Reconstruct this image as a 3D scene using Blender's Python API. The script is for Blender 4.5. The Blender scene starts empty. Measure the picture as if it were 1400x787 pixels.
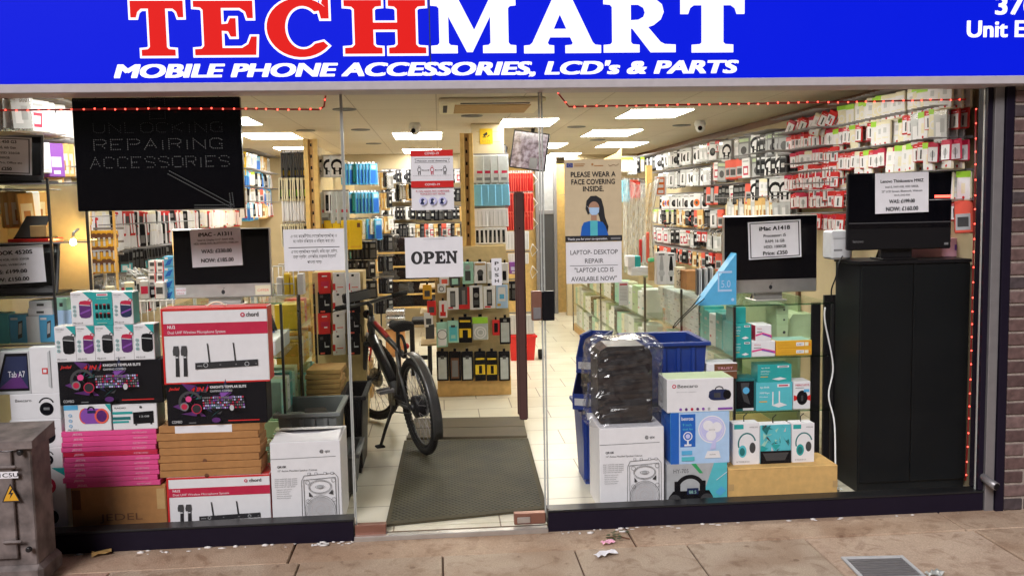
import bpy, math, random
from mathutils import Vector, Matrix
random.seed(7)
SC = bpy.context.scene
COL = SC.collection
rad = math.radians

# ------------------------------------------------------------------ camera
FPX, PITCH, YAW, ROLL = 1249.0, 0.08888, 0.07778, -0.01949     # focal length in photo pixels (1400 wide)
CAM = Vector((0.0, -4.65, 1.692))
_f = Vector((math.sin(YAW)*math.cos(PITCH), math.cos(YAW)*math.cos(PITCH), -math.sin(PITCH)))
_r = Vector((math.cos(YAW), -math.sin(YAW), 0)); _u = _r.cross(_f)
CR = _r*math.cos(ROLL)+_u*math.sin(ROLL); CU = _u*math.cos(ROLL)-_r*math.sin(ROLL); CF = _f
cd = bpy.data.cameras.new('camera'); cd.sensor_width = 36; cd.lens = FPX/1400*36
cd.clip_start = 0.05; cd.clip_end = 500
cam = bpy.data.objects.new('camera', cd); COL.objects.link(cam)
cam.matrix_world = Matrix(((CR.x, CU.x, -CF.x, CAM.x), (CR.y, CU.y, -CF.y, CAM.y), (CR.z, CU.z, -CF.z, CAM.z), (0, 0, 0, 1)))
SC.camera = cam

# ------------------------------------------------------------------ dusk sky, one soft low sun, exposure
SUN_EL, SUN_AZ = rad(36), rad(207)
wd = bpy.data.worlds.new('World'); SC.world = wd; wd.use_nodes = True
_n = wd.node_tree.nodes; _sky = _n.new('ShaderNodeTexSky'); _sky.sky_type = 'NISHITA'; _sky.sun_disc = False
_sky.sun_elevation = SUN_EL; _sky.sun_rotation = SUN_AZ
wd.node_tree.links.new(_sky.outputs[0], _n['Background'].inputs[0]); _n['Background'].inputs[1].default_value = 0.006
sl = bpy.data.lights.new('sun', 'SUN'); sl.energy = 3.2; sl.angle = rad(25); sl.color = (1.0, .95, .95)
sun = bpy.data.objects.new('sun', sl); COL.objects.link(sun)
_d = Vector((math.sin(SUN_AZ)*math.cos(SUN_EL), math.cos(SUN_AZ)*math.cos(SUN_EL), math.sin(SUN_EL)))
sun.rotation_euler = (-_d).to_track_quat('-Z', 'Y').to_euler(); sun.location = (-2, -8, 6)
vs = SC.view_settings; vs.view_transform = 'Standard'; vs.look = 'None'; vs.exposure = 0.0; vs.gamma = 1.0
vs.use_curve_mapping = False
SC.cycles.max_bounces = 10; SC.cycles.transparent_max_bounces = 24; SC.cycles.diffuse_bounces = 4
SC.cycles.glossy_bounces = 3; SC.cycles.sample_clamp_indirect = 6; SC.cycles.caustics_reflective = False
PANEL_E = 25.0

# ------------------------------------------------------------------ photo pixel -> point of the place
def ray(x, y): return CR*((x-700)/FPX) - CU*((y-393.5)/FPX) + CF
def P(x, y, Y): d = ray(x, y); return CAM + d*((Y-CAM.y)/d.y)
def PX(x, y, X): d = ray(x, y); return CAM + d*((X-CAM.x)/d.x)
def PZ(x, y, Z): d = ray(x, y); return CAM + d*((Z-CAM.z)/d.z)
def rect(x0, y0, x1, y1, Y):
    xm, ym = (x0+x1)/2, (y0+y1)/2
    return P(x0, ym, Y).x, P(xm, y1, Y).z, P(x1, ym, Y).x, P(xm, y0, Y).z
FZ = 0.03                                                        # shop floor level

# ------------------------------------------------------------------ materials
MATS = {}
def nodes(m): return m.node_tree.nodes, m.node_tree.links
def mk(name, rgb, rough=.5, metal=0.0, var=.06, scale=18, emit=None, es=0, alpha=None, spec=.5, bump=0, coat=0):
    m = bpy.data.materials.new(name); m.use_nodes = True; n, l = nodes(m); b = n['Principled BSDF']
    b.inputs['Base Color'].default_value = (*rgb, 1); b.inputs['Roughness'].default_value = rough; b.inputs['Metallic'].default_value = metal
    b.inputs['Specular IOR Level'].default_value = spec
    if coat: b.inputs['Coat Weight'].default_value = coat; b.inputs['Coat Roughness'].default_value = .15
    tc = n.new('ShaderNodeTexCoord')
    if var:
        no = n.new('ShaderNodeTexNoise'); no.inputs['Scale'].default_value = scale; no.inputs['Detail'].default_value = 5
        l.new(tc.outputs['Object'], no.inputs['Vector'])
        mr = n.new('ShaderNodeMapRange'); mr.inputs['From Min'].default_value = .3; mr.inputs['From Max'].default_value = .7
        mr.inputs['To Min'].default_value = 1-var; mr.inputs['To Max'].default_value = 1+var
        l.new(no.outputs['Fac'], mr.inputs['Value'])
        mx = n.new('ShaderNodeVectorMath'); mx.operation = 'SCALE'; mx.inputs[0].default_value = rgb
        l.new(mr.outputs[0], mx.inputs['Scale']); l.new(mx.outputs[0], b.inputs['Base Color'])
        r2 = n.new('ShaderNodeMapRange'); r2.inputs['To Min'].default_value = max(0, rough-.08); r2.inputs['To Max'].default_value = min(1, rough+.1)
        l.new(no.outputs['Fac'], r2.inputs['Value']); l.new(r2.outputs[0], b.inputs['Roughness'])
        if bump:
            bp = n.new('ShaderNodeBump'); bp.inputs['Strength'].default_value = bump; bp.inputs['Distance'].default_value = .01
            l.new(no.outputs['Fac'], bp.inputs['Height']); l.new(bp.outputs[0], b.inputs['Normal'])
    if emit:
        b.inputs['Emission Color'].default_value = (*emit, 1); b.inputs['Emission Strength'].default_value = es
    MATS[name] = m; return m
def mk_clear(name, tint, gloss=.05, edge=.5, rough=.02, diff=0.0):
    """thin clear sheet: transparent, with a mirror coat that grows towards grazing, and some milky scatter"""
    m = bpy.data.materials.new(name); m.use_nodes = True; n, l = nodes(m); n.remove(n['Principled BSDF']); out = n['Material Output']
    t = n.new('ShaderNodeBsdfTransparent'); t.inputs[0].default_value = (*tint, 1)
    g = n.new('ShaderNodeBsdfGlossy'); g.inputs['Roughness'].default_value = rough
    lw = n.new('ShaderNodeLayerWeight'); lw.inputs[0].default_value = .5
    pw = n.new('ShaderNodeMath'); pw.operation = 'POWER'; pw.inputs[1].default_value = 4; l.new(lw.outputs['Facing'], pw.inputs[0])
    ma = n.new('ShaderNodeMath'); ma.operation = 'MULTIPLY_ADD'; ma.inputs[1].default_value = edge; ma.inputs[2].default_value = gloss
    l.new(pw.outputs[0], ma.inputs[0])
    mx = n.new('ShaderNodeMixShader'); l.new(ma.outputs[0], mx.inputs[0]); l.new(t.outputs[0], mx.inputs[1]); l.new(g.outputs[0], mx.inputs[2])
    last = mx
    if diff:
        df = n.new('ShaderNodeBsdfDiffuse'); df.inputs[0].default_value = (.85, .87, .88, 1)
        no = n.new('ShaderNodeTexNoise'); no.inputs['Scale'].default_value = 14; no.inputs['Detail'].default_value = 6
        mr = n.new('ShaderNodeMapRange'); mr.inputs['From Min'].default_value = .35; mr.inputs['From Max'].default_value = .75; mr.inputs['To Min'].default_value = diff*.3; mr.inputs['To Max'].default_value = diff*1.8
        l.new(no.outputs['Fac'], mr.inputs['Value'])
        m2 = n.new('ShaderNodeMixShader'); l.new(mr.outputs[0], m2.inputs[0]); l.new(mx.outputs[0], m2.inputs[1]); l.new(df.outputs[0], m2.inputs[2]); last = m2
    l.new(last.outputs[0], out.inputs['Surface']); MATS[name] = m; return m
PAL = dict(
    bike_red=((.38, .01, .012), .4),
    light_sky=((.22, .56, .80), .45),
    white_card=((.78, .77, .80), .45), paper=((.80, .79, .84), .7), grey_card=((.42, .43, .45), .5), black_card=((.006, .006, .009), .4), black_print=((.015, .015, .02), .5),
    dark_grey=((.05, .05, .055), .5), mid_grey=((.2, .2, .21), .5), light_grey=((.55, .56, .58), .5), silver_card=((.5, .53, .54), .3),
    red=((.62, .02, .02), .4), crimson=((.52, .012, .06), .4), pink=((.75, .08, .28), .4), pink_print=((.85, .45, .6), .5), orange=((.75, .17, .02), .45), coral=((.8, .12, .08), .45),
    teal=((.02, .36, .36), .4), teal_dark=((.01, .16, .17), .4), aqua=((.10, .50, .58), .4), sky_blue=((.10, .42, .72), .4), blue=((.015, .12, .50), .4), pale_blue=((.42, .60, .85), .45), lavender=((.55, .55, .85), .45),
    navy=((.01, .02, .08), .4), crate_blue=((.008, .035, .22), .35), purple=((.10, .02, .16), .35), violet=((.25, .08, .42), .4), yellow=((.78, .52, .02), .45), amber=((.72, .38, .03), .45), lime=((.36, .70, .05), .45), green=((.03, .35, .12), .45), mint=((.35, .62, .52), .45),
    pale_green=((.45, .55, .34), .5), cream=((.80, .74, .55), .5), cardboard=((.42, .20, .07), .75), cardboard_tan=((.66, .41, .15), .75), kraft=((.52, .33, .14), .75), brown=((.16, .06, .025), .5), skin=((.42, .24, .16), .6),
    wood=((.72, .48, .17), .5), pegboard=((.58, .44, .22), .6), slat_cream=((.62, .52, .33), .55), wall_cream=((.50, .41, .26), .6), ceiling_cream=((.52, .44, .33), .7), panel_trim=((.7, .68, .6), .5),
    black_plastic=((.008, .008, .010), .4), black_gloss=((.003, .003, .005), .14), rubber=((.012, .012, .012), .75), black_metal=((.02, .02, .022), .35), frame_black=((.011, .008, .018), .4),
    cabinet_black=((.005, .0065, .008), .5), alu=((.62, .60, .58), .35), alu_grey=((.28, .27, .28), .4), crate_grey=((.16, .17, .17), .5), red_plastic=((.62, .02, .015), .35), bag_dark=((.010, .006, .007), .3), clear_grey=((.4, .42, .4), .25),
    soffit=((.20, .11, .07), .6), trim_grey=((.50, .47, .50), .5), pole_brown=((.15, .085, .08), .3), patch_brown=((.32, .16, .12), .35), stone_white=((.75, .72, .70), .8), leaf=((.03, .07, .02), .6), bike_grey=((.03, .03, .03), .4), sky_screen=((.1, .1, .1), .3),
    foil=((.55, .56, .58), .25), envelope=((.50, .30, .10), .7), white_plastic=((.8, .8, .8), .35), sheet_white=((.7, .7, .72), .4), eu_blue=((.01, .04, .25), .5), poster_tan=((.62, .50, .33), .6), stool_black=((.01, .01, .012), .5))
METAL = dict(alu=.8, black_metal=.3, pole_brown=.7, patch_brown=.6, alu_grey=.5, foil=.8)
def M(n):
    if n in MATS: return MATS[n]
    rgb, ro = PAL[n]
    big = n in ('wall_cream', 'ceiling_cream', 'cabinet_black', 'slat_cream')
    return mk(n, rgb, ro, METAL.get(n, 0), spec=.15 if sum(rgb) < .05 else .5 if sum(rgb) < .6 else .35, var=.03 if n in ('white_card', 'paper') else .10 if 'card' in n or big or n in ('kraft', 'envelope', 'wood', 'pegboard') else .05, scale=3 if big else 22, coat=.25 if n in ('bike_grey', 'red', 'teal') else 0)
mk('sign_blue', (.002, .004, .05), .5, var=.03, scale=2, emit=(.0, .008, .72), es=1.0, spec=.08)
mk('sign_white', (.3, .3, .3), .4, var=0, emit=(1, .98, 1), es=1.0)
mk('sign_red', (.12, .002, .002), .5, var=0, emit=(.70, .012, .010), es=1.0, spec=.08)
mk('panel_light', (.9, .9, .9), .5, var=0, emit=(1, .96, .86), es=PANEL_E)
mk('led_red', (.6, .02, .02), .3, var=0, emit=(1, .06, .04), es=7)
mk('led_cable', (.05, .005, .005), .4, var=0, emit=(.8, .01, .01), es=.12)
mk('warm_bulb', (.9, .7, .4), .3, var=0, emit=(1, .55, .16), es=260)
mk('dot_grey', (.17, .175, .18), .4, var=0)
mk('dot_dim', (.03, .03, .033), .4, var=0)
mk_clear('window_glass', (.97, .98, .975), .015, .40)
mk_clear('counter_glass', (.92, .97, .93), .04, .4)
mk_clear('edge_glass', (.45, .68, .55), .1, .5)
mk_clear('bag_clear', (.97, .97, .97), .10, .4, .12, .10)
mk_clear('bag_crumpled', (.95, .95, .97), .075, .5, .15, .03)
mk_clear('polythene', (.96, .95, .90), .10, .5, .15, .45)
mk_clear('blister', (.95, .95, .95), .10, .5, .08, .06)

def mk_floor():
    m = bpy.data.materials.new('floor_tiles'); m.use_nodes = True; n, l = nodes(m); b = n['Principled BSDF']
    tc = n.new('ShaderNodeTexCoord'); br = n.new('ShaderNodeTexBrick'); l.new(tc.outputs['Object'], br.inputs['Vector'])
    br.inputs['Scale'].default_value = 1; br.inputs['Brick Width'].default_value = .56; br.inputs['Row Height'].default_value = .40
    br.inputs['Mortar Size'].default_value = .004; br.inputs['Color1'].default_value = (.72, .69, .58, 1); br.inputs['Color2'].default_value = (.68, .64, .53, 1); br.inputs['Mortar'].default_value = (.20, .15, .09, 1)
    no = n.new('ShaderNodeTexNoise'); no.inputs['Scale'].default_value = 2.5; no.inputs['Detail'].default_value = 6; l.new(tc.outputs['Object'], no.inputs['Vector'])
    mx = n.new('ShaderNodeMixRGB'); mx.blend_type = 'MULTIPLY'; mx.inputs[0].default_value = .5; l.new(br.outputs['Color'], mx.inputs[1])
    cr = n.new('ShaderNodeValToRGB'); cr.color_ramp.elements[0].position = .3; cr.color_ramp.elements[0].color = (.72, .66, .56, 1); cr.color_ramp.elements[1].position = .6; l.new(no.outputs['Fac'], cr.inputs[0]); l.new(cr.outputs[0], mx.inputs[2])
    l.new(mx.outputs[0], b.inputs['Base Color']); b.inputs['Roughness'].default_value = .28; MATS['floor_tiles'] = m
mk_floor()
def mk_pave(name, base):
    m = bpy.data.materials.new(name); m.use_nodes = True; n, l = nodes(m); b = n['Principled BSDF']; tc = n.new('ShaderNodeTexCoord')
    def noise(s, d=8, dist=0):
        q = n.new('ShaderNodeTexNoise'); q.inputs['Scale'].default_value = s; q.inputs['Detail'].default_value = d; q.inputs['Distortion'].default_value = dist; l.new(tc.outputs['Object'], q.inputs['Vector']); return q
    def ramp(src, p0, c0, p1, c1):
        q = n.new('ShaderNodeValToRGB'); e = q.color_ramp.elements; e[0].position = p0; e[0].color = (*c0, 1); e[1].position = p1; e[1].color = (*c1, 1); l.new(src.outputs['Fac'], q.inputs[0]); return q
    def mul(a, c, f):
        q = n.new('ShaderNodeMixRGB'); q.blend_type = 'MULTIPLY'; q.inputs[0].default_value = f; l.new(a, q.inputs[1]); l.new(c, q.inputs[2]); return q.outputs[0]
    fine = ramp(noise(160, 4), .3, tuple(c*.80 for c in base), .7, tuple(min(1, c*1.15) for c in base))
    st = ramp(noise(2.3, 9, .6), .38, (.62, .50, .42), .60, (1, 1, 1))
    st2 = ramp(noise(9, 8, 1.2), .30, (.50, .40, .33), .48, (1, 1, 1))
    gum = n.new('ShaderNodeTexVoronoi'); gum.inputs['Scale'].default_value = 5.5; l.new(tc.outputs['Object'], gum.inputs['Vector'])
    gr = n.new('ShaderNodeValToRGB'); e = gr.color_ramp.elements; e[0].position = .06; e[0].color = (.45, .36, .30, 1); e[1].position = .10; e[1].color = (1, 1, 1, 1); l.new(gum.outputs['Distance'], gr.inputs[0])
    c = mul(fine.outputs[0], st.outputs[0], .6); c = mul(c, st2.outputs[0], .6); c = mul(c, gr.outputs[0], .65)
    l.new(c, b.inputs['Base Color']); b.inputs['Roughness'].default_value = .82
    bp = n.new('ShaderNodeBump'); bp.inputs['Strength'].default_value = .6; bp.inputs['Distance'].default_value = .006
    l.new(noise(120, 6).outputs['Fac'], bp.inputs['Height']); l.new(bp.outputs[0], b.inputs['Normal']); MATS[name] = m
mk_pave('paving_tan', (.50, .37, .27)); mk_pave('paving_pink', (.49, .33, .26)); mk_pave('paving_grey', (.48, .38, .29)); mk_pave('paving_pale', (.56, .43, .33)); mk_pave('joint_dirt', (.10, .05, .03))
def mk_mat():
    m = bpy.data.materials.new('ribbed_matting'); m.use_nodes = True; n, l = nodes(m); b = n['Principled BSDF']; tc = n.new('ShaderNodeTexCoord')
    def wave(rot, sc):
        mp = n.new('ShaderNodeMapping'); mp.inputs['Rotation'].default_value = (0, 0, rad(rot)); l.new(tc.outputs['Object'], mp.inputs['Vector'])
        w = n.new('ShaderNodeTexWave'); w.inputs['Scale'].default_value = sc; w.inputs['Distortion'].default_value = .3; l.new(mp.outputs[0], w.inputs['Vector']); return w
    a, c = wave(38, 11), wave(-38, 11)
    mn = n.new('ShaderNodeMath'); mn.operation = 'MULTIPLY'; l.new(a.outputs['Fac'], mn.inputs[0]); l.new(c.outputs['Fac'], mn.inputs[1])
    cr = n.new('ShaderNodeValToRGB'); e = cr.color_ramp.elements; e[0].position = .1; e[0].color = (.034, .030, .013, 1); e[1].position = .75; e[1].color = (.006, .006, .003, 1); l.new(mn.outputs[0], cr.inputs[0])
    no = n.new('ShaderNodeTexNoise'); no.inputs['Scale'].default_value = 5; no.inputs['Detail'].default_value = 8; l.new(tc.outputs['Object'], no.inputs['Vector'])
    mx = n.new('ShaderNodeMixRGB'); mx.blend_type = 'MULTIPLY'; mx.inputs[0].default_value = .75; l.new(cr.outputs[0], mx.inputs[1]); n2 = n.new('ShaderNodeMapRange'); n2.inputs['From Min'].default_value = .32; n2.inputs['From Max'].default_value = .62; n2.inputs['To Min'].default_value = .55; n2.inputs['To Max'].default_value = 1.5; l.new(no.outputs['Fac'], n2.inputs['Value']); l.new(n2.outputs[0], mx.inputs[2]); mx.use_clamp = False
    l.new(mx.outputs[0], b.inputs['Base Color']); b.inputs['Roughness'].default_value = .7
    bp = n.new('ShaderNodeBump'); bp.inputs['Strength'].default_value = .8; bp.inputs['Distance'].default_value = .004; l.new(mn.outputs[0], bp.inputs['Height']); l.new(bp.outputs[0], b.inputs['Normal']); MATS['ribbed_matting'] = m
mk_mat()
mk('mat_edge', (.055, .045, .022), .8, var=.2, scale=12); mk('ramp_board', (.085, .065, .038), .7, var=.2, scale=6)
mk('cabinet_paint', (.155, .128, .122), .65, var=.6, scale=11, bump=.7)
for _i, _c in enumerate(((.09, .052, .05), (.12, .07, .065), (.06, .044, .048), (.15, .095, .09))): mk('brick_tone_%d' % _i, _c, .7, var=.3, scale=25, bump=.5)
mk('mortar', (.30, .25, .22), .9, var=.2, scale=60, bump=.4)
def mk_screen():
    m = bpy.data.materials.new('monitor_picture'); m.use_nodes = True; n, l = nodes(m); b = n['Principled BSDF']; tc = n.new('ShaderNodeTexCoord')
    no = n.new('ShaderNodeTexNoise'); no.inputs['Scale'].default_value = 22; no.inputs['Detail'].default_value = 9; l.new(tc.outputs['Object'], no.inputs['Vector'])
    cr = n.new('ShaderNodeValToRGB'); e = cr.color_ramp.elements; e[0].position = .38; e[0].color = (.10, .05, .07, 1); e[1].position = .62; e[1].color = (.62, .50, .55, 1); q = e.new(.5); q.color = (.36, .24, .28, 1)
    l.new(no.outputs['Fac'], cr.inputs[0]); l.new(cr.outputs[0], b.inputs['Emission Color']); b.inputs['Emission Strength'].default_value = .75
    b.inputs['Base Color'].default_value = (.02, .02, .02, 1); b.inputs['Roughness'].default_value = .15; MATS['monitor_picture'] = m
mk_screen()

# ------------------------------------------------------------------ mesh builder
class MB:
    def __init__(s): s.v = []; s.f = []; s.m = []; s.sm = []; s.names = []
    def mi(s, n):
        if n not in s.names: s.names.append(n)
        return s.names.index(n)
    def face(s, idx, mat, smooth=False): s.f.append(tuple(idx)); s.m.append(s.mi(mat)); s.sm.append(smooth)
    def add(s, vs): k = len(s.v); s.v.extend(tuple(x) for x in vs); return k
    def poly(s, pts, mat): k = s.add(pts); s.face(range(k, k+len(pts)), mat)
    def box(s, x0, y0, z0, x1, y1, z1, mat, b=0):
        if b <= 0:
            k = s.add([(x, y, z) for z in (z0, z1) for y in (y0, y1) for x in (x0, x1)])
            for q in ((0, 2, 3, 1), (4, 5, 7, 6), (0, 1, 5, 4), (2, 6, 7, 3), (0, 4, 6, 2), (1, 3, 7, 5)): s.face([k+i for i in q], mat)
            return
        lo, hi = (x0, y0, z0), (x1, y1, z1); b = min(b, *[(hi[i]-lo[i])*.49 for i in range(3)]); ids = {}
        S = (-1, 1)
        for a in range(3):
            for sx in S:
                for sy in S:
                    for sz in S:
                        sg = (sx, sy, sz); c = [(hi[i] if sg[i] > 0 else lo[i]) - (0 if i == a else sg[i]*b) for i in range(3)]
                        ids[(a,)+sg] = s.add([c])
        cen = Vector([(lo[i]+hi[i])/2 for i in range(3)])
        def put(ks):
            p = [Vector(s.v[k]) for k in ks]; nn = (p[1]-p[0]).cross(p[2]-p[0]); c = sum(p, Vector())/len(p)-cen
            s.face(ks if nn.dot(c) > 0 else ks[::-1], mat)
        for a in range(3):
            o = [i for i in range(3) if i != a]
            for sg in S:
                q = []
                for u, w in ((-1, -1), (1, -1), (1, 1), (-1, 1)):
                    t = [0, 0, 0]; t[a] = sg; t[o[0]] = u; t[o[1]] = w; q.append(ids[(a, *t)])
                put(q)
            for u in S:
                for w in S:
                    q = []
                    for ax, e in ((o[0], -1), (o[0], 1), (o[1], 1), (o[1], -1)):
                        t = [0, 0, 0]; t[a] = e; t[o[0]] = u; t[o[1]] = w; q.append(ids[(ax, *t)])
                    put(q)
        for sx in S:
            for sy in S:
                for sz in S: put([ids[(a, sx, sy, sz)] for a in range(3)])
    def tube(s, pts, r, mat, n=8, closed=False):
        pts = [Vector(p) for p in pts]; N = len(pts); rs = r if isinstance(r, (list, tuple)) else [r]*N; rings = []; up = None
        for i, p in enumerate(pts):
            if closed: t = pts[(i+1) % N]-pts[i-1]
            else: t = pts[min(i+1, N-1)]-pts[max(i-1, 0)]
            t.normalize()
            if up is None: up = t.orthogonal().normalized()
            else:
                up = (up - t*up.dot(t)); up = up.normalized() if up.length > 1e-6 else t.orthogonal().normalized()
            w = t.cross(up); k = s.add([p+(up*math.cos(2*math.pi*j/n)+w*math.sin(2*math.pi*j/n))*rs[i] for j in range(n)]); rings.append(k)
        for i in range(N if closed else N-1):
            a, b = rings[i], rings[(i+1) % N]
            for j in range(n): s.face((a+j, a+(j+1) % n, b+(j+1) % n, b+j), mat, True)
        if not closed:
            s.face([rings[0]+j for j in range(n)][::-1], mat); s.face([rings[-1]+j for j in range(n)], mat)
    def ball(s, c, r, mat, n=8, m=5):
        rr = r if isinstance(r, (list, tuple)) else (r, r, r); c = Vector(c); rows = []
        for i in range(m+1):
            th = math.pi*i/m; rows.append(s.add([c+Vector((math.sin(th)*math.cos(2*math.pi*j/n)*rr[0], math.sin(th)*math.sin(2*math.pi*j/n)*rr[1], math.cos(th)*rr[2])) for j in range(n)]))
        for i in range(m):
            for j in range(n): s.face((rows[i]+j, rows[i+1]+j, rows[i+1]+(j+1) % n, rows[i]+(j+1) % n), mat, True)
    def lathe(s, prof, mat, n=16, axis='z', c=(0, 0, 0)):
        rows = []
        for r, h in prof:
            pts = []
            for j in range(n):
                a = 2*math.pi*j/n; x, y = r*math.cos(a), r*math.sin(a)
                q = (x, y, h) if axis == 'z' else (x, h, y) if axis == 'y' else (h, x, y)
                pts.append((q[0]+c[0], q[1]+c[1], q[2]+c[2]))
            rows.append(s.add(pts))
        for i in range(len(prof)-1):
            for j in range(n): s.face((rows[i]+j, rows[i]+(j+1) % n, rows[i+1]+(j+1) % n, rows[i+1]+j), mat, True)
        s.face([rows[0]+j for j in range(n)], mat); s.face([rows[-1]+j for j in range(n)], mat)
    def prism(s, pts, y0, y1, mat):                      # polygon in x,z pushed from y0 (front) to y1
        n = len(pts); a = s.add([(x, y0, z) for x, z in pts]); b = s.add([(x, y1, z) for x, z in pts])
        s.face(range(a, a+n), mat); s.face(list(range(b, b+n))[::-1], mat)
        for i in range(n): s.face((a+i, b+i, b+(i+1) % n, a+(i+1) % n), mat)
    def mesh(s, name):
        me = bpy.data.meshes.new(name); me.from_pydata(s.v, [], s.f)
        for n in s.names: me.materials.append(M(n))
        me.polygons.foreach_set('material_index', s.m); me.polygons.foreach_set('use_smooth', s.sm); me.update(); return me
    def build(s, name, parent=None, loc=(0, 0, 0), rz=0, rx=0, ry=0): return put(name, s.mesh(name), parent, loc, rz, rx, ry)
def put(name, me, parent=None, loc=(0, 0, 0), rz=0, rx=0, ry=0):
    o = bpy.data.objects.new(name, me); COL.objects.link(o); o.location = loc; o.rotation_euler = (rx, ry, rz); o.parent = parent; return o
def tag(o, label, cat, group=None):
    o['label'] = label; o['category'] = cat
    if group: o['group'] = group
    return o
def thing(name, label, cat, loc=(0, 0, 0), rz=0, group=None):
    o = bpy.data.objects.new(name, None); COL.objects.link(o); o.location = loc; o.rotation_euler = (0, 0, rz); o.empty_display_size = .1
    return tag(o, label, cat, group)
def structure(o): o['kind'] = 'structure'; return o
def copy_thing(src, loc, rz=0, label=None, group=None):
    r = src.copy(); COL.objects.link(r); r.location = loc; r.rotation_euler = (0, 0, rz)
    if label: r['label'] = label
    if group: r['group'] = group
    for c in src.children:
        q = c.copy(); COL.objects.link(q); q.parent = r
    return r

# ------------------------------------------------------------------ lettering
_TC = {}
def glyphs(body, bold=0.0, shear=0.0, res=3, align='LEFT', lead=1.0):
    key = (body, bold, shear, res, align, lead)
    if key not in _TC:
        c = bpy.data.curves.new('lettering', 'FONT'); c.body = body; c.size = 1; c.resolution_u = res; c.offset = bold; c.shear = shear; c.align_x = align; c.space_line = lead
        o = bpy.data.objects.new('lettering', c); me = bpy.data.meshes.new_from_object(o)
        v = [(p.co.x, p.co.y) for p in me.vertices]; f = [tuple(p.vertices) for p in me.polygons]
        bpy.data.objects.remove(o); bpy.data.curves.remove(c); bpy.data.meshes.remove(me); _TC[key] = (v, f)
    return _TC[key]
class Art(MB):
    """flat print on a face of w x h metres; u, v run 0..1 from the lower left; every new shape lies a hair above the last"""
    def __init__(s, w, h, y0=-.0012, step=.0002): MB.__init__(s); s.w = w; s.h = h; s.y = y0; s.st = step
    def nxt(s): s.y -= s.st; return s.y
    def p3(s, u, v, y): return ((u-.5)*s.w, y, v*s.h)
    def shape(s, pts, mat): y = s.nxt(); s.poly([s.p3(u, v, y) for u, v in pts], mat)
    def rect(s, a, b, c, d, mat): s.shape([(a, b), (c, b), (c, d), (a, d)], mat)
    def disc(s, u, v, r, mat, ry=None, n=20):            # r as a share of the height, kept round
        rx = r*s.h/s.w; s.shape([(u+rx*math.cos(2*math.pi*i/n), v+(ry or r)*math.sin(2*math.pi*i/n)) for i in range(n)], mat)
    def ring(s, u, v, r, t, mat, ry=None, n=24, a0=0, a1=360):
        y = s.nxt(); k = s.h/s.w; ry = ry or r
        for i in range(n):
            a, b = rad(a0+(a1-a0)*i/n), rad(a0+(a1-a0)*(i+1)/n)
            s.poly([s.p3(u+(r-t)*k*math.cos(a), v+(ry-t)*math.sin(a), y), s.p3(u+r*k*math.cos(a), v+ry*math.sin(a), y), s.p3(u+r*k*math.cos(b), v+ry*math.sin(b), y), s.p3(u+(r-t)*k*math.cos(b), v+(ry-t)*math.sin(b), y)], mat)
    def line(s, a, b, t, mat):                           # t in metres
        p, q = Vector((a[0]*s.w, a[1]*s.h)), Vector((b[0]*s.w, b[1]*s.h)); d = (q-p).normalized(); n = Vector((-d.y, d.x))*t/2; y = s.nxt()
        s.poly([(x-.5*s.w, y, z) for x, z in (p-n, q-n, q+n, p+n)], mat)
    def text(s, body, u, v, size, mat, align='LEFT', bold=0.0, shear=0.0, fit=None, res=3, lead=1.0, strike=False):
        """size = letter size as a share of the height; fit = width as a share of the face width"""
        vs, fs = glyphs(body, 0, shear, res, align, lead)
        if not vs: return
        sz = size*s.h; kx = sz
        xs = [p[0] for p in vs]
        if fit: kx = fit*s.w/max(1e-6, max(xs)-min(xs))
        for dx, dz in (((-bold, -bold/2), (bold, -bold/2), (0, bold)) if bold else ((0, 0),)):
            s.y -= s.st*.5; k = s.add([((u-.5)*s.w+(px+dx)*kx, s.y, v*s.h+(pz+dz)*sz) for px, pz in vs])
            for f in fs: s.face([k+i for i in f], mat)
        return kx*(max(xs)-min(xs))
def carton(name, label, cat, r, Y, depth, mat='white_card', art=None, z=None, side=None, top=None, group=None, rz=0, b=.003, part='printed_front'):
    """a closed box from its front rectangle; r = photo pixels (x0,y0,x1,y1) on the plane Y, stood on z when given"""
    x0, z0, x1, z1 = rect(*r, Y)
    if z is not None: z0 = z
    w, h = x1-x0, z1-z0
    m = MB(); m.box(-w/2, 0, 0, w/2, depth, h, mat, b)
    if side or top:
        for i, f in enumerate(m.f):
            p = [Vector(m.v[k]) for k in f]; n = (p[1]-p[0]).cross(p[2]-p[0]).normalized()
            if side and abs(n.x) > .9: m.m[i] = m.mi(side)
            if top and n.z > .9: m.m[i] = m.mi(top)
    o = m.build(name, None, ((x0+x1)/2, Y, z0), rz); tag(o, label, cat, group)
    if art:
        a = Art(w, h); art(a)
        if a.f: a.build(part, o)
    o['zt'] = z1; return o
def top(o): return o['zt']

# ================================================================== SETTING
m = MB(); m.box(-60, -60, -.30, 60, 60, -.05, 'paving_grey'); structure(m.build('ground'))
m = MB(); m.box(-6, -6.0, -.06, 6.5, .0, -.012, 'joint_dirt')
rows = [(-.02, -.30, .9), (-.305, -.95, .72), (-.957, -1.6, .9), (-1.607, -2.3, .75), (-2.307, -3.1, .9), (-3.107, -4.0, .8), (-4.007, -5.0, .9), (-5.007, -5.99, .9)]
tones = ('paving_tan', 'paving_pink', 'paving_grey', 'paving_pale')
rr = random.Random(5)
for k, (ya, yb, wm) in enumerate(rows):
    x = -5.9 + (k*.37 % .5)
    while x < 6.2:
        w = wm*rr.uniform(.75, 1.25) if k else wm*1.9
        dz = rr.uniform(-.003, .003)
        m.box(x, yb, -.05, x+w-.008, ya, dz, tones[0 if k == 0 else rr.randrange(4)] if rr.random() < .8 else 'paving_tan', .004); x += w
structure(m.build('pavement'))
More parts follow.
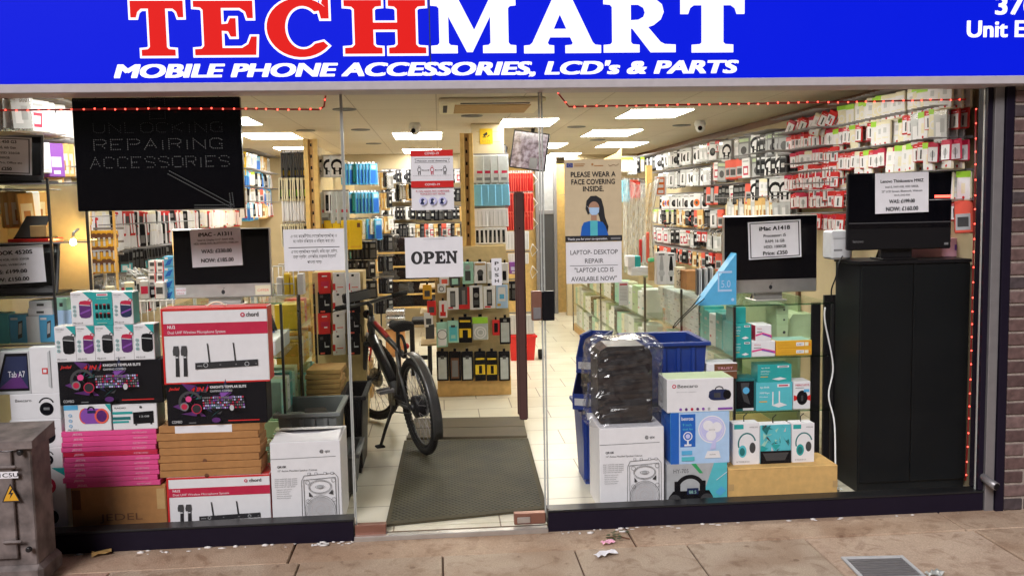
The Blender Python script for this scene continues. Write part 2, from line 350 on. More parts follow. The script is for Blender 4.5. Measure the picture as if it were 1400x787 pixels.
m = MB(); m.box(-2.9, .06, -.05, 3.2, 10.2, FZ, 'floor_tiles'); m.box(-.48, .0, -.05, .53, .06, FZ-.004, 'floor_tiles'); structure(m.build('shop_floor'))
CZ = 2.44
def mk_ceil():
    mm = bpy.data.materials.new('ceiling_tiles'); mm.use_nodes = True; n, l = nodes(mm); b = n['Principled BSDF']; tc = n.new('ShaderNodeTexCoord')
    br = n.new('ShaderNodeTexBrick'); l.new(tc.outputs['Object'], br.inputs['Vector']); br.offset = 0
    br.inputs['Scale'].default_value = 1; br.inputs['Brick Width'].default_value = .6; br.inputs['Row Height'].default_value = .6; br.inputs['Mortar Size'].default_value = .004
    br.inputs['Color1'].default_value = (.70, .63, .53, 1); br.inputs['Color2'].default_value = (.66, .59, .49, 1); br.inputs['Mortar'].default_value = (.46, .39, .31, 1)
    l.new(br.outputs[0], b.inputs['Base Color']); b.inputs['Roughness'].default_value = .75; MATS['ceiling_tiles'] = mm
mk_ceil()
m = MB(); m.box(-2.9, .09, CZ, 3.3, 10.3, CZ+.15, 'ceiling_tiles'); structure(m.build('ceiling'))
WL, WR, YB = -2.45, 3.0, 9.0
m = MB(); m.box(WL-.1, .05, -.05, WL, 10.2, CZ, 'wall_cream'); structure(m.build('wall'))
m = MB(); m.box(WR, .09, -.05, WR+.1, 10.2, CZ, 'wall_cream'); m.box(WR-.012, .09, CZ-.06, WR, YB, CZ-.002, 'brown'); structure(m.build('wall'))
m = MB(); m.box(WL, 10.05, -.05, WR, 10.2, CZ, 'wall_cream'); m.box(1.9, YB, FZ, WR, YB+.1, CZ, 'wall_cream'); m.box(WL, 8.1, FZ, .62, 8.2, CZ, 'wall_cream'); structure(m.build('wall'))

# ---- shop front
g = thing('shopfront_frame', 'black low sills, header and side posts framing the shop windows', 'shopfront')
def part(name, parent, *boxes, b=.003, **k):
    q = MB()
    for bx in boxes: q.box(*bx[:6], bx[6], b)
    return q.build(name, parent, **k)
SB = .112
for a, c in ((-2.40, -.480), (.526, 2.90)):
    s = part('sill', g, (a, -.035, -.02, c, .05, SB-.012, 'frame_black'))
    part('sill_cap', s, (a, -.04, SB-.012, c, .055, SB, 'black_metal'))
part('post', g, (2.872, -.03, SB, 2.90, .06, 2.28, 'frame_black'))
part('post', g, (2.955, -.06, -.02, 3.0, .06, 2.28, 'frame_black'))
part('post_strip', g, (2.902, -.045, -.02, 2.953, .05, 2.28, 'alu_grey'))
part('post', g, (-2.40, -.03, SB, -2.33, .06, 2.28, 'frame_black'))
part('header', g, (-2.40, -.01, 2.28, 3.0, .09, 2.52, 'soffit'))
part('threshold', g, (-.478, -.05, -.02, .524, .055, .022, 'alu'))
def pane(name, label, a, c, z0, z1):
    t = thing(name, label, 'window', ((a+c)/2, 0, z0)); w = (c-a)/2
    q = MB(); q.poly([(-w, 0, 0), (w, 0, 0), (w, 0, z1-z0), (-w, 0, z1-z0)], 'window_glass'); q.build('glass', t)
    for x in (-w, w): part('pane_edge', t, (x-.004, -.005, 0, x+.004, .005, z1-z0, 'clear_grey'), b=0)
    return t
pane('shop_window', 'wide clear shop window left of the door with stacked boxes behind it', -2.33, -.474, SB, 2.28)
pane('shop_window', 'wide clear shop window between the door and the black cabinet side', .530, 2.872, SB, 2.28)
d = thing('glass_door', 'frameless clear glass door with tall bar handle and brown patch fittings', 'door', (.02, 0, .03))
q = MB(); q.poly([(-.488, 0, .01), (.496, 0, .01), (.496, 0, 2.24), (-.488, 0, 2.24)], 'window_glass'); q.build('glass', d)
for x in (-.488, .496): part('pane_edge', d, (x-.004, -.005, .01, x+.004, .005, 2.24, 'clear_grey'), b=0)
h0, h1 = P(716, 573, -.05), P(716, 262, -.05)
q = MB()
for y in (-.055, .055): q.box(h0.x-.042, y-.012, h0.z-.03, h0.x+.002, y+.012, h1.z-.03, 'pole_brown', .008)
for z in (h0.z+.15, h1.z-.2): q.tube([(h0.x-.02, -.055, z), (h0.x-.02, .055, z)], .012, 'alu')
q.build('pull_handle', d)
def patch(x0, y0, x1, y1, nm):
    a, z0, c, z1 = rect(x0, y0, x1, y1, -.02); return part(nm, d, (a-.02, -.022, z0-.03, c-.02, .022, z1-.03, 'patch_brown'))
patch(485, 717, 528, 735, 'patch_fitting'); pf = patch(703, 701, 746, 716, 'patch_fitting')
a, z0, c, z1 = rect(707, 706, 725, 714, -.02); part('lock_cylinder', pf, (a-.02, -.03, z0-.03, c-.02, -.021, z1-.03, 'alu'))
lk = patch(727, 398, 741, 438, 'door_lock')
a, z0, c, z1 = rect(729, 420, 740, 436, -.02); part('lock_plate', lk, (a-.02, -.03, z0-.03, c-.02, -.023, z1-.03, 'alu_grey'))
a, z0, c, z1 = rect(742, 398, 758, 438, -.02); tag(part('lock_keep', None, (a, -.022, z0, c, .022, z1, 'black_plastic')), 'black strike box clamped on the fixed glass next to the door lock', 'lock')

# ---- fascia sign
FY = -.14
bz = P(700, 109.5, FY).z; gz = P(700, 122, FY).z
fs = thing('fascia_sign', 'long lit blue shop sign with large red and white slab letters', 'sign', (0, FY, bz))
part('light_box', fs, (-3.4, .012, 0, 4.1, .17, .72, 'alu'), b=0)
part('blue_face', fs, (-3.4, 0, .002, 4.1, .01, .72, 'sign_blue'), b=0)
part('bottom_trim', fs, (-3.4, -.012, gz-bz, 4.1, .17, -.001, 'trim_grey'), b=.004)
part('top_trim', fs, (-3.4, -.012, .722, 4.1, .17, .76, 'trim_grey'), b=.004)
jx = P(588, 60, FY).x; part('panel_joint', fs, (jx-.003, -.0015, .003, jx+.003, -.0002, .719, 'navy'), b=0)
def arc(cx, cz, rx, rz_, a0, a1, n=14): return [(cx+rx*math.cos(rad(a0+(a1-a0)*i/n)), cz+rz_*math.sin(rad(a0+(a1-a0)*i/n))) for i in range(n+1)]
S_ = .13
GL = {
 'T': (1.0, [[(0, 1), (1, 1), (1, .70), (.90, .70), (.87, .80), (.80, .86), (.66, .86), (.66, .16), (.70, .12), (.82, .11), (.82, 0), (.18, 0), (.18, .11), (.30, .12), (.34, .16), (.34, .86), (.20, .86), (.13, .80), (.10, .70), (0, .70)]]),
 'E': (1.0, [[(0, 1), (.95, 1), (.95, .68), (.86, .68), (.83, .80), (.74, .87), (.44, .87), (.44, .57), (.54, .58), (.58, .68), (.67, .68), (.67, .34), (.58, .34), (.54, .44), (.44, .45), (.44, .13), (.76, .13), (.86, .20), (.91, .34), (1, .34), (.98, 0), (0, 0), (0, .11), (.11, .12), (.15, .17), (.15, .83), (.11, .88), (0, .89)]]),
 'C': (1.05, [arc(.52, .5, .52, .525, 42, 322, 30)+[(.86, .25)]+arc(.55, .5, .27, .385, 312, 48, 26)[:]+[(.80, .80), (.83, .66), (.95, .66), (.95, 1.0), (.86, 1.0), (.84, .93)]]),
 'H': (1.22, [[(0, 1), (.56, 1), (.56, .89), (.47, .88), (.43, .83), (.43, .58), (.79, .58), (.79, .83), (.75, .88), (.66, .89), (.66, 1), (1.22, 1), (1.22, .89), (1.11, .88), (1.07, .83), (1.07, .17), (1.11, .12), (1.22, .11), (1.22, 0), (.66, 0), (.66, .11), (.75, .12), (.79, .17), (.79, .45), (.43, .45), (.43, .17), (.47, .12), (.56, .11), (.56, 0), (0, 0), (0, .11), (.11, .12), (.15, .17), (.15, .83), (.11, .88), (0, .89)]]),
 'M': (1.42, [[(0, 1), (.44, 1), (.72, .38), (1.0, 1), (1.42, 1), (1.42, .89), (1.33, .88), (1.29, .83), (1.29, .17), (1.33, .12), (1.42, .11), (1.42, 0), (.88, 0), (.88, .11), (.97, .12), (1.01, .17), (1.01, .74), (.68, .02), (.60, .02), (.27, .74), (.27, .17), (.31, .12), (.42, .11), (.42, 0), (0, 0), (0, .11), (.10, .12), (.14, .17), (.14, .83), (.10, .88), (0, .89)]]),
 'A': (1.28, [[(.50, 1), (.78, 1), (1.14, .17), (1.19, .12), (1.28, .11), (1.28, 0), (.70, 0), (.70, .11), (.80, .12), (.83, .17), (.78, .29), (.42, .29), (.37, .17), (.40, .12), (.48, .11), (.48, 0), (0, 0), (0, .11), (.09, .12), (.14, .17)], [(.47, .41), (.73, .41), (.60, .73)]]),
 'R': (1.24, [[(0, 1), (.68, 1), (.88, .96), (1.0, .86), (1.03, .73), (.98, .60), (.86, .50), (.74, .46), (.98, .16), (1.06, .12), (1.24, .11), (1.24, 0), (.82, 0), (.50, .44), (.45, .44), (.45, .17), (.49, .12), (.60, .11), (.60, 0), (0, 0), (0, .11), (.11, .12), (.15, .17), (.15, .83), (.11, .88), (0, .89)], [(.45, .88), (.45, .56), (.60, .57), (.70, .63), (.73, .72), (.70, .82), (.60, .88)]]),
 'O': (1.16, [arc(.58, .5, .58, .52, 0, 353, 40), arc(.58, .5, .27, .40, 0, 353, 34)[::-1]]),
 'P': (1.10, [[(0, 1), (.70, 1), (.92, .95), (1.05, .84), (1.09, .70), (1.05, .55), (.92, .44), (.70, .39), (.45, .39), (.45, .17), (.49, .12), (.62, .11), (.62, 0), (0, 0), (0, .11), (.11, .12), (.15, .17), (.15, .83), (.11, .88), (0, .89)], [(.45, .89), (.45, .50), (.62, .51), (.73, .58), (.77, .70), (.73, .81), (.62, .88)]]),
 'N': (1.28, [[(0, 1), (.40, 1), (.94, .38), (.94, .83), (.90, .88), (.80, .89), (.80, 1), (1.28, 1), (1.28, .89), (1.18, .88), (1.14, .83), (1.14, 0), (.98, 0), (.34, .74), (.34, .17), (.38, .12), (.48, .11), (.48, 0), (0, 0), (0, .11), (.11, .12), (.15, .17), (.15, .83), (.11, .88), (0, .89)]]),
}
def slab_letter(ch, x0, x1, z0, z1, mat, grow=0.0, thick=.004):
    """filled slab-serif letter as a thin solid: returns verts (x, z), faces"""
    w, loops = GL[ch]; c = bpy.data.curves.new('letter', 'CURVE'); c.dimensions = '2D'; c.fill_mode = 'BOTH'; c.offset = grow
    for lp in loops:
        s = c.splines.new('POLY'); s.points.add(len(lp)-1); s.use_cyclic_u = True
        for p, (u, v) in zip(s.points, lp): p.co = (x0+u/w*(x1-x0), z0+v*(z1-z0), 0, 1)
    c.extrude = thick/2
    o = bpy.data.objects.new('letter', c); me = bpy.data.meshes.new_from_object(o)
    v = [tuple(p.co) for p in me.vertices]; f = [tuple(p.vertices) for p in me.polygons]
    bpy.data.objects.remove(o); bpy.data.curves.remove(c); bpy.data.meshes.remove(me); return v, f
for ch, a, c, ya, yb in (('T', 180, 252, 77, 2), ('E', 266, 351, 76, 2), ('C', 365, 459, 77, 0), ('H', 471, 582, 74, 1), ('M', 590, 704, 72, -1), ('A', 717, 820, 72, -3), ('R', 826, 922, 71, -3), ('T', 931, 1016, 71, -4)):
    x0, z0, x1, z1 = rect(a, yb, c, ya, FY)
    red = a < 585
    for mat, grow, yy, th in ((('sign_white', .010, -.004, .006), ('sign_red', 0, -.009, .004)) if red else (('sign_white', .004, -.005, .008),)):
        v, f = slab_letter(ch, x0, x1, z0-bz, z1-bz, mat, grow, th)
        q = MB(); k = q.add([(x, yy-z, y) for x, y, z in v])
        for ff in f: q.face([k+i for i in ff], mat)
        q.build('red_letter' if mat == 'sign_red' else 'white_letter', fs)
def sign_text(body, x0, x1, yb, cap, bold, shear, nm):
    a, b_ = P(x0, yb[0], FY), P(x1, yb[1], FY)
    vs, f = glyphs(body, 0, 0, 4); vs = [(x+shear*z, z) for x, z in vs]; xs = [p[0] for p in vs]; kx = (b_.x-a.x)/(max(xs)-min(xs)); sz = cap
    q = MB()
    for j, (dx, dz) in enumerate(((-bold, -bold*.6), (bold, -bold*.6), (-bold, bold*.6), (bold, bold*.6), (0, 0))):
        k = q.add([(a.x+(x-min(xs)+dx)*kx, -.003-.0004*j, (a.z+b_.z)/2-bz+(z+dz)*sz) for x, z in vs])
        for ff in f: q.face([k+i for i in ff], 'sign_white')
    return q.build(nm, fs)
sign_text("MOBILE PHONE ACCESSORIES, LCD's & PARTS", 158, 1008, (107, 99.2), .086, .045, .20, 'strapline')
sign_text('370', 1361, 1417, (20, 19.5), 0.125, .03, 0, 'address_lettering')
sign_text('Unit E', 1322, 1400, (51, 50.5), .115, .03, 0, 'address_lettering')

# ---- brick piers
def brick_pier(label, x0, x1, y0, h):
    t = thing('brick_pier', label, 'brick wall', (x0, y0, 0)); q = MB(); q.box(.004, .01, -.02, x1-x0, .3, h, 'mortar'); q.build('mortar', t)
    q = MB(); z = .0; i = 0; r3 = random.Random(3)
    while z < h-.03:
        x = .0 if i % 2 else -.11
        while x < x1-x0:
            a, c = max(0, x), min(x1-x0, x+.212)
            if c-a > .03: q.box(a, r3.uniform(0, .003), z+.005, c, .12, z+.066, 'brick_tone_%d' % r3.choice((0, 0, 1, 1, 2, 3)), .004)
            x += .224
        z += .075; i += 1
    q.build('brickwork', t)
brick_pier('dark red brick pier beside the right end of the shop window', 3.004, 4.2, -.06, 2.27)
brick_pier('dark red brick pier beyond the left end of the shopfront', -3.3, -2.42, -.06, 2.27)
pp = P(1352, 658, -.08)
q = MB(); q.tube([(0, .10, .02), (0, .0, 0), (.012, -.05, -.012)], .022, 'alu_grey', 12); q.tube([(.0121, -.0505, -.0121), (.0125, -.053, -.0125)], .018, 'black_plastic', 12)
tag(q.build('waste_pipe', None, (pp.x, pp.y, pp.z)), 'short grey pipe stub poking out low beside the brick pier', 'pipe')

# ---- street things
ux = P(82, 776, -.22).x; uz = P(66, 576, -.22).z
uc = thing('utility_cabinet', 'weathered brown steel street cabinet with yellow lightning warning triangle', 'utility box', (ux-.34, -.42, 0))
part('body', uc, (-.34, 0, 0, .33, .20, uz-.06, 'cabinet_paint'), b=.006)
q = MB(); k = q.add([(-.36, -.03, uz-.07), (.35, -.03, uz-.07), (.35, .22, uz-.07), (-.36, .22, uz-.07), (-.36, -.03, uz-.035), (.35, -.03, uz-.035), (.35, .22, uz), (-.36, .22, uz)])
for ff in ((0, 3, 2, 1), (4, 5, 6, 7), (0, 1, 5, 4), (2, 3, 7, 6), (0, 4, 7, 3), (1, 2, 6, 5)): q.face([k+i for i in ff], 'cabinet_paint')
q.build('lid', uc)
part('plinth', uc, (-.36, -.025, 0, .355, .215, .10, 'cabinet_paint'), b=.02)
dr = part('door', uc, (-.31, -.018, .135, .25, -.001, uz-.085, 'cabinet_paint'), b=.004)
def on_uc(x, y): p = P(x, y, -.44); return p.x-(ux-.34), p.z
def uc_art(nm, fn, x0, y0, x1, y1):
    a, z1 = on_uc(x0, y0); c, z0 = on_uc(x1, y1); A = Art(c-a, z1-z0); fn(A); A.build(nm, dr, ((a+c)/2, -.0185, z0))
for x, y in ((28, 618), (40, 750)):
    a, z = on_uc(x, y); q = MB(); q.lathe([(.013, -.018), (.013, -.03), (.008, -.034)], 'black_metal', 12, 'y', (a, 0, z)); q.build('lock', dr)
for x, y in ((10, 638), (18, 740)):
    a, z = on_uc(x, y); q = MB(); q.box(a-.045, -.034, z-.008, a+.045, -.0182, z+.008, 'cabinet_paint', .007); q.build('vent_rib', dr)
def tri(A):
    A.shape([(0, 0), (1, 0), (.5, 1)], 'black_print'); A.shape([(.09, .055), (.91, .055), (.5, .88)], 'amber')
    A.shape([(.55, .72), (.36, .42), (.50, .42), (.42, .16), (.66, .50), (.52, .50), (.62, .68)], 'black_print')
uc_art('warning_triangle', tri, 1, 661, 28, 685)
def pl(A): A.rect(0, 0, 1, 1, 'paper'); A.text('1C5U', .08, .2, .85, 'black_print', bold=.02, fit=.84)
uc_art('number_plate', pl, -6, 645, 25, 653)
def stk(A):
    A.shape([(0, .1), (.5, 0), (1, .1), (.96, .8), (.4, 1), (0, .9)], 'paper')
    for i in range(5): A.line((.1+.16*i, .2), (.2+.16*i, .75), .004, 'mid_grey')
uc_art('torn_sticker', stk, -6, 605, 23, 616)
# drain cover and litter
dp = PZ(1207, 775, .004)
dc = thing('drain_cover', 'small square iron drain cover set in the paving in front of the black cabinet', 'drain cover', (dp.x, dp.y, .002), rad(-4)); dc.scale = (.82, .85, 1)
part('rim', dc, *([(-.18, -.15, 0, -.16, .15, .007, 'light_grey'), (.16, -.15, 0, .18, .15, .007, 'light_grey'), (-.159, -.15, 0, .159, -.13, .007, 'light_grey'), (-.159, .13, 0, .159, .15, .007, 'light_grey')]), b=0)
part('grating', dc, *[(-.158, -.128+.032*i, .0, .158, -.128+.032*i+.022, .005, 'alu_grey') for i in range(8)], b=.002)
def litter(name, label, cat, x, y, w, dz, mat, n=7):
    p = PZ(x, y, .006); q = MB(); r4 = random.Random(x); k = []
    for j in range(4):
        for i in range(n): k.append(((i/(n-1)-.5)*w, (j/3-.5)*w*.5, .004+r4.uniform(0, dz)))
    b0 = q.add(k)
    for j in range(3):
        for i in range(n-1): q.face((b0+j*n+i, b0+j*n+i+1, b0+(j+1)*n+i+1, b0+(j+1)*n+i), mat, False)
    tag(q.build(name, None, (p.x, p.y, 0), .3), label, cat)
litter('litter_paper', 'crumpled white paper scrap lying across a paving joint below the door', 'litter', 828, 757, .11, .02, 'paper')
litter('litter_paper', 'small torn white paper with red print near the dark leaf sprig', 'litter', 831, 741, .07, .012, 'pink_print')
litter('plastic_litter', 'clear crumpled plastic scrap by the drain cover', 'litter', 1279, 784, .09, .02, 'clear_grey')
litter('dead_leaf', 'pale dry leaf lying under the left window sill', 'leaf', 139, 757, .09, .02, 'cardboard_tan', 4)
p = PZ(846, 736, .0); q = MB(); r5 = random.Random(4)
for i in range(26):
    a, b_ = r5.uniform(-.06, .06), r5.uniform(-.05, .05); c = r5.uniform(.006, .03); w = r5.uniform(.008, .016); th = r5.uniform(0, 6)
    q.poly([(a+w*math.cos(th+t), b_+w*.5*math.sin(th+t), c+.006*math.sin(t*2)) for t in (0, 1.6, 3.1, 4.7)], 'leaf')
q.tube([(-.06, 0, .008), (0, .01, .012), (.05, -.03, .008)], .003, 'brown', 5)
tag(q.build('leaf_sprig', None, (p.x, p.y, 0)), 'dark green leafy sprig dropped on the pavement', 'leaves')
q = MB(); r6 = random.Random(9)
for i in range(95):
    x = r6.choice((r6.uniform(-1.9, -.5), r6.uniform(.55, 2.75), r6.uniform(.6, 1.6), r6.uniform(-.7, -.48))); s = r6.uniform(.003, .015); y = -.045-r6.random()**2*.05
    q.ball((x, y, s*.2), (s*r6.uniform(.8, 2.0), s*r6.uniform(.5, 1), s*r6.uniform(.2, .6)), 'stone_white', 5, 3)
o = q.build('plaster_debris'); o['kind'] = 'stuff'; o['label'] = 'white plaster crumbs scattered along the foot of the sills'; o['category'] = 'debris'

# ================================================================== CEILING FITTINGS
_ll = [((530, 171), (604, 171), (602, 181), 'above the social distancing poster, nearer of two'), ((545, 196), (603, 196), (603, 203.5), 'just above the social distancing poster, farther of two'),
       ((697, 150), (780, 150), (770, 162), 'crossing the top of the door edge'), ((890, 136), (982, 136), (955, 149), 'behind the red light string, nearest to the window'),
       ((832, 167), (905, 167), (888, 177), 'left of the white dome camera'), ((852, 186), (912, 186), (898, 194), 'above the right wall corner'),
       ((748, 188.5), (790, 188.5), (784, 195.5), 'left of the face covering poster top'), ((768, 202.5), (812, 202.5), (806, 209), 'just over the face covering poster'),
       ((300, 173), (383, 173), (378, 182), 'nearest one right of the black lettering board'), ((350, 193), (411, 193), (417, 201), 'over the striped packet rack'), ((467, 206), (494, 206), (498, 213), 'small far one over the blue packets'), ((236, 150), (318, 150), (316, 161), 'added unseen behind the black lettering board')]  # last entry: unseen panel added to light the left wall
_ll_added = ((-1.75, .85, 'added unseen over the glass cabinet by the window'), (1.95, .85, 'added unseen over the right counter by the window'))
for a, b_, c, where in _ll:
    A_, B_, C_ = PZ(*a, CZ), PZ(*b_, CZ), PZ(*c, CZ); w = B_.x-A_.x; dp_ = abs(C_.y-B_.y); dp_ = min(max(dp_, .5), .85)
    t = thing('ceiling_light', 'bright flat square ceiling panel light '+where, 'ceiling light', ((A_.x+B_.x)/2, C_.y+dp_/2-.0, CZ))
    part('light_panel', t, (-w/2, -dp_/2, -.006, w/2, dp_/2, -.001, 'panel_light'), b=0)
    [part('light_frame', t, (x_, -dp_/2-.012, -.008, x_+.011, dp_/2+.012, -.001, 'panel_trim'), b=0) for x_ in (-w/2-.012, w/2+.001)]
for x_, y_, where in _ll_added:                              # unseen panels added above the window head to light the stock there
    t = thing('ceiling_light', 'bright flat square ceiling panel light '+where, 'ceiling light', (x_, y_, CZ))
    part('light_panel', t, (-.24, -.3, -.006, .24, .3, -.001, 'panel_light'), b=0)
    for k_ in (-.252, .241): part('light_frame', t, (k_, -.312, -.008, k_+.011, .312, -.001, 'panel_trim'), b=0)
for x, y, where in ((471, 149, 'nearest one left of the door'), (418, 178, 'left of the far small ceiling panel'), (493, 177, 'between the glass joint and the hanging poster'), (511, 196, 'far one above the back wall'), (645, 158, 'in front of the cream column'), (788, 173, 'right of the tilted monitor'), (932, 171, 'beside the white dome camera'), (817, 191, 'deep in the shop past the monitor')):
    p = PZ(x, y, CZ); q = MB(); q.lathe([(.09, -.001), (.088, -.008), (.06, -.010), (.055, -.004)], 'mid_grey', 20)
    tag(q.build('ceiling_vent', None, (p.x, p.y, CZ)), 'small round grey ceiling vent '+where, 'vent', 'round vents in the shop ceiling')
A_, B_ = PZ(600, 150, CZ), PZ(745, 134, CZ)
ac = thing('ceiling_cassette', 'beige air conditioning cassette in the ceiling just inside the door', 'air conditioner', ((A_.x+B_.x)/2, A_.y-.38, CZ))
w = (B_.x-A_.x)/2; part('casing', ac, (-w, -.4, -.035, w, .4, -.001, 'cream'), b=.01); part('grille', ac, (-w*.7, -.25, -.040, w*.75, .3, -.0351, 'kraft'), b=0); part('air_slot', ac, (-w*.6, -.36, -.039, w*.7, -.31, -.0352, 'black_plastic'), b=0); part('air_slot', ac, (-w*.92, -.2, -.039, -w*.84, .25, -.0352, 'black_plastic'), b=0)
def dome(x, y, label, dark):
    p = PZ(x, y-4, CZ); t = thing('security_camera', label, 'security camera', (p.x, p.y, CZ)); q = MB(); q.lathe([(.045, -.001), (.055, -.03), (.05, -.05)], 'white_plastic', 16); q.build('base', t)
    q = MB(); q.ball((0, -.01, -.065), .045, 'white_plastic', 14, 8); q.build('head', t); q = MB(); q.ball((-.012, -.045, -.072), .022, 'black_gloss', 10, 6); q.build('lens', t)
dome(567, 172, 'small white ceiling camera in front of a panel above the poster', 0); dome(957, 169, 'white dome security camera on the ceiling over the right side of the shop', 1)

# ================================================================== PRINTS
def art_mics(A):
    A.rect(0, .965, 1, 1, 'red'); A.rect(0, 0, 1, .02, 'red'); A.rect(0, .02, .018, .965, 'red')
    A.rect(.018, .64, 1, .80, 'crimson'); A.text('NU2', .055, .735, .06, 'white_card', bold=.03, fit=.07); A.text('Dual UHF Wireless Microphone System', .055, .665, .055, 'paper', fit=.54)
    A.text('chord', .80, .87, .085, 'black_print', bold=.02, fit=.115); A.disc(.768, .895, .03, 'crimson'); A.disc(.768, .895, .013, 'white_card')
    for x in (.10, .175):
        A.shape([(x+.012, .10), (x+.048, .10), (x+.05, .40), (x+.02, .40)], 'black_print'); A.shape([(x-.002, .38), (x+.052, .38), (x+.056, .44), (x+.05, .505), (x+.005, .505), (x-.005, .44)], 'dark_grey'); A.rect(x+.014, .345, x+.045, .365, 'light_grey')
    A.shape([(.30, .19), (.895, .215), (.895, .30), (.30, .275)], 'black_print')
    for x in (.43, .675): A.shape([(x, .28), (x+.012, .28), (x-.002, .53), (x-.012, .53)], 'black_print')
    for x in (.40, .79): A.ring(x, .243, .03, .007, 'light_grey')
    A.text('mics', .32, .225, .035, 'light_grey', fit=.045)
    for x in (.53, .68, .87): A.rect(x, .235, x+.015, .25, 'mid_grey')
def art_gaming(A):
    r = random.Random(3)
    for i in range(36):
        u, v = r.uniform(.12, .6), r.uniform(.25, .95); A.shape([(u+r.uniform(-.09, .09), v+r.uniform(-.16, .16)) for _ in range(3)], r.choice(('purple', 'navy', 'dark_grey', 'teal_dark', 'violet')))
    A.text('Jedel', .035, .86, .10, 'red', bold=.03, shear=.3, fit=.11)
    A.text('4 IN 1', .25, .82, .14, 'red', bold=.04, shear=.3, fit=.17); A.text('KNIGHTS TEMPLAR ELITE', .44, .88, .085, 'white_card', bold=.03, fit=.36); A.text('GAMING COMBO', .44, .79, .07, 'light_grey', bold=.02, fit=.22)
    for j in range(5):
        for i in range(20):
            u = .36+i*.021+(j*.004); v = .64-j*.058; A.rect(u, v, u+.015, v+.038, r.choice(('mid_grey', 'lavender', 'violet', 'dark_grey', 'mid_grey', 'crimson')))
    A.ring(.25, .58, .27, .06, 'dark_grey', a0=20, a1=200); A.disc(.31, .42, .12, 'black_print'); A.ring(.31, .42, .12, .02, 'crimson'); A.disc(.19, .48, .10, 'mid_grey'); A.disc(.19, .48, .07, 'crimson'); A.disc(.235, .66, .07, 'pink')
    A.disc(.66, .42, .05, 'light_grey', ry=.07); A.disc(.50, .14, .10, 'purple', ry=.06); A.rect(.62, .10, .93, .125, 'red'); A.text('COMBO', .06, .09, .09, 'light_grey', bold=.02, fit=.10); A.rect(.23, .08, .30, .10, 'mid_grey')
def art_can(body, capc, teal=True):
    def f(A):
        A.shape([(.55, 1), (1, 1), (1, .72)], 'teal'); A.shape([(.74, .96), (.97, .96), (.97, .82)], 'paper') if 0 else None
        A.text('PORTABLE', .08, .90, .055, 'mid_grey', fit=.38); A.text('SPEAKER', .08, .845, .045, 'light_grey', fit=.26)
        A.shape([(.38, .30), (.46, .235), (.66, .22), (.86, .245), (.93, .31), (.93, .67), (.80, .73), (.5, .72), (.38, .66)], body)
        A.shape([(.38, .66), (.48, .615), (.68, .60), (.88, .62), (.93, .67), (.90, .72), (.66, .745), (.44, .725)], capc); A.ring(.88, .74, .055, .02, capc); A.line((.40, .62), (.90, .59), .004, 'light_grey')
        if body != 'black_card': A.shape([(.42, .33), (.90, .45), (.90, .50), (.42, .38)], 'violet')
        for v in (.56, .44, .32): A.ring(.17, v, .045, .012, 'teal'); A.rect(.14, v-.012, .20, v+.012, 'mid_grey')
        A.text('MS-2119', .07, .06, .065, 'black_print', fit=.44)
    return f
def art_teal_side(A):
    A.rect(0, 0, 1, 1, 'teal'); A.rect(.22, .88, .78, .96, 'paper'); A.rect(.26, .90, .74, .94, 'crimson'); A.text('SPEAKER', .2, .78, .06, 'mint', fit=.6)
    for j in range(2):
        for i in range(4): A.rect(.13+.2*i, .48-.26*j, .27+.2*i, .64-.26*j, 'black_card'); A.rect(.13+.2*i, .61-.26*j, .27+.2*i, .645-.26*j, ('red', 'dark_grey')[(i+j) % 2]); A.rect(.15+.2*i, .44-.26*j, .25+.2*i, .455-.26*j, 'mint')
    A.rect(.2, .06, .7, .08, 'mint')
def art_loudspeaker(A):
    A.line((0, .805), (.93, .815), .003, 'mid_grey'); A.text('@ qtx', .70, .865, .045, 'dark_grey', bold=.02, fit=.15)
    A.text('QR10K', .09, .70, .036, 'black_print', bold=.03, fit=.13); A.text('10" Active Moulded Speaker Cabinet', .09, .655, .03, 'dark_grey', fit=.56)
    for i in range(5): A.text('plug in active full range speaker', .05, .565-.023*i, .022, 'mid_grey', fit=.32-.03*(i == 4))
    for i in range(5): A.text('features and power', .07, .44-.025*i, .020, 'mid_grey', fit=.22-.02*(i % 3))
    t = .003
    for a, b_ in (((.42, .0), (.43, .54)), ((.43, .54), (.47, .60)), ((.47, .60), (.90, .62)), ((.90, .62), (.95, .57)), ((.95, .57), (.95, 0)), ((.46, .02), (.46, .55)), ((.915, .02), (.915, .57)), ((.46, .55), (.915, .57))): A.line(a, b_, t, 'mid_grey')
    for u in (.52, .62, .75, .85): A.rect(u, .61, u+.04, .635, 'mid_grey'); A.rect(u+.006, .612, u+.034, .63, 'paper')
    A.ring(.69, .465, .125, .006, 'mid_grey', ry=.075); A.ring(.69, .465, .135, .004, 'mid_grey', ry=.085); A.disc(.69, .465, .032, 'grey_card', ry=.022); A.ring(.69, .465, .055, .005, 'mid_grey', ry=.02)
    A.shape([(.53, .35), (.53, .41), (.58, .36)], 'dark_grey'); A.shape([(.87, .37), (.87, .43), (.81, .38)], 'dark_grey')
    for u, v in ((.515, .52), (.885, .54), (.515, .30), (.885, .31), (.51, .07), (.885, .08)): A.ring(u, v, .026, .005, 'mid_grey')
    A.ring(.69, .19, .178, .006, 'mid_grey'); A.ring(.69, .19, .16, .004, 'mid_grey')
    for k in range(1, 15):
        n = max(6, k*6); r_ = .0103*k
        for i in range(n):
            an = 2*math.pi*(i+.5*(k % 2))/n; A.y = -.0030
            A.disc(.69+r_*A.h/A.w*math.cos(an), .19+r_*math.sin(an), .0034, 'brown' if k % 5 == 0 else 'mid_grey', n=5)
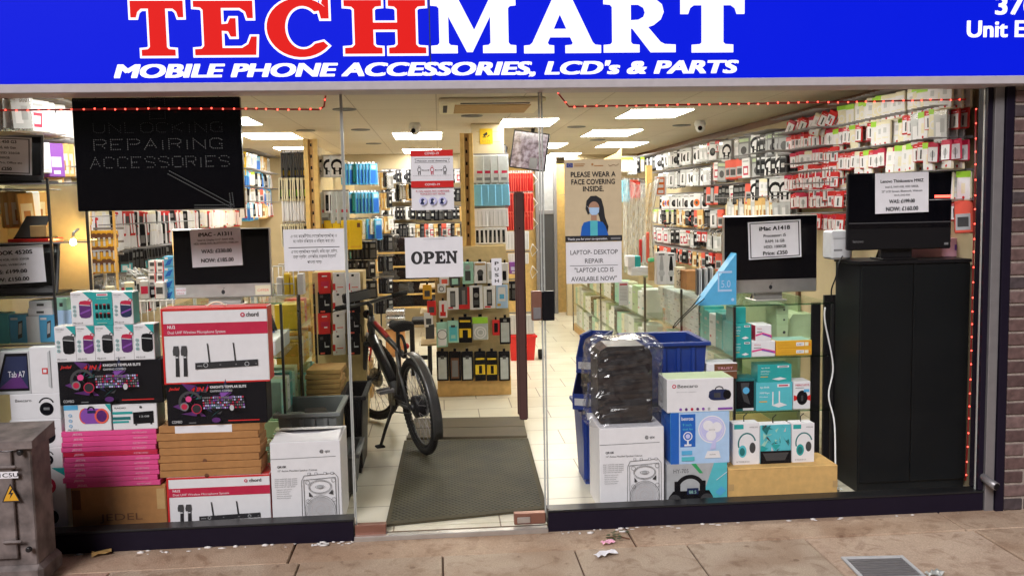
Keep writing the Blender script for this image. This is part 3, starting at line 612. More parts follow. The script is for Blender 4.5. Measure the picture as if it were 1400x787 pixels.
def art_beecaro(A):
    A.text('Beecaro', .15, .74, .14, 'dark_grey', bold=.015, fit=.30); A.disc(.105, .79, .06, 'crimson'); A.disc(.105, .79, .032, 'white_card'); A.text('Bluetooth speaker', .14, .60, .05, 'grey_card', fit=.3)
    A.shape([(.62, .44), (.65, .37), (.70, .34), (.88, .34), (.93, .40), (.93, .60), (.88, .66), (.68, .66), (.63, .60)], 'navy'); A.ring(.78, .66, .13, .03, 'black_print', ry=.10, a0=0, a1=180); A.disc(.90, .5, .12, 'black_card', ry=.14); A.rect(.70, .42, .80, .56, 'dark_grey')
    for i in range(6): A.disc(.20+.085*i, .10, .042, ('violet', 'purple', 'crimson', 'purple', 'violet', 'grey_card')[i])
    A.rect(.76, .06, .98, .12, 'violet')
def art_fan(A):
    A.rect(0, 0, .14, 1, 'blue'); A.rect(.14, 0, 1, 1, 'pale_blue'); A.rect(.16, .33, .42, .97, 'blue'); A.text('benross', .18, .85, .10, 'white_card', bold=.02, fit=.20); A.text('9 inch', .20, .74, .07, 'aqua', fit=.15); A.text('desk fan', .20, .66, .06, 'aqua', fit=.17)
    A.ring(.29, .54, .09, .02, 'paper'); A.disc(.29, .54, .045, 'lavender'); A.rect(.275, .38, .305, .46, 'paper'); A.rect(.23, .35, .35, .385, 'paper')
    A.disc(.70, .66, .27, 'lavender'); A.ring(.70, .66, .27, .02, 'paper'); A.ring(.70, .66, .22, .006, 'paper')
    for a in (20, 140, 260): A.disc(.70+.085*math.cos(rad(a)), .66+.12*math.sin(rad(a)), .10, 'paper')
    A.disc(.70, .66, .06, 'white_card'); A.text('benross', .65, .645, .035, 'navy', fit=.10); A.shape([(.70, .40), (.78, .50), (.76, .28), (.66, .26)], 'lavender'); A.shape([(.57, .10), (.85, .10), (.82, .24), (.62, .24)], 'white_card'); A.text('benross', .66, .16, .035, 'black_print', fit=.1)
    A.rect(.18, .06, .40, .14, 'aqua'); A.rect(.18, .18, .36, .26, 'sky_blue')
def art_boombox(A):
    A.rect(0, 0, 1, 1, 'aqua'); A.shape([(0, 0), (.52, 0), (.78, 1), (0, 1)], 'grey_card'); A.shape([(.40, 1), (.48, 1), (.60, .78), (.54, .78)], 'green'); A.text('HY-705', .10, .80, .13, 'dark_grey', fit=.25)
    A.shape([(.02, 0), (.03, .28), (.10, .40), (.70, .40), (.76, .26), (.76, 0)], 'black_card'); A.ring(.38, .42, .34, .09, 'black_card', ry=.34, a0=12, a1=168); A.rect(.12, .38, .22, .62, 'black_card'); A.rect(.54, .38, .64, .62, 'black_card'); A.disc(.12, .18, .15, 'dark_grey'); A.disc(.66, .18, .15, 'dark_grey'); A.rect(.33, .32, .52, .46, 'navy'); A.text('88.5', .36, .34, .10, 'mint', fit=.12)
    for i in range(4): A.disc(.30+.08*i, .15, .025, 'mid_grey'); A.disc(.30+.08*i, .07, .02, 'mid_grey')
    A.shape([(.80, .35), (.9, .48), (.98, .38), (.88, .26)], 'sky_blue'); A.line((.82, .62), (1, .80), .003, 'paper')
def art_headphones(bg, col, flip=1):
    def f(A):
        A.rect(0, 0, 1, 1, bg)
        if bg == 'white_card': A.rect(.04, .86, .40, .97, 'teal'); A.text('WIRELESS', .62, .88, .05, 'dark_grey', fit=.32)
        A.ring(.53, .50, .225*flip, .035, 'teal_dark', a0=15, a1=200, ry=.27*flip); A.disc(.36, .32, .10*flip, col, ry=.15*flip); A.disc(.74, .40, .075*flip, 'dark_grey', ry=.13*flip); A.disc(.35, .31, .065*flip, 'teal_dark', ry=.10*flip); A.text('STEREO', .12, .05, .05, 'mid_grey', fit=.5)
    return f
def art_dark_model(A):
    r = random.Random(8); A.rect(0, 0, 1, 1, 'aqua')
    for i in range(26): u, v = r.uniform(0, 1), r.uniform(.35, 1); A.shape([(min(1, max(0, u+r.uniform(-.2, .2))), min(1, max(0, v+r.uniform(-.16, .16)))) for _ in range(3)], r.choice(('teal_dark', 'light_grey', 'dark_grey', 'mint', 'teal')))
    A.rect(0, 0, 1, .33, 'black_card'); A.shape([(.08, .28), (.92, .28), (.80, .08), (.2, .08)], 'dark_grey')
def art_router(small=False):
    def f(A):
        A.rect(0, 0, 1, 1, 'aqua' if not small else 'teal'); A.text('tp-link', .10, .80, .09, 'white_card', bold=.01, fit=.26); A.text('300Mbps', .08, .60, .09, 'paper', fit=.28); A.text('Wireless', .08, .47, .07, 'paper', fit=.24); A.rect(.08, .30, .3, .34, 'amber')
        A.shape([(.42, .18), (.62, .10), (.86, .18), (.66, .28)], 'white_card')
        if not small: A.rect(.44, .2, .475, .66, 'white_card'); A.rect(.62, .22, .655, .68, 'white_card')
        A.rect(.58, .82, .92, .93, 'paper'); A.rect(.62, .85, .88, .90, 'crimson' if not small else 'dark_grey')
    return f
def art_adapter(A):
    A.text('MERCUSYS', .10, .84, .09, 'crimson', bold=.02, fit=.8); A.rect(.1, .76, .6, .78, 'mid_grey'); A.shape([(0, .30), (.45, .42), (1, .30), (1, .52), (.55, .40), (0, .52)], 'red'); A.disc(.5, .42, .20, 'black_card', ry=.26); A.rect(.44, .3, .56, .5, 'dark_grey'); A.rect(.6, .62, .92, .72, 'sky_blue')
def art_phonebox(A): A.rect(.08, .08, .92, .9, 'black_card'); A.shape([(.3, .85), (.7, .85), (.6, .5), (.75, .2), (.45, .3), (.35, .55)], 'dark_grey'); A.disc(.55, .62, .10, 'sky_blue'); A.rect(.4, .03, .9, .1, 'paper')
def art_pink(A): A.text('TENDA', .08, .72, .13, 'crimson', fit=.3); A.rect(.08, .55, .4, .6, 'mid_grey'); A.shape([(0, .30), (.4, .42), (1, .18), (1, .36), (.45, .54), (0, .42)], 'pink'); A.shape([(.4, .4), (.95, .22), (.95, .30), (.45, .48)], 'violet')
def art_amber(A): A.rect(.56, .3, .78, .75, 'paper'); A.rect(.80, .3, .9, .75, 'cream'); A.text('OBT', .58, .4, .3, 'dark_grey', fit=.16); A.rect(.92, .3, .96, .6, 'orange'); A.rect(.05, .45, .35, .55, 'amber')
def art_jedel(A):
    A.text('JEDEL', .12, .3, .55, 'pink_print', bold=.02, shear=.2, fit=.11); A.text('KEYBOARD', .75, .3, .45, 'pink_print', fit=.15); A.shape([(0, 0), (.55, 0), (.40, 1), (0, 1)], 'crimson') if 0 else None
def art_radio(A): A.rect(0, .62, .45, .72, 'teal'); A.rect(0, .40, .40, .52, 'teal_dark'); A.rect(0, .28, .36, .36, 'teal'); A.shape([(.46, .22), (.92, .25), (.92, .72), (.46, .68)], 'black_card'); A.text('12:08', .58, .48, .10, 'light_grey', fit=.22); A.rect(.5, .17, .54, .22, 'black_card'); A.rect(.84, .19, .88, .25, 'black_card'); A.text('RADIO', .05, .84, .09, 'dark_grey', fit=.25); A.disc(.64, .88, .05, 'dark_grey')
def art_barrel(A):
    A.rect(0, .82, .30, 1, 'sky_blue'); A.shape([(.88, 1), (1, 1), (1, .7)], 'teal')
    A.shape([(.34, .40), (.44, .28), (.80, .28), (.90, .42), (.90, .70), (.80, .84), (.44, .88), (.34, .72)], 'violet'); A.disc(.80, .56, .26, 'coral', ry=.29); A.disc(.80, .56, .19, 'purple', ry=.22); A.ring(.44, .58, .20, .045, 'coral', ry=.29, a0=90, a1=270); A.ring(.58, .80, .14, .05, 'black_card', a0=0, a1=180); A.rect(.5, .68, .68, .78, 'navy')
    for v in (.62, .42, .22): A.ring(.13, v, .06, .02, 'sky_blue')
    A.text('MS-2311', .06, .05, .08, 'black_print', fit=.22)
def art_small_speaker(A): A.text('Beecaro', .10, .70, .16, 'dark_grey', fit=.32); A.disc(.72, .40, .26, 'black_card'); A.ring(.72, .55, .30, .05, 'black_card', a0=20, a1=160); A.rect(.66, .36, .78, .46, 'mid_grey')
def art_twin(A): A.ring(.68, .74, .13, .05, 'crimson'); A.disc(.68, .74, .07, 'dark_grey'); A.disc(.72, .28, .11, 'black_card'); A.shape([(.78, 1), (1, 1), (1, .88)], 'teal'); A.text('SPEAKER', .08, .90, .05, 'mid_grey', fit=.3)
def art_bluephone(A): A.shape([(.45, .15), (.70, .20), (.78, .80), (.52, .75)], 'dark_grey'); A.shape([(.49, .30), (.68, .34), (.73, .72), (.55, .68)], 'light_grey'); A.rect(.1, .82, .5, .9, 'paper')
def art_tablet(A): A.shape([(.12, .08), (.96, .08), (.96, .95), (.40, .95)], 'black_card'); A.shape([(.20, .14), (.94, .14), (.94, .88), (.44, .88)], 'navy'); A.shape([(.20, .14), (.94, .14), (.70, .5)], 'purple'); A.text('Tab A7', .45, .40, .20, 'paper', fit=.42)
def art_slim(A): A.shape([(.62, .15), (.72, .10), (.72, .92), (.64, .88)], 'light_grey'); A.rect(.42, .42, .62, .55, 'red'); A.rect(.46, .45, .58, .52, 'paper'); A.line((.73, .12), (.73, .92), .003, 'mid_grey')

# ================================================================== LEFT WINDOW DISPLAY
wy = .13
brown0 = carton('cardboard_box', 'long brown cardboard box on the floor under the pink boxes', 'box', (98, 664, 228, 720), wy, .30, 'cardboard', lambda A: (A.text('JEDEL', .30, .30, .20, 'brown', fit=.45), A.rect(.01, .55, .1, .95, 'brown'), A.rect(.90, .5, .985, .92, 'kraft'), A.rect(.0, .0, .12, .16, 'kraft')), z=FZ, part='printed_lettering')
zt = top(brown0); zend = P(150, 588, wy).z; n = 11
where = ['lowest pink keyboard box, lying on the brown cardboard box', 'second pink keyboard box from the bottom of the pink stack', 'third pink keyboard box from the bottom of the pink stack', 'fourth pink keyboard box from the bottom of the pink stack', 'fifth pink keyboard box from the bottom of the pink stack', 'middle pink keyboard box of the stack of eleven', 'fifth pink keyboard box from the top of the pink stack', 'fourth pink keyboard box from the top of the pink stack', 'third pink keyboard box from the top of the pink stack', 'second pink keyboard box from the top of the pink stack', 'topmost pink keyboard box, under the two white speaker boxes']
x0, _, x1, _ = rect(86, 600, 216, 640, wy); hh = (zend-zt)/n; rj = random.Random(2)
for i in range(n):
    o = MB(); o.box(-(x1-x0)/2, 0, .0006, (x1-x0)/2, .17, hh-.0006, 'pink' if i % 3 else 'crimson' if i == 6 else 'pink', .0025); k = o.build('keyboard_box', None, ((x0+x1)/2+rj.uniform(-.008, .008), wy-rj.uniform(0, .008), zt+i*hh), rj.uniform(-.012, .012))
    tag(k, where[i], 'box', 'pink keyboard boxes in the left window'); A = Art(x1-x0, hh); art_jedel(A); A.build('printed_lettering', k)
barrel = carton('speaker_box', 'white box printed with a purple and red barrel speaker', 'box', (88, 553, 152, 588), wy, .14, art=art_barrel, z=zend, side='grey_card')
radio = carton('radio_box', 'white box printed with a small black radio, beside the barrel speaker box', 'box', (154, 552, 215, 586), wy, .14, art=art_radio, z=zend, side='grey_card')
zg = max(top(barrel), top(radio))
game1 = carton('gaming_set_box', 'black keyboard combo box under the row of small speaker boxes', 'box', (80, 493, 222, 553), wy, .12, 'black_card', art_gaming, z=zg)
zr = top(game1)
spk = [((75, 446, 104, 495), 'black_card', 'dark_grey', 'leftmost speaker box of the lower row, black speaker with grey slash'), ((104, 446, 130, 494), 'purple', 'crimson', 'lower row speaker box showing a purple slashed speaker with red top'), ((130, 445, 156, 493), 'black_card', 'dark_grey', 'middle speaker box of the lower row with plain black speaker'), ((156, 444, 183, 492), 'purple', 'crimson', 'lower row speaker box with red topped speaker right of the middle'), ((183, 443, 211, 491), 'black_card', 'black_card', 'rightmost lower speaker box with its teal side showing')]
zrow = None
for r_, c1, c2, lb in spk:
    a, _, c, z1 = rect(*r_, wy); zrow = zrow or z1
    o = carton('speaker_box', lb, 'box', r_, wy, .10, art=art_can(c1, c2), z=zr, side='teal', group='small speaker boxes in the left window'); o.scale.z = (zrow-zr)/(top(o)-zr)
for r_, fn, lb in (((97, 399, 127, 446), art_can('purple', 'crimson'), 'upper speaker box with red topped purple speaker, left of the teal one'), ((127, 399, 154, 446), art_teal_side, 'teal backed speaker box between two white ones in the upper row'), ((154, 399, 182, 446), art_can('navy', 'crimson'), 'upper speaker box with violet speaker, right of the teal one')):
    carton('speaker_box', lb, 'box', r_, wy, .10, 'white_card', art=fn, z=zrow+.001, side='teal', group='small speaker boxes in the left window')
# second column
mic2 = carton('microphone_set_box', 'red and white wireless microphone box on the floor under brown flat boxes', 'box', (229, 650, 370, 722), wy, .22, 'white_card', art_mics, z=FZ, side='red', top='red')
zt = top(mic2); zend = P(287, 580, wy).z; n = 7; x0, _, x1, _ = rect(217, 600, 356, 640, wy); hh = (zend-zt)/n
fl = ['lowest flat brown box, resting on the lower microphone box', 'second flat brown box up from the lower microphone box', 'third flat brown box up in the flat stack', 'middle flat brown box of the seven stacked', 'third flat brown box from the top of the flat stack', 'second flat brown box from the top of the flat stack', 'topmost flat brown box with a white paper strip, under the gaming box']
for i in range(n):
    o = MB(); w = x1-x0; o.box(-w/2, 0, .0007, w/2, .18, hh-.0007, 'cardboard', .003); k = o.build('flat_cardboard_box', None, ((x0+x1)/2+.006*math.sin(i*2.3), wy-.004*(i % 2), zt+i*hh), .01*math.sin(i*1.7))
    tag(k, fl[i], 'box', 'flat brown boxes in the left window')
    if i == 6: A = Art(w, hh); A.rect(.16, -.2, .72, .95, 'paper'); A.build('paper_strip', k)
    if i in (0, 2): A = Art(w, hh); A.disc(.46, .12, .30, 'brown', n=12); A.build('thumb_notch', k)
game2 = carton('gaming_set_box', 'black keyboard combo box squeezed between microphone box and flat brown boxes', 'box', (228, 523, 365, 582), wy, .14, 'black_card', art_gaming, z=zend)
mic1 = carton('microphone_set_box', 'red and white wireless microphone box standing above the black gaming box', 'box', (222, 420, 367, 524), wy, .13, 'white_card', art_mics, z=top(game2), side='red', top='red')
q = MB(); q.tube([(-.05+.1*i/8, .06, .022*math.sin(math.pi*i/8)) for i in range(9)], .004, 'cream', 6); q.build('carry_handle', mic1, (.0, 0, top(mic1)-mic1.location.z))
lsp = carton('loudspeaker_box', 'tall white loudspeaker carton with line drawing, left of the doorway', 'box', (371, 603, 467, 716), wy, .33, 'white_card', art_loudspeaker, z=FZ)
hz = top(lsp)-FZ; hw = (rect(371, 603, 467, 716, wy)[2]-rect(371, 603, 467, 716, wy)[0])/2
q = MB(); q.poly([(-hw+.01, .01, hz+.001), (hw-.01, .01, hz+.001), (hw-.01, .165, hz+.022), (.03, .16, hz+.006), (-.08, .158, hz+.006), (-hw+.01, .165, hz+.022)], 'white_card'); q.poly([(-hw+.01, .32, hz+.001), (hw-.01, .32, hz+.001), (hw-.01, .17, hz+.024), (-hw+.01, .17, hz+.024)], 'white_card'); q.build('lid_flap', lsp)
# stack by the utility cabinet
st = [((10, 640, 91, 724), art_twin, 'white speaker box on the floor behind the street cabinet, lowest there', .18), ((12, 612, 86, 640), art_small_speaker, 'thin white speaker box second up behind the street cabinet', .16), ((14, 573, 85, 612), art_small_speaker, 'white speaker box third up, just over the street cabinet top', .16), ((14, 538, 83, 573), art_small_speaker, 'white box printed with a black handled speaker above the street cabinet', .17)]
z = FZ
for r_, fn, lb, dp_ in st:
    o = carton('speaker_box', lb, 'box', r_, wy+.03, dp_, art=fn, z=z); z = top(o)
carton('tablet_box', 'box showing a purple tablet screen on its lid, at the far left', 'box', (-14, 480, 41, 534), wy+.03, .12, 'light_grey', art_tablet, z=z)
carton('tablet_box', 'tall plain white tablet box with red sticker at far left', 'box', (41, 474, 80, 534), wy+.03, .06, 'white_card', art_slim, z=z)
# glass cabinet at far left
GY = .36
cx0, cx1 = P(-60, 330, GY).x, P(121, 330, GY).x; cz = [P(60, yy, GY).z for yy in (470, 405, 331, 250)]
gc = thing('glass_cabinet', 'tall glass shelf cabinet holding laptops at the far left of the window', 'cabinet', (0, GY, FZ))
xm = P(70, 330, GY).x
for zz in cz:
    s = part('shelf', gc, (cx0, 0, zz-.008-FZ, cx1, .40, zz-FZ, 'counter_glass'), b=0); part('shelf_edge', s, (cx0, -.004, zz-.008-FZ, cx1, -.001, zz-FZ, 'alu_grey'), b=0)
for x in (cx0, xm, cx1): part('upright', gc, (x-.006, -.006, 0, x+.006, .006, P(60, 244, GY).z-FZ, 'black_metal'), b=0)
for x in (cx0, cx1): part('upright', gc, (x-.006, .394, 0, x+.006, .406, P(60, 244, GY).z-FZ, 'wood'), b=0)
part('back_board', gc, (cx0, .41, cz[1]-FZ, xm+.05, .42, cz[3]-FZ, 'cream'), b=0); part('plinth', gc, (cx0, .16, 0, cx1-.02, .4, .3, 'kraft'), b=.004)
def sheet(name, label, r_, Y, fn=None, mat='paper', rz=0, ry=0, cat='notice', parent=None, group=None):
    x0, z0, x1, z1 = rect(*r_, Y); w, h = x1-x0, z1-z0; q = MB()
    n = 6; bow = .004                                    # paper bows a little
    for i in range(n):
        a, c = -w/2+w*i/n, -w/2+w*(i+1)/n; q.box(a, 0, 0, c, .0006, h, mat)
    o = q.build(name, None, ((x0+x1)/2, Y, z0), rz, 0, ry); tag(o, label, cat, group)
    if fn: A = Art(w, h, -.0004, .0001); fn(A); A.build('print', o)
    return o
def price(lines, ink='black_print', frame=False):
    def f(A):
        if frame:
            for a in ((.03, .03, .97, .055), (.03, .945, .97, .97), (.03, .055, .05, .945), (.95, .055, .97, .945)): A.rect(*a, 'dark_grey')
        for t, v, s, fit, bold, strike in lines:
            A.text(t, .5, v, s*1.08, ink, 'CENTER', bold+.022, fit=fit)
            if strike: A.line((strike[0], v+s*.32), (strike[1], v+s*.32), .002, ink)
    return f
def laptop(name, label, r_, Y, tilt, price_fn, pr, z):
    x0, z0, x1, z1 = rect(*r_, Y); w, h = x1-x0, z1-z
    t = thing(name, label, 'laptop', ((x0+x1)/2, Y+.03, z))
    q = MB(); q.box(-w/2, -.0, 0, w/2, .012, h, 'dark_grey', .004); q.box(-w/2+.012, -.001, .03, w/2-.012, .0, h-.012, 'black_gloss'); q.build('screen', t, (0, 0, .012), 0, rad(-tilt))
    q = MB(); q.box(-w/2, -.02, 0, w/2, .20, .016, 'black_plastic', .004); q.build('base', t)
    return t
laptop('laptop', 'silver framed laptop on the top cabinet shelf with price sheet on its screen', (-40, 186, 54, 247), GY+.03, 8, None, None, cz[3])
sheet('price_sheet', 'white price sheet on the upper laptop reading Price £250', (-45, 187, 42, 238), GY+.022, price((('Probook 450 G3', .84, .10, .52, .015, 0), ('Processor: i5, 6th Gen', .69, .085, .5, .005, 0), ('RAM 8 GB, SSD 256GB', .55, .075, .62, 0, 0), ('HDD 500GB', .42, .075, .3, 0, 0), ('Windows 10 Pro, Office etc', .29, .07, .7, 0, 0), ('Price: £250', .11, .11, .36, .02, 0)), frame=True), ry=rad(3), cat='price sheet')
laptop('laptop', 'black laptop on the middle cabinet shelf behind a cut price sheet', (-30, 333, 74, 404), GY+.03, 14, None, None, cz[1])
sheet('price_sheet', 'white price sheet on the lower left laptop, marked down to £150', (-42, 337, 62, 388), GY+.02, price((('PROBOOK 4520S', .78, .14, .70, .025, 0), ('Intel i3, RAM 4GB, HDD 320GB', .62, .075, .6, 0, 0), ('DVD, WIFI, WEBCAM', .48, .07, .5, 0, 0), ('WAS: £199.00', .28, .13, .52, .02, (.50, .76)), ('NOW: £150.00', .07, .13, .55, .02, 0))), ry=rad(-2), cat='price sheet')
# red tray with folded tablet stand and warm lamp
x0, z0, x1, z1 = rect(10, 325, 66, 331, GY+.05)
q = MB(); q.box(x0, 0, 0, x1, .2, .018, 'red_plastic', .004); tag(q.build('red_tray', None, (0, GY+.05, cz[2])), 'thin red tray on the cabinet shelf above the lower laptop', 'tray')
a, z0, c, z1 = rect(17, 294, 60, 325, GY+.08); q = MB(); k = q.add([(a, 0, 0), (c-.02, 0, 0), (c+.01, .06, z1-z0), (a+.05, .06, z1-z0)]); q.face((k, k+1, k+2, k+3), 'dark_grey'); k2 = q.add([(a, .008, 0), (c-.02, .008, 0), (c+.01, .068, z1-z0), (a+.05, .068, z1-z0)]); q.face((k2+3, k2+2, k2+1, k2), 'dark_grey'); q.box(a+.0, 0, 0, c+.03, .10, .008, 'black_plastic', .002); tag(q.build('tablet_stand', None, (0, GY+.08, cz[2]+.018)), 'dark tilted tablet stand on the red tray', 'stand')
a, z0, c, z1 = rect(40, 306, 62, 322, GY+.05); q = MB(); q.box(a, 0, 0, c, .02, z1-z0, 'kraft', .003); tag(q.build('small_kraft_box', None, (0, GY+.055, cz[2]+.0265)), 'small kraft box leaning before the dark tablet stand', 'box')
bp_ = P(100, 331, GY+.25); t = thing('display_lamp', 'small glowing warm bulb on a bracket behind the left cabinet glass', 'lamp', (bp_.x, bp_.y, bp_.z)); q = MB(); q.ball((0, 0, 0), .018, 'warm_bulb', 12, 8); q.build('bulb', t); q = MB(); q.tube([(0, 0, .013), (0, .01, .05), (0, .08, .07)], .008, 'alu_grey', 8); q.build('socket', t)
# blue phone boxes on the lowest shelf
for i, (a, c, y0_, mt, lb) in enumerate(((-16, 12, 428, 'aqua', 'teal phone box at the far left edge of the low cabinet shelf'), (13, 37, 430, 'sky_blue', 'blue phone box with handset picture, second from the left edge'), (36, 54, 432, 'white_card', 'narrow white phone box between two blue phone boxes'), (54, 75, 430, 'sky_blue', 'blue phone box with a flip handset picture left of the cabinet post'), (77, 99, 424, 'pale_blue', 'pale blue phone box just right of the black cabinet post'))):
    carton('phone_box', lb, 'box', (a, y0_, c, 469), GY+.06, .09, mt, art_bluephone if mt == 'sky_blue' else None, z=cz[0])
for r_, mt, lb in (((38, 421, 72, 431), 'white_card', 'flat white box lying on the blue phone boxes'), ((39, 411, 71, 421), 'paper', 'topmost flat white box over the blue phone boxes'), ((76, 407, 91, 424), 'mint', 'small pale green box standing on the pale blue phone box')):
    a, z0, c, z1 = rect(*r_, GY+.06); carton('flat_phone_box', lb, 'box', r_, GY+.06, .09, mt, lambda A: A.rect(.35, .3, .65, .6, 'dark_grey'))

# ================================================================== NOTICES ON THE GLASS
def art_open(A):
    for ch, a, c in (('O', .105, .295), ('P', .315, .50), ('E', .52, .69), ('N', .705, .90)):
        v, f = slab_letter(ch, (a-.5)*A.w, (c-.5)*A.w, .345*A.h, .64*A.h, 'black_print', .0015, 0); y = A.nxt(); k = A.add([(x, y, z) for x, z, _ in v])
        for ff in f: A.face([k+i for i in ff], 'black_print')
    A.rect(.32, .945, .70, .955, 'grey_card')
sheet('open_sign', 'lavender white paper sign reading OPEN on the door', (554, 324, 633, 379), .014, art_open, cat='sign')
def art_bengali(A):
    for t, v, fit in (('এখানে কম্পিউটার (ডেস্কটপ/ল্যাপটপ) ও', .80, .76), ('মোবাইল রিপেয়ার ও বিক্রয় করা হয়।', .68, .68)): A.text(t, .5, v, .10, 'dark_grey', 'CENTER', fit=fit)
    A.rect(.08, .555, .92, .572, 'black_print')
    for t, v, fit in (('এখানে ল্যাপটপের স্ক্রিন, কিবোর্ড, মাউস,', .43, .76), ('হার্ড ড্রাইভ, এডাপটার, চার্জার ইত্যাদি', .31, .72), ('পাওয়া যায়।', .18, .24)): A.text(t, .5, v, .10, 'dark_grey', 'CENTER', fit=fit)
sheet('repair_notice', 'white sheet printed in Bengali taped inside the left window', (388, 313, 471, 370), .014, art_bengali)
def figure(A, u, v, h, c):
    A.disc(u, v+h*.86, h*.13, c); A.disc(u, v+h*.86, h*.08, 'paper'); A.ring(u, v+h*.55, h*.22, h*.06, c, ry=h*.26); A.rect(u-h*.14*A.h/A.w, v, u-h*.05*A.h/A.w, v+h*.35, c); A.rect(u+h*.05*A.h/A.w, v, u+h*.14*A.h/A.w, v+h*.35, c)
def art_covid(A):
    A.rect(0, .895, 1, 1, 'red'); A.text('COVID-19', .5, .925, .055, 'paper', 'CENTER', .02, fit=.33)
    A.line((.10, .855), (.92, .855), .0015, 'dark_grey'); A.line((.10, .79), (.92, .79), .0015, 'dark_grey'); A.text('Maintain social distancing', .5, .808, .036, 'dark_grey', 'CENTER', .025, fit=.70)
    for x in (.10, .92): A.line((x, .79), (x+(.03 if x < .5 else -.03), .823), .0015, 'dark_grey'); A.line((x+(.03 if x < .5 else -.03), .823), (x, .855), .0015, 'dark_grey')
    for u, c in ((.20, 'dark_grey'), (.5, 'crimson'), (.80, 'dark_grey')): figure(A, u, .59, .15, c)
    for u in (.35, .65): A.line((u-.08, .665), (u+.08, .665), .002, 'dark_grey'); A.disc(u-.07, .665, .009, 'dark_grey'); A.disc(u+.07, .665, .009, 'dark_grey')
    for i in range(24): A.rect(.05+.0375*i, .572, .07+.0375*i, .577, 'dark_grey')
    A.rect(0, .375, 1, .485, 'red'); A.text('COVID-19', .5, .41, .048, 'paper', 'CENTER', .02, fit=.35)
    A.text('IF YOU SHOW ANY SYMPTOMS', .5, .305, .036, 'crimson', 'CENTER', .02, fit=.78); A.text('PLEASE DO NOT ENTER', .5, .258, .036, 'crimson', 'CENTER', .02, fit=.58)
    for u in (.27, .5, .73): A.disc(u, .15, .068, 'lavender'); A.disc(u-.01, .165, .028, 'navy'); A.shape([(u-.07, .10), (u+.02, .095), (u+.03, .14), (u-.04, .15)], 'navy'); A.shape([(u, .15), (u+.05, .18), (u+.06, .15), (u+.02, .12)], 'paper'); A.rect(u-.03, .055, u+.03, .06, 'mid_grey')
sheet('health_poster', 'red and white social distancing poster hanging inside the door', (562, 205, 620, 287), .014, art_covid, cat='poster')
def art_push(A):
    for i, ch in enumerate('PUSH'): A.text(ch, .5, .755-.215*i, .17, 'black_print', 'CENTER', .03, fit=.36)
sheet('push_sign', 'narrow vertical paper strip reading PUSH beside the door handle', (672, 353, 686, 390), .014, art_push, 'pink_print' if 0 else 'paper', cat='sign')
def art_mask(A):
    A.rect(.0, .885, 1, 1, 'cardboard_tan') if 0 else None
    A.rect(.04, .905, .15, .96, 'eu_blue')
    for i in range(8): a = rad(45*i); A.disc(.095+.028*math.cos(a), .932+.016*math.sin(a), .0035, 'yellow', n=5)
    for x0_, x1_, v in ((.17, .36, .94), (.17, .34, .918), (.52, .68, .918)): A.rect(x0_, v, x1_, v+.010, 'cardboard')
    A.disc(.49, .94, .014, 'cardboard'); A.line((.77, .935), (.80, .915), .002, 'brown'); A.line((.80, .915), (.86, .935), .002, 'brown'); A.line((.86, .935), (.90, .92), .002, 'brown'); A.line((.90, .92), (.955, .94), .002, 'brown')
    for t, v, f in (('PLEASE WEAR A', .79, .78), ('FACE COVERING', .70, .76), ('INSIDE.', .615, .36)): A.text(t, .5, v, .088, 'black_print', 'CENTER', .022, fit=f)
    A.shape([(.36, .40), (.38, .50), (.45, .555), (.55, .56), (.64, .52), (.68, .42), (.70, .30), (.76, .18), (.74, .10), (.66, .12), (.60, .30), (.55, .40), (.40, .33)], 'black_print')
    A.rect(.455, .22, .555, .36, 'skin'); A.shape(arc(.51, .405, .095, .085, 0, 350, 22), 'skin')
    A.shape([(.27, .072), (.29, .18), (.33, .235), (.45, .255), (.56, .255), (.66, .235), (.71, .18), (.76, .072)], 'blue'); A.shape([(.44, .072), (.44, .255), (.57, .255), (.57, .072)], 'aqua')
    A.shape([(.425, .415), (.60, .415), (.595, .355), (.55, .325), (.47, .325), (.43, .355)], 'pale_blue'); A.line((.43, .40), (.38, .44), .001, 'paper')
    A.rect(0, 0, 1, .072, 'black_print'); A.text('Thank you for your co-operation.', .04, .022, .035, 'paper', bold=.02, fit=.70); A.rect(.80, .02, .97, .045, 'mid_grey')
sheet('face_covering_poster', 'tan poster asking to wear a face covering, with masked woman drawing', (772, 218, 850, 330), .014, art_mask, 'poster_tan', cat='poster')
def art_lcd(A):
    for t, v, f in (('LAPTOP- DESKTOP', .70, .85), ('REPAIR', .49, .33), ('"LAPTOP LCD IS', .27, .70), ('AVAILABLE NOW"', .06, .82)): A.text(t, .5, v, .155, 'dark_grey', 'CENTER', .008, fit=f)
    A.rect(.07, .425, .93, .435, 'dark_grey')
sheet('laptop_repair_notice', 'white paper notice about laptop repair, below the tan poster', (774, 330.5, 850, 387), .014, art_lcd)

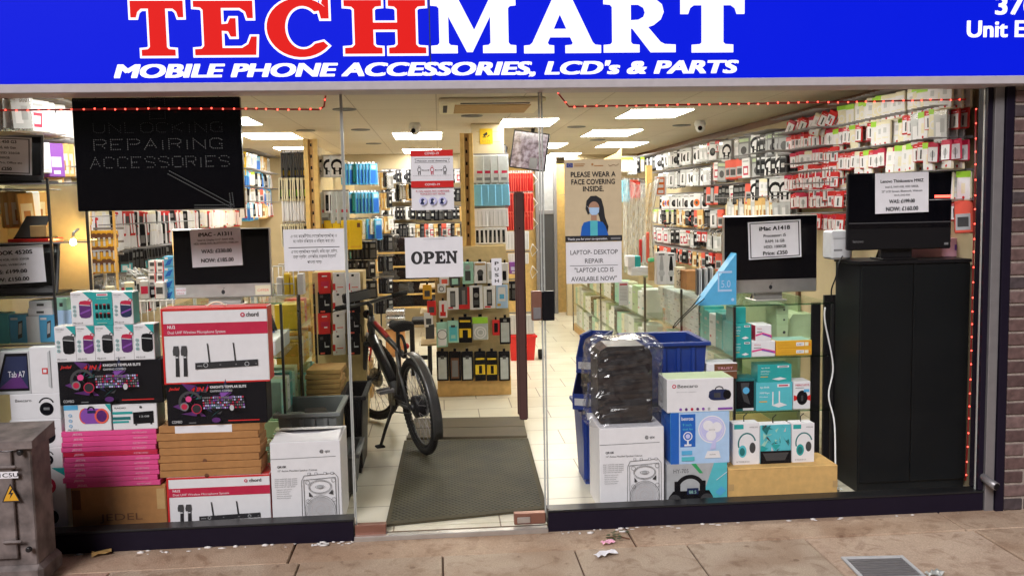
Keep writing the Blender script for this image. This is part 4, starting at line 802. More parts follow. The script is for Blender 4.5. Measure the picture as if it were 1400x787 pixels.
# ---- black lettering board with unlit dots
STROKES = {'U': [[(0, 1), (0, .2), (.2, 0), (.6, 0), (.8, .2), (.8, 1)]], 'N': [[(0, 0), (0, 1), (.8, 0), (.8, 1)]], 'L': [[(0, 1), (0, 0), (.7, 0)]], 'O': [[(.2, 0), (0, .2), (0, .8), (.2, 1), (.65, 1), (.85, .8), (.85, .2), (.65, 0), (.2, 0)]], 'C': [[(.8, .85), (.6, 1), (.2, 1), (0, .8), (0, .2), (.2, 0), (.6, 0), (.8, .15)]], 'K': [[(0, 0), (0, 1)], [(.75, 1), (.05, .5), (.8, 0)]], 'I': [[(.1, 0), (.1, 1)]], 'G': [[(.8, .85), (.6, 1), (.2, 1), (0, .8), (0, .2), (.2, 0), (.8, 0), (.8, .45), (.5, .45)]], 'R': [[(0, 0), (0, 1), (.6, 1), (.8, .85), (.8, .65), (.6, .5), (.05, .5)], [(.45, .5), (.8, 0)]], 'E': [[(.75, 1), (0, 1), (0, 0), (.75, 0)], [(.05, .5), (.6, .5)]], 'P': [[(0, 0), (0, 1), (.6, 1), (.8, .85), (.8, .65), (.6, .5), (.05, .5)]], 'A': [[(0, 0), (.42, 1), (.84, 0)], [(.17, .36), (.66, .36)]], 'S': [[(.78, .85), (.6, 1), (.2, 1), (0, .82), (.1, .58), (.7, .42), (.8, .2), (.6, 0), (.2, 0), (0, .15)]]}
x0, z0, x1, z1 = rect(102, 133, 331, 287, .10); W_, H_ = x1-x0, z1-z0
lb = thing('lettering_board', 'large black hanging board with unlit dotted letters and arrow', 'sign', ((x0+x1)/2, .10, z0))
part('panel', lb, (-W_/2, 0, 0, W_/2, .035, H_, 'black_gloss'), b=.004)
part('hanging_rail', lb, (-W_/2, .01, H_+.001, W_/2, .03, CZ-z0-.0, 'black_plastic')) if 0 else None
for x in (-.3, .3):
    q = MB(); q.tube([(x, .02, H_), (x, .02, 2.52-z0)], .003, 'black_metal', 6); q.build('hanging_wire', lb)
def dots(A, pts, sp, mat, rr_):
    for a, b_ in zip(pts, pts[1:]):
        p, c = Vector(a), Vector(b_); nn = max(1, round((c-p).length/sp))
        for i in range(nn):
            v = p+(c-p)*i/nn; y = -.001; k = A.add([(v.x+rr_*math.cos(t), y, v.y+rr_*math.sin(t)) for t in (0, 1.05, 2.1, 3.14, 4.19, 5.24)]); A.face(range(k, k+6), mat)
def bp2(x, y): p = P(x, y, .10); return (p.x-(x0+x1)/2, p.z-z0)
for word, xa, xb, yb, yt, mat in (('UNLOCKING', 128, 303, 182, 167, 'dot_dim'), ('REPAIRING', 129, 303, 205, 189, 'dot_grey'), ('ACCESSORIES', 124, 313, 230, 213, 'dot_grey')):
    A = MB(); ws = [.2 if c == 'I' else .8 for c in word]; tot = sum(ws)+.32*(len(word)-1); a, c = bp2(xa, yb), bp2(xb, yt); kx = (c[0]-a[0])/tot; u = 0
    for ch, w in zip(word, ws):
        for st_ in STROKES[ch]: dots(A, [(a[0]+(u+px)*kx, a[1]+pz*(c[1]-a[1])) for px, pz in st_], .0105, mat, .0024 if mat == 'dot_grey' else .002)
        u += w+.32
    A.build('dotted_lettering', lb)
A = MB()
for off in (-2, 2): dots(A, [bp2(231+off*.5, 236-off), bp2(318+off*.5, 282-off)], .0105, 'dot_grey', .0026)
dots(A, [bp2(320, 282), bp2(317, 261)], .0105, 'dot_grey', .0026); dots(A, [bp2(316, 282), bp2(313.5, 262)], .0105, 'dot_grey', .0026); dots(A, [bp2(318, 284), bp2(264, 284)], .0105, 'dot_grey', .0026); dots(A, [bp2(318, 280), bp2(264, 280.5)], .0105, 'dot_grey', .0026)
A.build('dotted_arrow', lb)
A = MB(); dots(A, [bp2(*p_) for p_ in ((204, 133), (225, 133), (226, 162), (205, 163), (204, 133))], .011, 'dot_dim', .002); dots(A, [bp2(207, 146), bp2(222, 146)], .011, 'dot_dim', .002); A.build('dotted_phone', lb)

# ---- red light strings
bq = MB(); bq.ball((0, 0, 0), .0043, 'led_red', 8, 5); BULB = bq.mesh('bulb')
def led(label, pts, Y, step):
    w = [P(x, y, Y) for x, y in pts]; t = thing('light_string', label, 'string lights', w[0]); base = w[0]
    q = MB(); q.tube([p-base for p in w], .0045, 'led_cable', 6); q.build('cable', t)
    acc = 0.0
    for a, b_ in zip(w, w[1:]):
        L = (b_-a).length
        while acc < L: put('bulb', BULB, t, a+(b_-a)*(acc/L)-base+Vector((0, -.004, random.uniform(-.003, .003)))); acc += step*random.uniform(.88, 1.12)
        acc -= L
led('red light string across the left window in front of the black board', [(-20, 151), (100, 150), (230, 148.5), (330, 149), (436, 150), (443, 146), (445, 131)], .05, .053)
led('red light string across the top of the right window', [(763, 128), (778, 146), (900, 144), (1050, 141.5), (1180, 139), (1320, 136)], .05, .053)
led('red light string hanging down the right edge of the window', [(1334, 150), (1333, 260), (1330, 380), (1327, 500), (1323, 600), (1320, 656)], .03, .075)

# ================================================================== COUNTERS AND THE RIGHT WINDOW
CT = 1.085                                               # counter top
def glass_counter(name, label, x0, x1, y0, y1, top_z, shelves, posts, front=True):
    t = thing(name, label, 'counter', (x0, y0, FZ)); w, l, h = x1-x0, y1-y0, top_z-FZ
    s = part('top_pane', t, (0, 0, h-.009, w, l, h, 'counter_glass'), b=0); part('pane_edge', s, (-.001, -.002, h-.009, w, -.0005, h, 'edge_glass'), b=0)
    for z in shelves: s = part('shelf', t, (.01, .012, z-FZ-.007, w-.01, l-.01, z-FZ, 'counter_glass'), b=0); part('pane_edge', s, (.01, .008, z-FZ-.007, w-.01, .0115, z-FZ, 'edge_glass'), b=0)
    for x, y in posts: part('post', t, (x-.007, y-.007, 0, x+.007, y+.007, h-.010, 'black_metal'), b=0)
    return t
XL = P(1003, 430, .6).x; XRt = P(1140, 430, .6).x
sh1, sh2 = P(1060, 488, .6).z, P(1060, 562, .6).z
rc = glass_counter('glass_counter', 'green tinted glass display counter on the right, behind the silver screened computer', XL, XRt, .6, 3.0, CT, (sh1, sh2), ((.007, .007), (XRt-XL-.007, .007), (.007, 1.2), (.007, 2.39)))
q = MB(); q.poly([(.001, 0, 0), (.001, 2.4, 0), (.001, 2.4, CT-FZ-.01), (.001, 0, CT-FZ-.01)], 'counter_glass'); q.build('side_pane', rc)
part('base', rc, (.02, .35, 0, XRt-XL-.02, 2.39, .12, 'kraft')); part('back_panel', rc, (XRt-XL-.02, .5, .12, XRt-XL, 2.39, CT-FZ-.012, 'pale_green'), b=0); part('end_panel', rc, (XRt-XL-.075, .14, 0, XRt-XL-.021, .16, CT-FZ-.012, 'black_plastic'), (XRt-XL+.002, .14, 0, XRt-XL+.30, .16, CT-FZ+.03, 'black_plastic'), b=0)  # black strip and wider panel added to darken the gap beside the cabinet
fc = glass_counter('glass_counter', 'far glass counter along the right aisle under the laptop repair notice', XL+.02, XRt, 3.05, 7.4, CT-.01, (.70, .40), ((.007, .007), (.007, 2.2), (.007, 4.3)))
q = MB(); q.poly([(.001, 0, .1), (.001, 4.3, .1), (.001, 4.3, CT-FZ-.02), (.001, 0, CT-FZ-.02)], 'counter_glass'); q.build('side_pane', fc); part('base', fc, (.01, 0, 0, XRt-XL, 4.3, .10, 'kraft'))
# all-in-one computers
def allinone(name, label, r_, Y, rz, chin, black, logo=True, z=None, depth=.03):
    x0, z0, x1, z1 = rect(*r_, Y); w, h = x1-x0, z1-z0; t = thing(name, label, 'computer', ((x0+x1)/2, Y, z0), rz)
    q = MB(); q.box(-w/2, 0, 0, w/2, depth, h, 'alu' if not black else 'black_plastic', .006); q.build('casing', t)
    q = MB(); q.box(-w/2+.006, -.002, h*chin, w/2-.006, 0, h-.006, 'black_gloss'); q.build('screen', t)
    foot = z-z0
    q = MB(); q.poly([(-.09, .05, 0.02), (.09, .05, 0.02), (.095, .09, foot+.01), (-.095, .09, foot+.01)], 'alu' if not black else 'black_plastic'); q.box(-.1, -.02, foot, .1, .16, foot+.010, 'alu' if not black else 'black_plastic', .004); q.box(-.09, .0305, foot+.01, .09, .07, .1, 'alu' if not black else 'black_plastic', .004); q.build('stand', t)
    if logo:
        A = Art(w, h*chin, -.0008, .0002); A.disc(.5, .42, .13, 'black_print', ry=.16); A.shape([(.5, .62), (.515, .70), (.52, .74), (.505, .70)], 'black_print'); A.disc(.525, .46, .055, 'alu'); A.build('logo', t)
    return t
CTL = 1.175
im = allinone('desktop_computer', 'silver chinned all in one computer standing above the red and white microphone box', (236, 312, 370, 407), .5, 0, .20, False, z=CTL)
im.rotation_euler = (rad(-2), 0, 0)
x0, z0, x1, z1 = rect(236, 312, 370, 407, .5)
A = Art(x1-x0, (z1-z0)*.2, -.0009, .0002); A.rect(.02, .3, .12, .8, 'paper'); A.text('REDUCED', .025, .55, .2, 'crimson', fit=.09); A.text('PRICE', .03, .35, .15, 'crimson', fit=.07); A.rect(.83, .15, .99, .85, 'cream'); A.text('OFFER', .85, .4, .25, 'coral', fit=.12); A.build('stickers', im)
sheet('price_sheet', 'white price sheet on the left computer marked down to £185', (262, 312, 331, 364), .488, price((('iMAC - A1311', .80, .13, .66, .025, 0), ('Intel i3, Display 21.5", RAM 4GB,', .68, .065, .72, 0, 0), ('HDD 500GB, DVD, BLUETOOTH, WEBCAM', .59, .065, .88, 0, 0), ('WAS: £230.00', .36, .13, .60, .02, (.47, .80)), ('NOW: £185.00', .12, .13, .64, .02, 0))), ry=rad(-1.5), cat='price sheet')
im2 = allinone('desktop_computer', 'silver chinned all in one computer standing on the right glass counter', (988, 294, 1119, 400), .78, rad(3), .175, False, z=CT)
sheet('price_sheet', 'framed white price sheet on the right glass counter computer reading £350', (1024, 302, 1096, 353), .755, price((('iMac A1418', .76, .14, .58, .025, 0), ('Processor: i5', .58, .10, .42, .01, 0), ('RAM: 16 GB', .43, .10, .36, .01, 0), ('HDD: 1000GB', .28, .10, .42, .01, 0), ('Price: £350', .10, .13, .46, .02, 0)), frame=True), ry=rad(-2), cat='price sheet')
# black cabinet with the black computer
cz_ = P(1230, 356, .25).z; bx0, bx1 = P(1176, 500, .25).x, WR-.03
bc = thing('storage_cabinet', 'tall black two door cabinet filling the right end of the window', 'cabinet', (bx0, .25, FZ))
part('carcass', bc, (0, .02, 0, bx1-bx0, .335, cz_-FZ-.02, 'cabinet_black')); part('top_board', bc, (-.01, -.01, cz_-FZ-.02, bx1-bx0, .338, cz_-FZ, 'black_plastic'))
mid = P(1247, 500, .25).x-bx0
for a, c in ((.004, mid-.003), (mid+.003, bx1-bx0-.004)): part('door', bc, (a, 0, .06, c, .019, cz_-FZ-.022, 'cabinet_black'))
ln = allinone('desktop_computer', 'black all in one computer standing on the tall black cabinet', (1160, 236, 1300, 341), .30, rad(-2), .28, True, logo=False, z=cz_)
x0, z0, x1, z1 = rect(1160, 236, 1300, 341, .30); A = Art(x1-x0, z1-z0, -.0026, .0002); A.rect(.01, .345, .99, .36, 'dark_grey'); A.text('lenovo', .05, .10, .05, 'mid_grey', fit=.10); A.rect(.93, .05, .97, .08, 'mid_grey'); A.build('logo', ln)
sheet('price_sheet', 'white price sheet on the black computer marked down to £160', (1197, 236, 1270, 291), .284, price((('Lenovo Thinkcentre M90Z', .76, .10, .80, .015, 0), ('Intel i5, RAM 4GB, HDD 500GB,', .63, .065, .62, 0, 0), ('23" LCD Screen, Bluetooth, Webcam', .52, .065, .76, 0, 0), ('Wi-Fi, DVD RW', .42, .06, .30, 0, 0), ('WAS: £199.00', .25, .12, .48, .02, (.47, .74)), ('NOW: £160.00', .06, .13, .60, .02, 0))), ry=rad(-1), cat='price sheet')
a, z0, c, z1 = rect(1278, 267, 1300, 270, .29); q = MB(); q.box(a, 0, 0, c, .004, z1-z0+.002, 'led_red'); tag(q.build('status_light', None, (0, .288, z0)), 'short glowing red strip at the right edge of the black computer', 'light')
o = carton('printer', 'small white printer box on the black cabinet behind the black computer', 'printer', (1137, 315, 1166, 356), .44, .13, 'light_grey', lambda A: (A.rect(.02, .80, .98, .98, 'light_grey'), A.rect(.1, .3, .5, .36, 'mid_grey'), A.rect(.05, .72, .95, .74, 'mid_grey')), z=cz_, b=.012)
o = carton('pink_box', 'low pink box on the black cabinet right of the black computer', 'box', (1236, 326, 1320, 352), .45, .12, 'pink_print', lambda A: A.rect(.82, .35, .90, .65, 'violet'), z=cz_)
def cable(name, label, pts, r=.004, mat='black_plastic', cat='cable', parent=None):
    w = [Vector(p) for p in pts]; sm = []
    for i in range(len(w)-1):
        p0, p1, p2, p3 = w[max(i-1, 0)], w[i], w[i+1], w[min(i+2, len(w)-1)]
        for k in range(6): t = k/6; sm.append(.5*((2*p1)+(p2-p0)*t+(2*p0-5*p1+4*p2-p3)*t*t+(3*p1-p0-3*p2+p3)*t**3))
    sm.append(w[-1]); q = MB(); q.tube([p-w[0] for p in sm], r, mat, 6); o = q.build(name, parent, w[0]); 
    if not parent: tag(o, label, cat)
    return o
cable('power_cable', 'white power cable hanging down between the glass counter and black cabinet', [P(1128, 420, .55), P(1128, 440, .56), P(1139, 500, .58), P(1133, 540, .56), P(1141, 580, .5), P(1143, 660, .36), P(1150, 668, .22)], .005, 'white_plastic')
cable('power_cable', 'black power cable looping at the left edge of the tall black cabinet', [P(1152, 350, .3), P(1146, 362, .25), P(1143, 378, .23), P(1137, 395, .235), P(1137, 410, .235)], .004)
cable('display_cable', 'thin black cable looped in front of the glass counter side', [P(958, 404, .6), P(945, 420, .62), P(925, 440, .68), P(921, 448, .7), P(940, 428, .66), P(963, 408, .6)], .003)
# blue triangular box on the counter
a, c = P(955, 400, .65), P(1006, 405, .65); zt_ = P(1003, 346, .65).z
q = MB(); w = c.x-a.x; q.prism([(-w/2, 0), (w/2, 0), (w/2, zt_-CT), (-w/2+.01, .02)], 0, .10, 'sky_blue'); o = q.build('triangular_box', None, ((a.x+c.x)/2, .64, CT)); tag(o, 'blue triangular box beside the silver chinned computer on the right counter', 'box')
A = Art(w, zt_-CT); A.rect(.5, .26, .88, .30, 'pale_blue'); A.rect(.5, .62, .88, .66, 'pale_blue'); A.rect(.5, .30, .54, .62, 'pale_blue'); A.text('5.0', .58, .34, .2, 'pale_blue', fit=.25); A.disc(.9, .1, .03, 'pale_blue'); A.build('printed_front', o)
# boxes on the right counter shelves
def cb(name, label, r_, Y, d_, mat, art=None, z=None, side=None, group=None, top=None): return carton(name, label, 'box', r_, Y, d_, mat, art, z, side, top, group)
t1 = cb('router_box', 'teal router box at the front corner of the upper counter shelf', (1004, 466, 1027, 488), .63, .22, 'teal', art_router(True), sh1, 'teal')
t2 = cb('router_box', 'teal router box stacked on another at the counter corner', (1004, 443, 1027, 466), .63, .22, 'teal', art_router(True), top(t1), 'teal')
t3 = cb('router_box', 'teal router box lying topmost over the corner stack', (1003, 420, 1020, 443), .68, .15, 'teal', None, top(t2))
p1 = cb('pink_wave_box', 'white box with a pink wave, lower of two on the upper shelf', (1028, 466, 1060, 488), .63, .14, 'white_card', art_pink, sh1)
p2 = cb('pink_wave_box', 'white box with a pink wave and dark side, upper of two', (1033, 444, 1055, 466), .63, .14, 'white_card', art_pink, top(p1), 'crimson')
y1 = cb('amber_box', 'lower flat orange box on the upper counter shelf', (1061, 476, 1110, 487), .64, .16, 'amber', art_amber, sh1, 'amber', None, 'mint')
cb('amber_box', 'upper flat orange box on the upper counter shelf', (1061, 465, 1110, 476), .64, .16, 'amber', art_amber, top(y1), 'amber', None, 'mint')
for i, (r_, mt) in enumerate((((1062, 444, 1078, 464), 'pale_green'), ((1062, 430, 1078, 444), 'pale_green'), ((1062, 417, 1078, 430), 'pale_green'))): cb('switch_box', ('lowest', 'middle', 'topmost')[i]+' pale green switch box stacked behind the flat orange boxes', r_, .86, .2, mt, lambda A: A.disc(.62, .5, .1, 'dark_grey'), None)
x0, z0, x1, z1 = rect(1078, 430, 1114, 462, .95); q = MB(); w = x1-x0; h = z1-z0; q.prism([(-w/2, 0), (w/2, 0), (w/2, h), (-w/2+.04, h), (-w/2+.02, h*.8)], 0, .25, 'pale_green'); q.box(-w/2-.02, -.02, -.03, w/2+.02, .27, -.001, 'pale_green', .006); tag(q.build('desk_printer', None, ((x0+x1)/2, .98, z0)), 'bulky pale green desktop machine inside the glass counter', 'printer')
for i, (r_, mt, fn) in enumerate((((1004, 516, 1033, 561), 'teal_dark', art_phonebox), ((1034, 522, 1083, 561), 'aqua', art_router()), ((1085, 521, 1108, 560), 'white_card', art_adapter))): k = cb(('phone_box', 'router_box', 'adapter_box')[i], ('dark teal phone box with a black window on the lower counter shelf', 'big aqua router box with white antennas on the lower shelf', 'white and red adapter box at the right of the lower shelf')[i], r_, .63, .12, mt, fn, sh2); kk = k if i == 1 else (kk if i > 1 else None)
cb('router_box', 'small teal router box on top of the big aqua router box', (1036, 498, 1082, 522), .63, .12, 'teal', art_router(True), top(kk))
cb('book_box', 'dark red and white flat box on top of other boxes behind the barrel speaker carton', (966, 496, 1008, 508), .58, .14, 'white_card', lambda A: (A.rect(.25, .1, 1, .9, 'brown'), A.text('TRUST', .35, .3, .35, 'pink_print', fit=.5)), None)
cb('book_box', 'second dark red flat box under the first behind the barrel speaker carton', (972, 508, 1008, 518), .58, .14, 'brown', None, None)
# side row of boxes along the counter, facing the aisle
rs = random.Random(12)
def side_row(name, labels, X, y0, y1, z, hmin, hmax, mats, wmin, wmax, art=None, group=None, cat='box', depth=.14, face=-1):
    y = y0; i = 0
    while y < y1:
        w, h = rs.uniform(wmin, wmax), rs.uniform(hmin, hmax); mt = mats[i % len(mats)]
        q = MB(); q.box(-w/2+.001, 0, 0, w/2-.001, depth, h, mt, .003)
        o = q.build(name, None, (X, y+w/2, z), rad(-90 if face < 0 else 90)); tag(o, labels, cat, group)
        if art: A = Art(w, h); art(A, i); A.build('printed_front', o)
        y += w; i += 1
def art_white(A, i): A.rect(.15, .7, .6, .78, 'grey_card'); A.rect(.15, .25, .4, .32, ('aqua', 'crimson', 'mid_grey')[i % 3]); A.line((0, .52), (1, .52), .002, 'light_grey')
side_row('router_box', 'teal box facing the aisle in the upper counter shelf row', XL+.03, .92, 1.35, sh1, .20, .24, ('teal', 'white_card', 'teal', 'teal'), .12, .15, art_white, 'teal and white boxes facing the aisle in the near counter')
for lv, (za, hm) in enumerate(((sh1, .10), (sh1+.102, .09), (sh1+.194, .07))): side_row('white_box', 'white box stacked on the upper counter shelf, '+('bottom layer', 'middle layer', 'top layer')[lv], XL+.03, 1.4, 2.3+.1*lv, za, hm, hm, ('white_card', 'paper', 'white_card', 'light_grey'), .10, .16, art_white, 'white boxes stacked in the near glass counter, '+('bottom layer', 'middle layer', 'top layer')[lv])
for lv in range(3): side_row('pale_box', 'pale box in the lower shelf of the near glass counter, '+('bottom layer', 'middle layer', 'top layer')[lv], XL+.05, 1.0, 2.3, sh2+.09*lv, .088, .088, ('pale_green', 'cream', 'white_card', 'mint'), .14, .22, art_white, 'pale boxes low in the near glass counter, '+('bottom layer', 'middle layer', 'top layer')[lv])
for lv, z in enumerate((.135, .405, .705)):
    side_row('stock_box', ('low', 'middle', 'upper')[lv]+' shelf stock box in the far aisle counter', XL+.05, 3.1, 7.2, z, .17, .26, ('white_card', 'paper', 'pale_green', 'white_card', 'light_grey', 'cream', 'mint', 'black_card'), .12, .26, art_white, ('low', 'middle', 'upper')[lv]+' shelf boxes of the far aisle counter')
sheet('counter_notice', 'white paper notice hung on the far counter glass under the repair notice', (846, 385, 859, 417), 2.9, lambda A: (A.rect(.1, .85, .9, .92, 'crimson'), [A.rect(.12, .75-.06*i, .85, .77-.06*i, 'grey_card') for i in range(10)]))
# things on the counter top
for r_, mt, nm, lb_, Y in (((863, 372, 888, 379), 'white_card', 'flat_box', 'lower flat white box on the far right counter top', 3.0), ((863, 365, 888, 372), 'paper', 'flat_box', 'upper flat white box on the far right counter top', 3.0), ((859, 350, 868, 365), 'white_card', 'small_box', 'small white box beside a teal box on the flat white boxes', 3.0), ((868, 350, 876, 365), 'teal', 'small_box', 'small teal box on the flat white boxes', 3.02)):
    z_ = {372: CT, 365: P(870, 372, 3.0).z, 350: P(870, 365, 3.0).z}[r_[1]]; cb(nm, lb_, r_, Y, .15, mt, None, z_ if r_[1] == 372 else z_)
def art_clipper(c):
    def f(A): A.shape([(.38, .1), (.62, .1), (.72, .55), (.6, .9), (.4, .9), (.28, .55)], c); A.disc(.5, .35, .1, 'light_grey'); A.rect(.2, .92, .8, .96, 'dark_grey')
    return f
cb('clipper_box', 'white blister box with a large grey brush shape on the right counter', (898, 345, 911, 386), 2.1, .08, 'white_card', art_clipper('grey_card'), CT)
cb('clipper_box', 'white blister box with a small dark shape on the right counter', (911, 346, 924, 387), 2.1, .08, 'white_card', art_clipper('black_card'), CT)
q = MB(); q.lathe([(.035, 0), (.037, .10), (.037, .13), (.03, .15)], 'kraft', 14); o = q.build('pen_tub', None, (P(892, 370, 2.5).x, 2.5, CT)); tag(o, 'brown tub with green rim on the right counter', 'tub'); q = MB(); q.lathe([(.039, .15), (.039, .175), (.02, .178)], 'green', 14); q.build('rim', o)
cb('brown_carton', 'brown open carton on the right counter left of the blue triangular box', (938, 370, 958, 391), 1.6, .16, 'cardboard', None, CT)
cb('patterned_box', 'pale speckled box leaning on the brown carton', (925, 365, 937, 388), 1.75, .07, 'cream', lambda A: [A.disc(rs.random()*.9+.05, rs.random()*.9+.05, .03, 'dark_grey', n=6) for _ in range(14)], CT)
for i in range(9): a = P(953+2.6*i, 405, 1.2+.02*i); q = MB(); q.box(0, 0, 0, .006, .16, .17, ('dark_grey', 'light_grey', 'white_card')[i % 3]); tag(q.build('slim_case', None, (a.x, a.y, CT), rad(-12)), 'slim upright case in the row behind the blue triangular box', 'case', 'slim upright cases behind the blue triangular box')
for i in range(3): q = MB(); q.box(0, 0, 0, .025, .02, .20+.03*i, ('red', 'white_card', 'coral')[i], .006); a = P(876+5*i, 366, 3.0); tag(q.build('bottle_box', None, (a.x, 3.05, CT+(.106 if i == 0 else 0.106))), ('slim red box standing on the flat white boxes', 'tall slim white box standing behind the flat white boxes', 'slim coral box right of the tall slim white one')[i], 'box')

# right window floor display
lsp2 = carton('loudspeaker_box', 'tall white loudspeaker carton with line drawing, right of the doorway', 'box', (820, 584, 908, 690), wy, .34, 'white_card', art_loudspeaker, z=FZ)
x0, z0, x1, z1 = rect(818, 470, 893, 578, wy+.06); w, zt = x1-x0, top(lsp2)
sp = thing('wrapped_loudspeaker', 'black loudspeaker wrapped in crumpled clear plastic on the white carton', 'loudspeaker', ((x0+x1)/2, wy+.05, zt))
q = MB(); q.prism([(-w/2+.01, .012), (w/2-.01, .012), (w/2, .03), (w/2, z1-zt-.075), (w/2-.012, z1-zt-.04), (w/2-.045, z1-zt-.015), (-w/2+.055, z1-zt-.015), (-w/2+.015, z1-zt-.04), (-w/2, z1-zt-.075), (-w/2, .03)], .03, .26, 'bag_dark'); q.build('cabinet', sp)
def crumpled(name, parent, w, d_, h, mat, seed, amp=.016, n=26, loc=(0, 0, 0)):
    r_ = random.Random(seed); q = MB(); ph = [(Vector((r_.uniform(-1, 1), r_.uniform(-1, 1), r_.uniform(-1, 1))).normalized(), r_.uniform(12, 75), r_.uniform(0, 6), r_.uniform(.2, 1)) for _ in range(14)]
    def disp(p): s = sum(a*abs(math.sin(k*(d__.dot(p))+f)) for d__, k, f, a in ph)/4; return s
    NU, NV = 52, 30; g = []
    for j in range(NV+1):
        v = j/NV; row = []
        for i in range(NU):
            t = 2*math.pi*i/NU; c, s = math.cos(t), math.sin(t); e = .34
            x = math.copysign(abs(c)**e, c)*w/2; y = math.copysign(abs(s)**e, s)*d_/2; k = 1
            if v > .84: k = 1-.5*((v-.84)/.16)**2
            if v < .08: k = 1.0+.10*(1-v/.08)
            p = Vector((x*k, y*k, h*min(1, v/.97) if v < .97 else h)); nn = Vector((x, y, 0)).normalized()
            dd = (disp(p)-.9)*amp; p += nn*dd+Vector((0, 0, dd*.5*(v > .8)))
            if v > .8: p.z -= .012*abs(math.sin(3*t))
            row.append(p)
        g.append(q.add(row))
    for j in range(NV):
        for i in range(NU): q.face((g[j]+i, g[j]+(i+1) % NU, g[j+1]+(i+1) % NU, g[j+1]+i), mat, False)
    q.face([g[NV]+i for i in range(NU)], mat)
    return q.build(name, parent, loc)
crumpled('plastic_wrap', sp, w+.075, .31, z1-zt+.02, 'bag_crumpled', 3, .035, loc=(0.005, .14, .004))
q = MB(); a = -w/2-.03; hh = z1-zt
q.poly([(a+.03, .06, hh-.02), (a-.02, .05, hh-.10), (a-.03, .05, hh+.02), (a-.04, .06, hh+.03)], 'bag_crumpled'); q.poly([(a-.04, .06, hh+.03), (a-.02, .05, hh-.10), (a-.035, .10, hh-.06)], 'bag_crumpled'); q.build('wrap_corner', sp)
hy = carton('radio_box', 'pale blue green box printed with a black boombox, on the window floor', 'box', (912, 633, 994, 688), wy, .22, 'grey_card', art_boombox, z=FZ)
fan = carton('fan_box', 'blue and lavender desk fan box in the right window', 'box', (917, 563, 997, 633), wy, .22, 'sky_blue', art_fan, z=top(hy), side='blue')
carton('speaker_box', 'white box with a dark barrel speaker print, on the desk fan box', 'box', (912, 517, 1003, 563), wy, .20, 'white_card', art_beecaro, z=top(fan), top='pale_green', side='light_grey')
kb = carton('cardboard_box', 'long tan cardboard box lying under the three headphone boxes', 'box', (996, 638, 1145, 690), wy, .26, 'cardboard_tan', lambda A: (A.rect(.0, .42, .05, .60, 'kraft'), A.rect(.955, .40, 1, .58, 'kraft'), A.line((.30, 0), (.31, .12), .0015, 'kraft'), A.line((.05, .97), (.6, .985), .0015, 'kraft')), z=FZ)
for r_, fn, lb_ in (((1002, 578, 1038, 637), art_headphones('white_card', 'aqua'), 'white headphone box with teal headphones, left of three'), ((1039, 580, 1081, 635), art_dark_model, 'headphone box with a dark glossy picture, between the two white ones'), ((1083, 578, 1113, 633), art_headphones('white_card', 'teal'), 'white headphone box with large dark earcup, right of three')):
    k = carton('headphone_box', lb_, 'box', r_, wy+.08, .08, 'white_card', fn, z=top(kb)); q = MB(); q.tube([(0, .04, top(k)-k.location.z), (.0, .04, top(k)-k.location.z+.03), (.02, .045, top(k)-k.location.z+.045)], .003, 'black_metal', 6); q.build('hang_hook', k)
# blue crates and bins
def crate(name, label, x0, x1, y0, y1, z0, z1, mat, group=None, cat='crate', slots=False):
    t = thing(name, label, cat, ((x0+x1)/2, y0, z0), 0, group); w, l, h = (x1-x0)/2, y1-y0, z1-z0; k = .025
    q = MB()
    def wall(a, b_): q.face([q.add([p])for p in ()] or q_quad(a, b_), mat)
    lo = [(-w+k, k, 0), (w-k, k, 0), (w-k, l-k, 0), (-w+k, l-k, 0)]; hi = [(-w, 0, h), (w, 0, h), (w, l, h), (-w, l, h)]; th = .008
    o = q.add(lo+hi); ins = q.add([(-w+k+th, k+th, .01), (w-k-th, k+th, .01), (w-k-th, l-k-th, .01), (-w+k+th, l-k-th, .01), (-w+th, th, h), (w-th, th, h), (w-th, l-th, h), (-w+th, l-th, h)])
    q.face((o+3, o+2, o+1, o), mat); q.face((ins, ins+1, ins+2, ins+3), mat)
    for i in range(4):
        j = (i+1) % 4; q.face((o+i, o+j, o+4+j, o+4+i), mat); q.face((ins+j, ins+i, ins+4+i, ins+4+j), mat); q.face((o+4+i, o+4+j, ins+4+j, ins+4+i), mat)
    q.build('tub', t)
    q = MB(); r_ = .022
    for bx in ((-w-r_, -r_, h-.02, w+r_, 0, h+.004), (-w-r_, l, h-.02, w+r_, l+r_, h+.004), (-w-r_, .0005, h-.02, -w, l-.0005, h+.004), (w, .0005, h-.02, w+r_, l-.0005, h+.004)): q.box(*bx, mat, .004)
    q.build('rim', t)
    q = MB()
    for u in (-.62, -.2, .2, .62): q.box(u*w-.012, -.010, h*.08, u*w+.012, .012, h-.03, mat, .003)
    q.build('ribs', t)
    return t
def q_quad(a, b_): return ()
p0, p1 = P(869, 470, .55), P(966, 470, .55); zt = p0.z
crate('storage_crate', 'large open dark blue plastic crate behind the wrapped loudspeaker', p0.x, p1.x, .55, .98, .52, zt, 'crate_blue')
crate('storage_crate', 'lower dark blue crate holding up the large open one', p0.x+.01, p1.x-.01, .56, .97, FZ, .50, 'crate_blue')
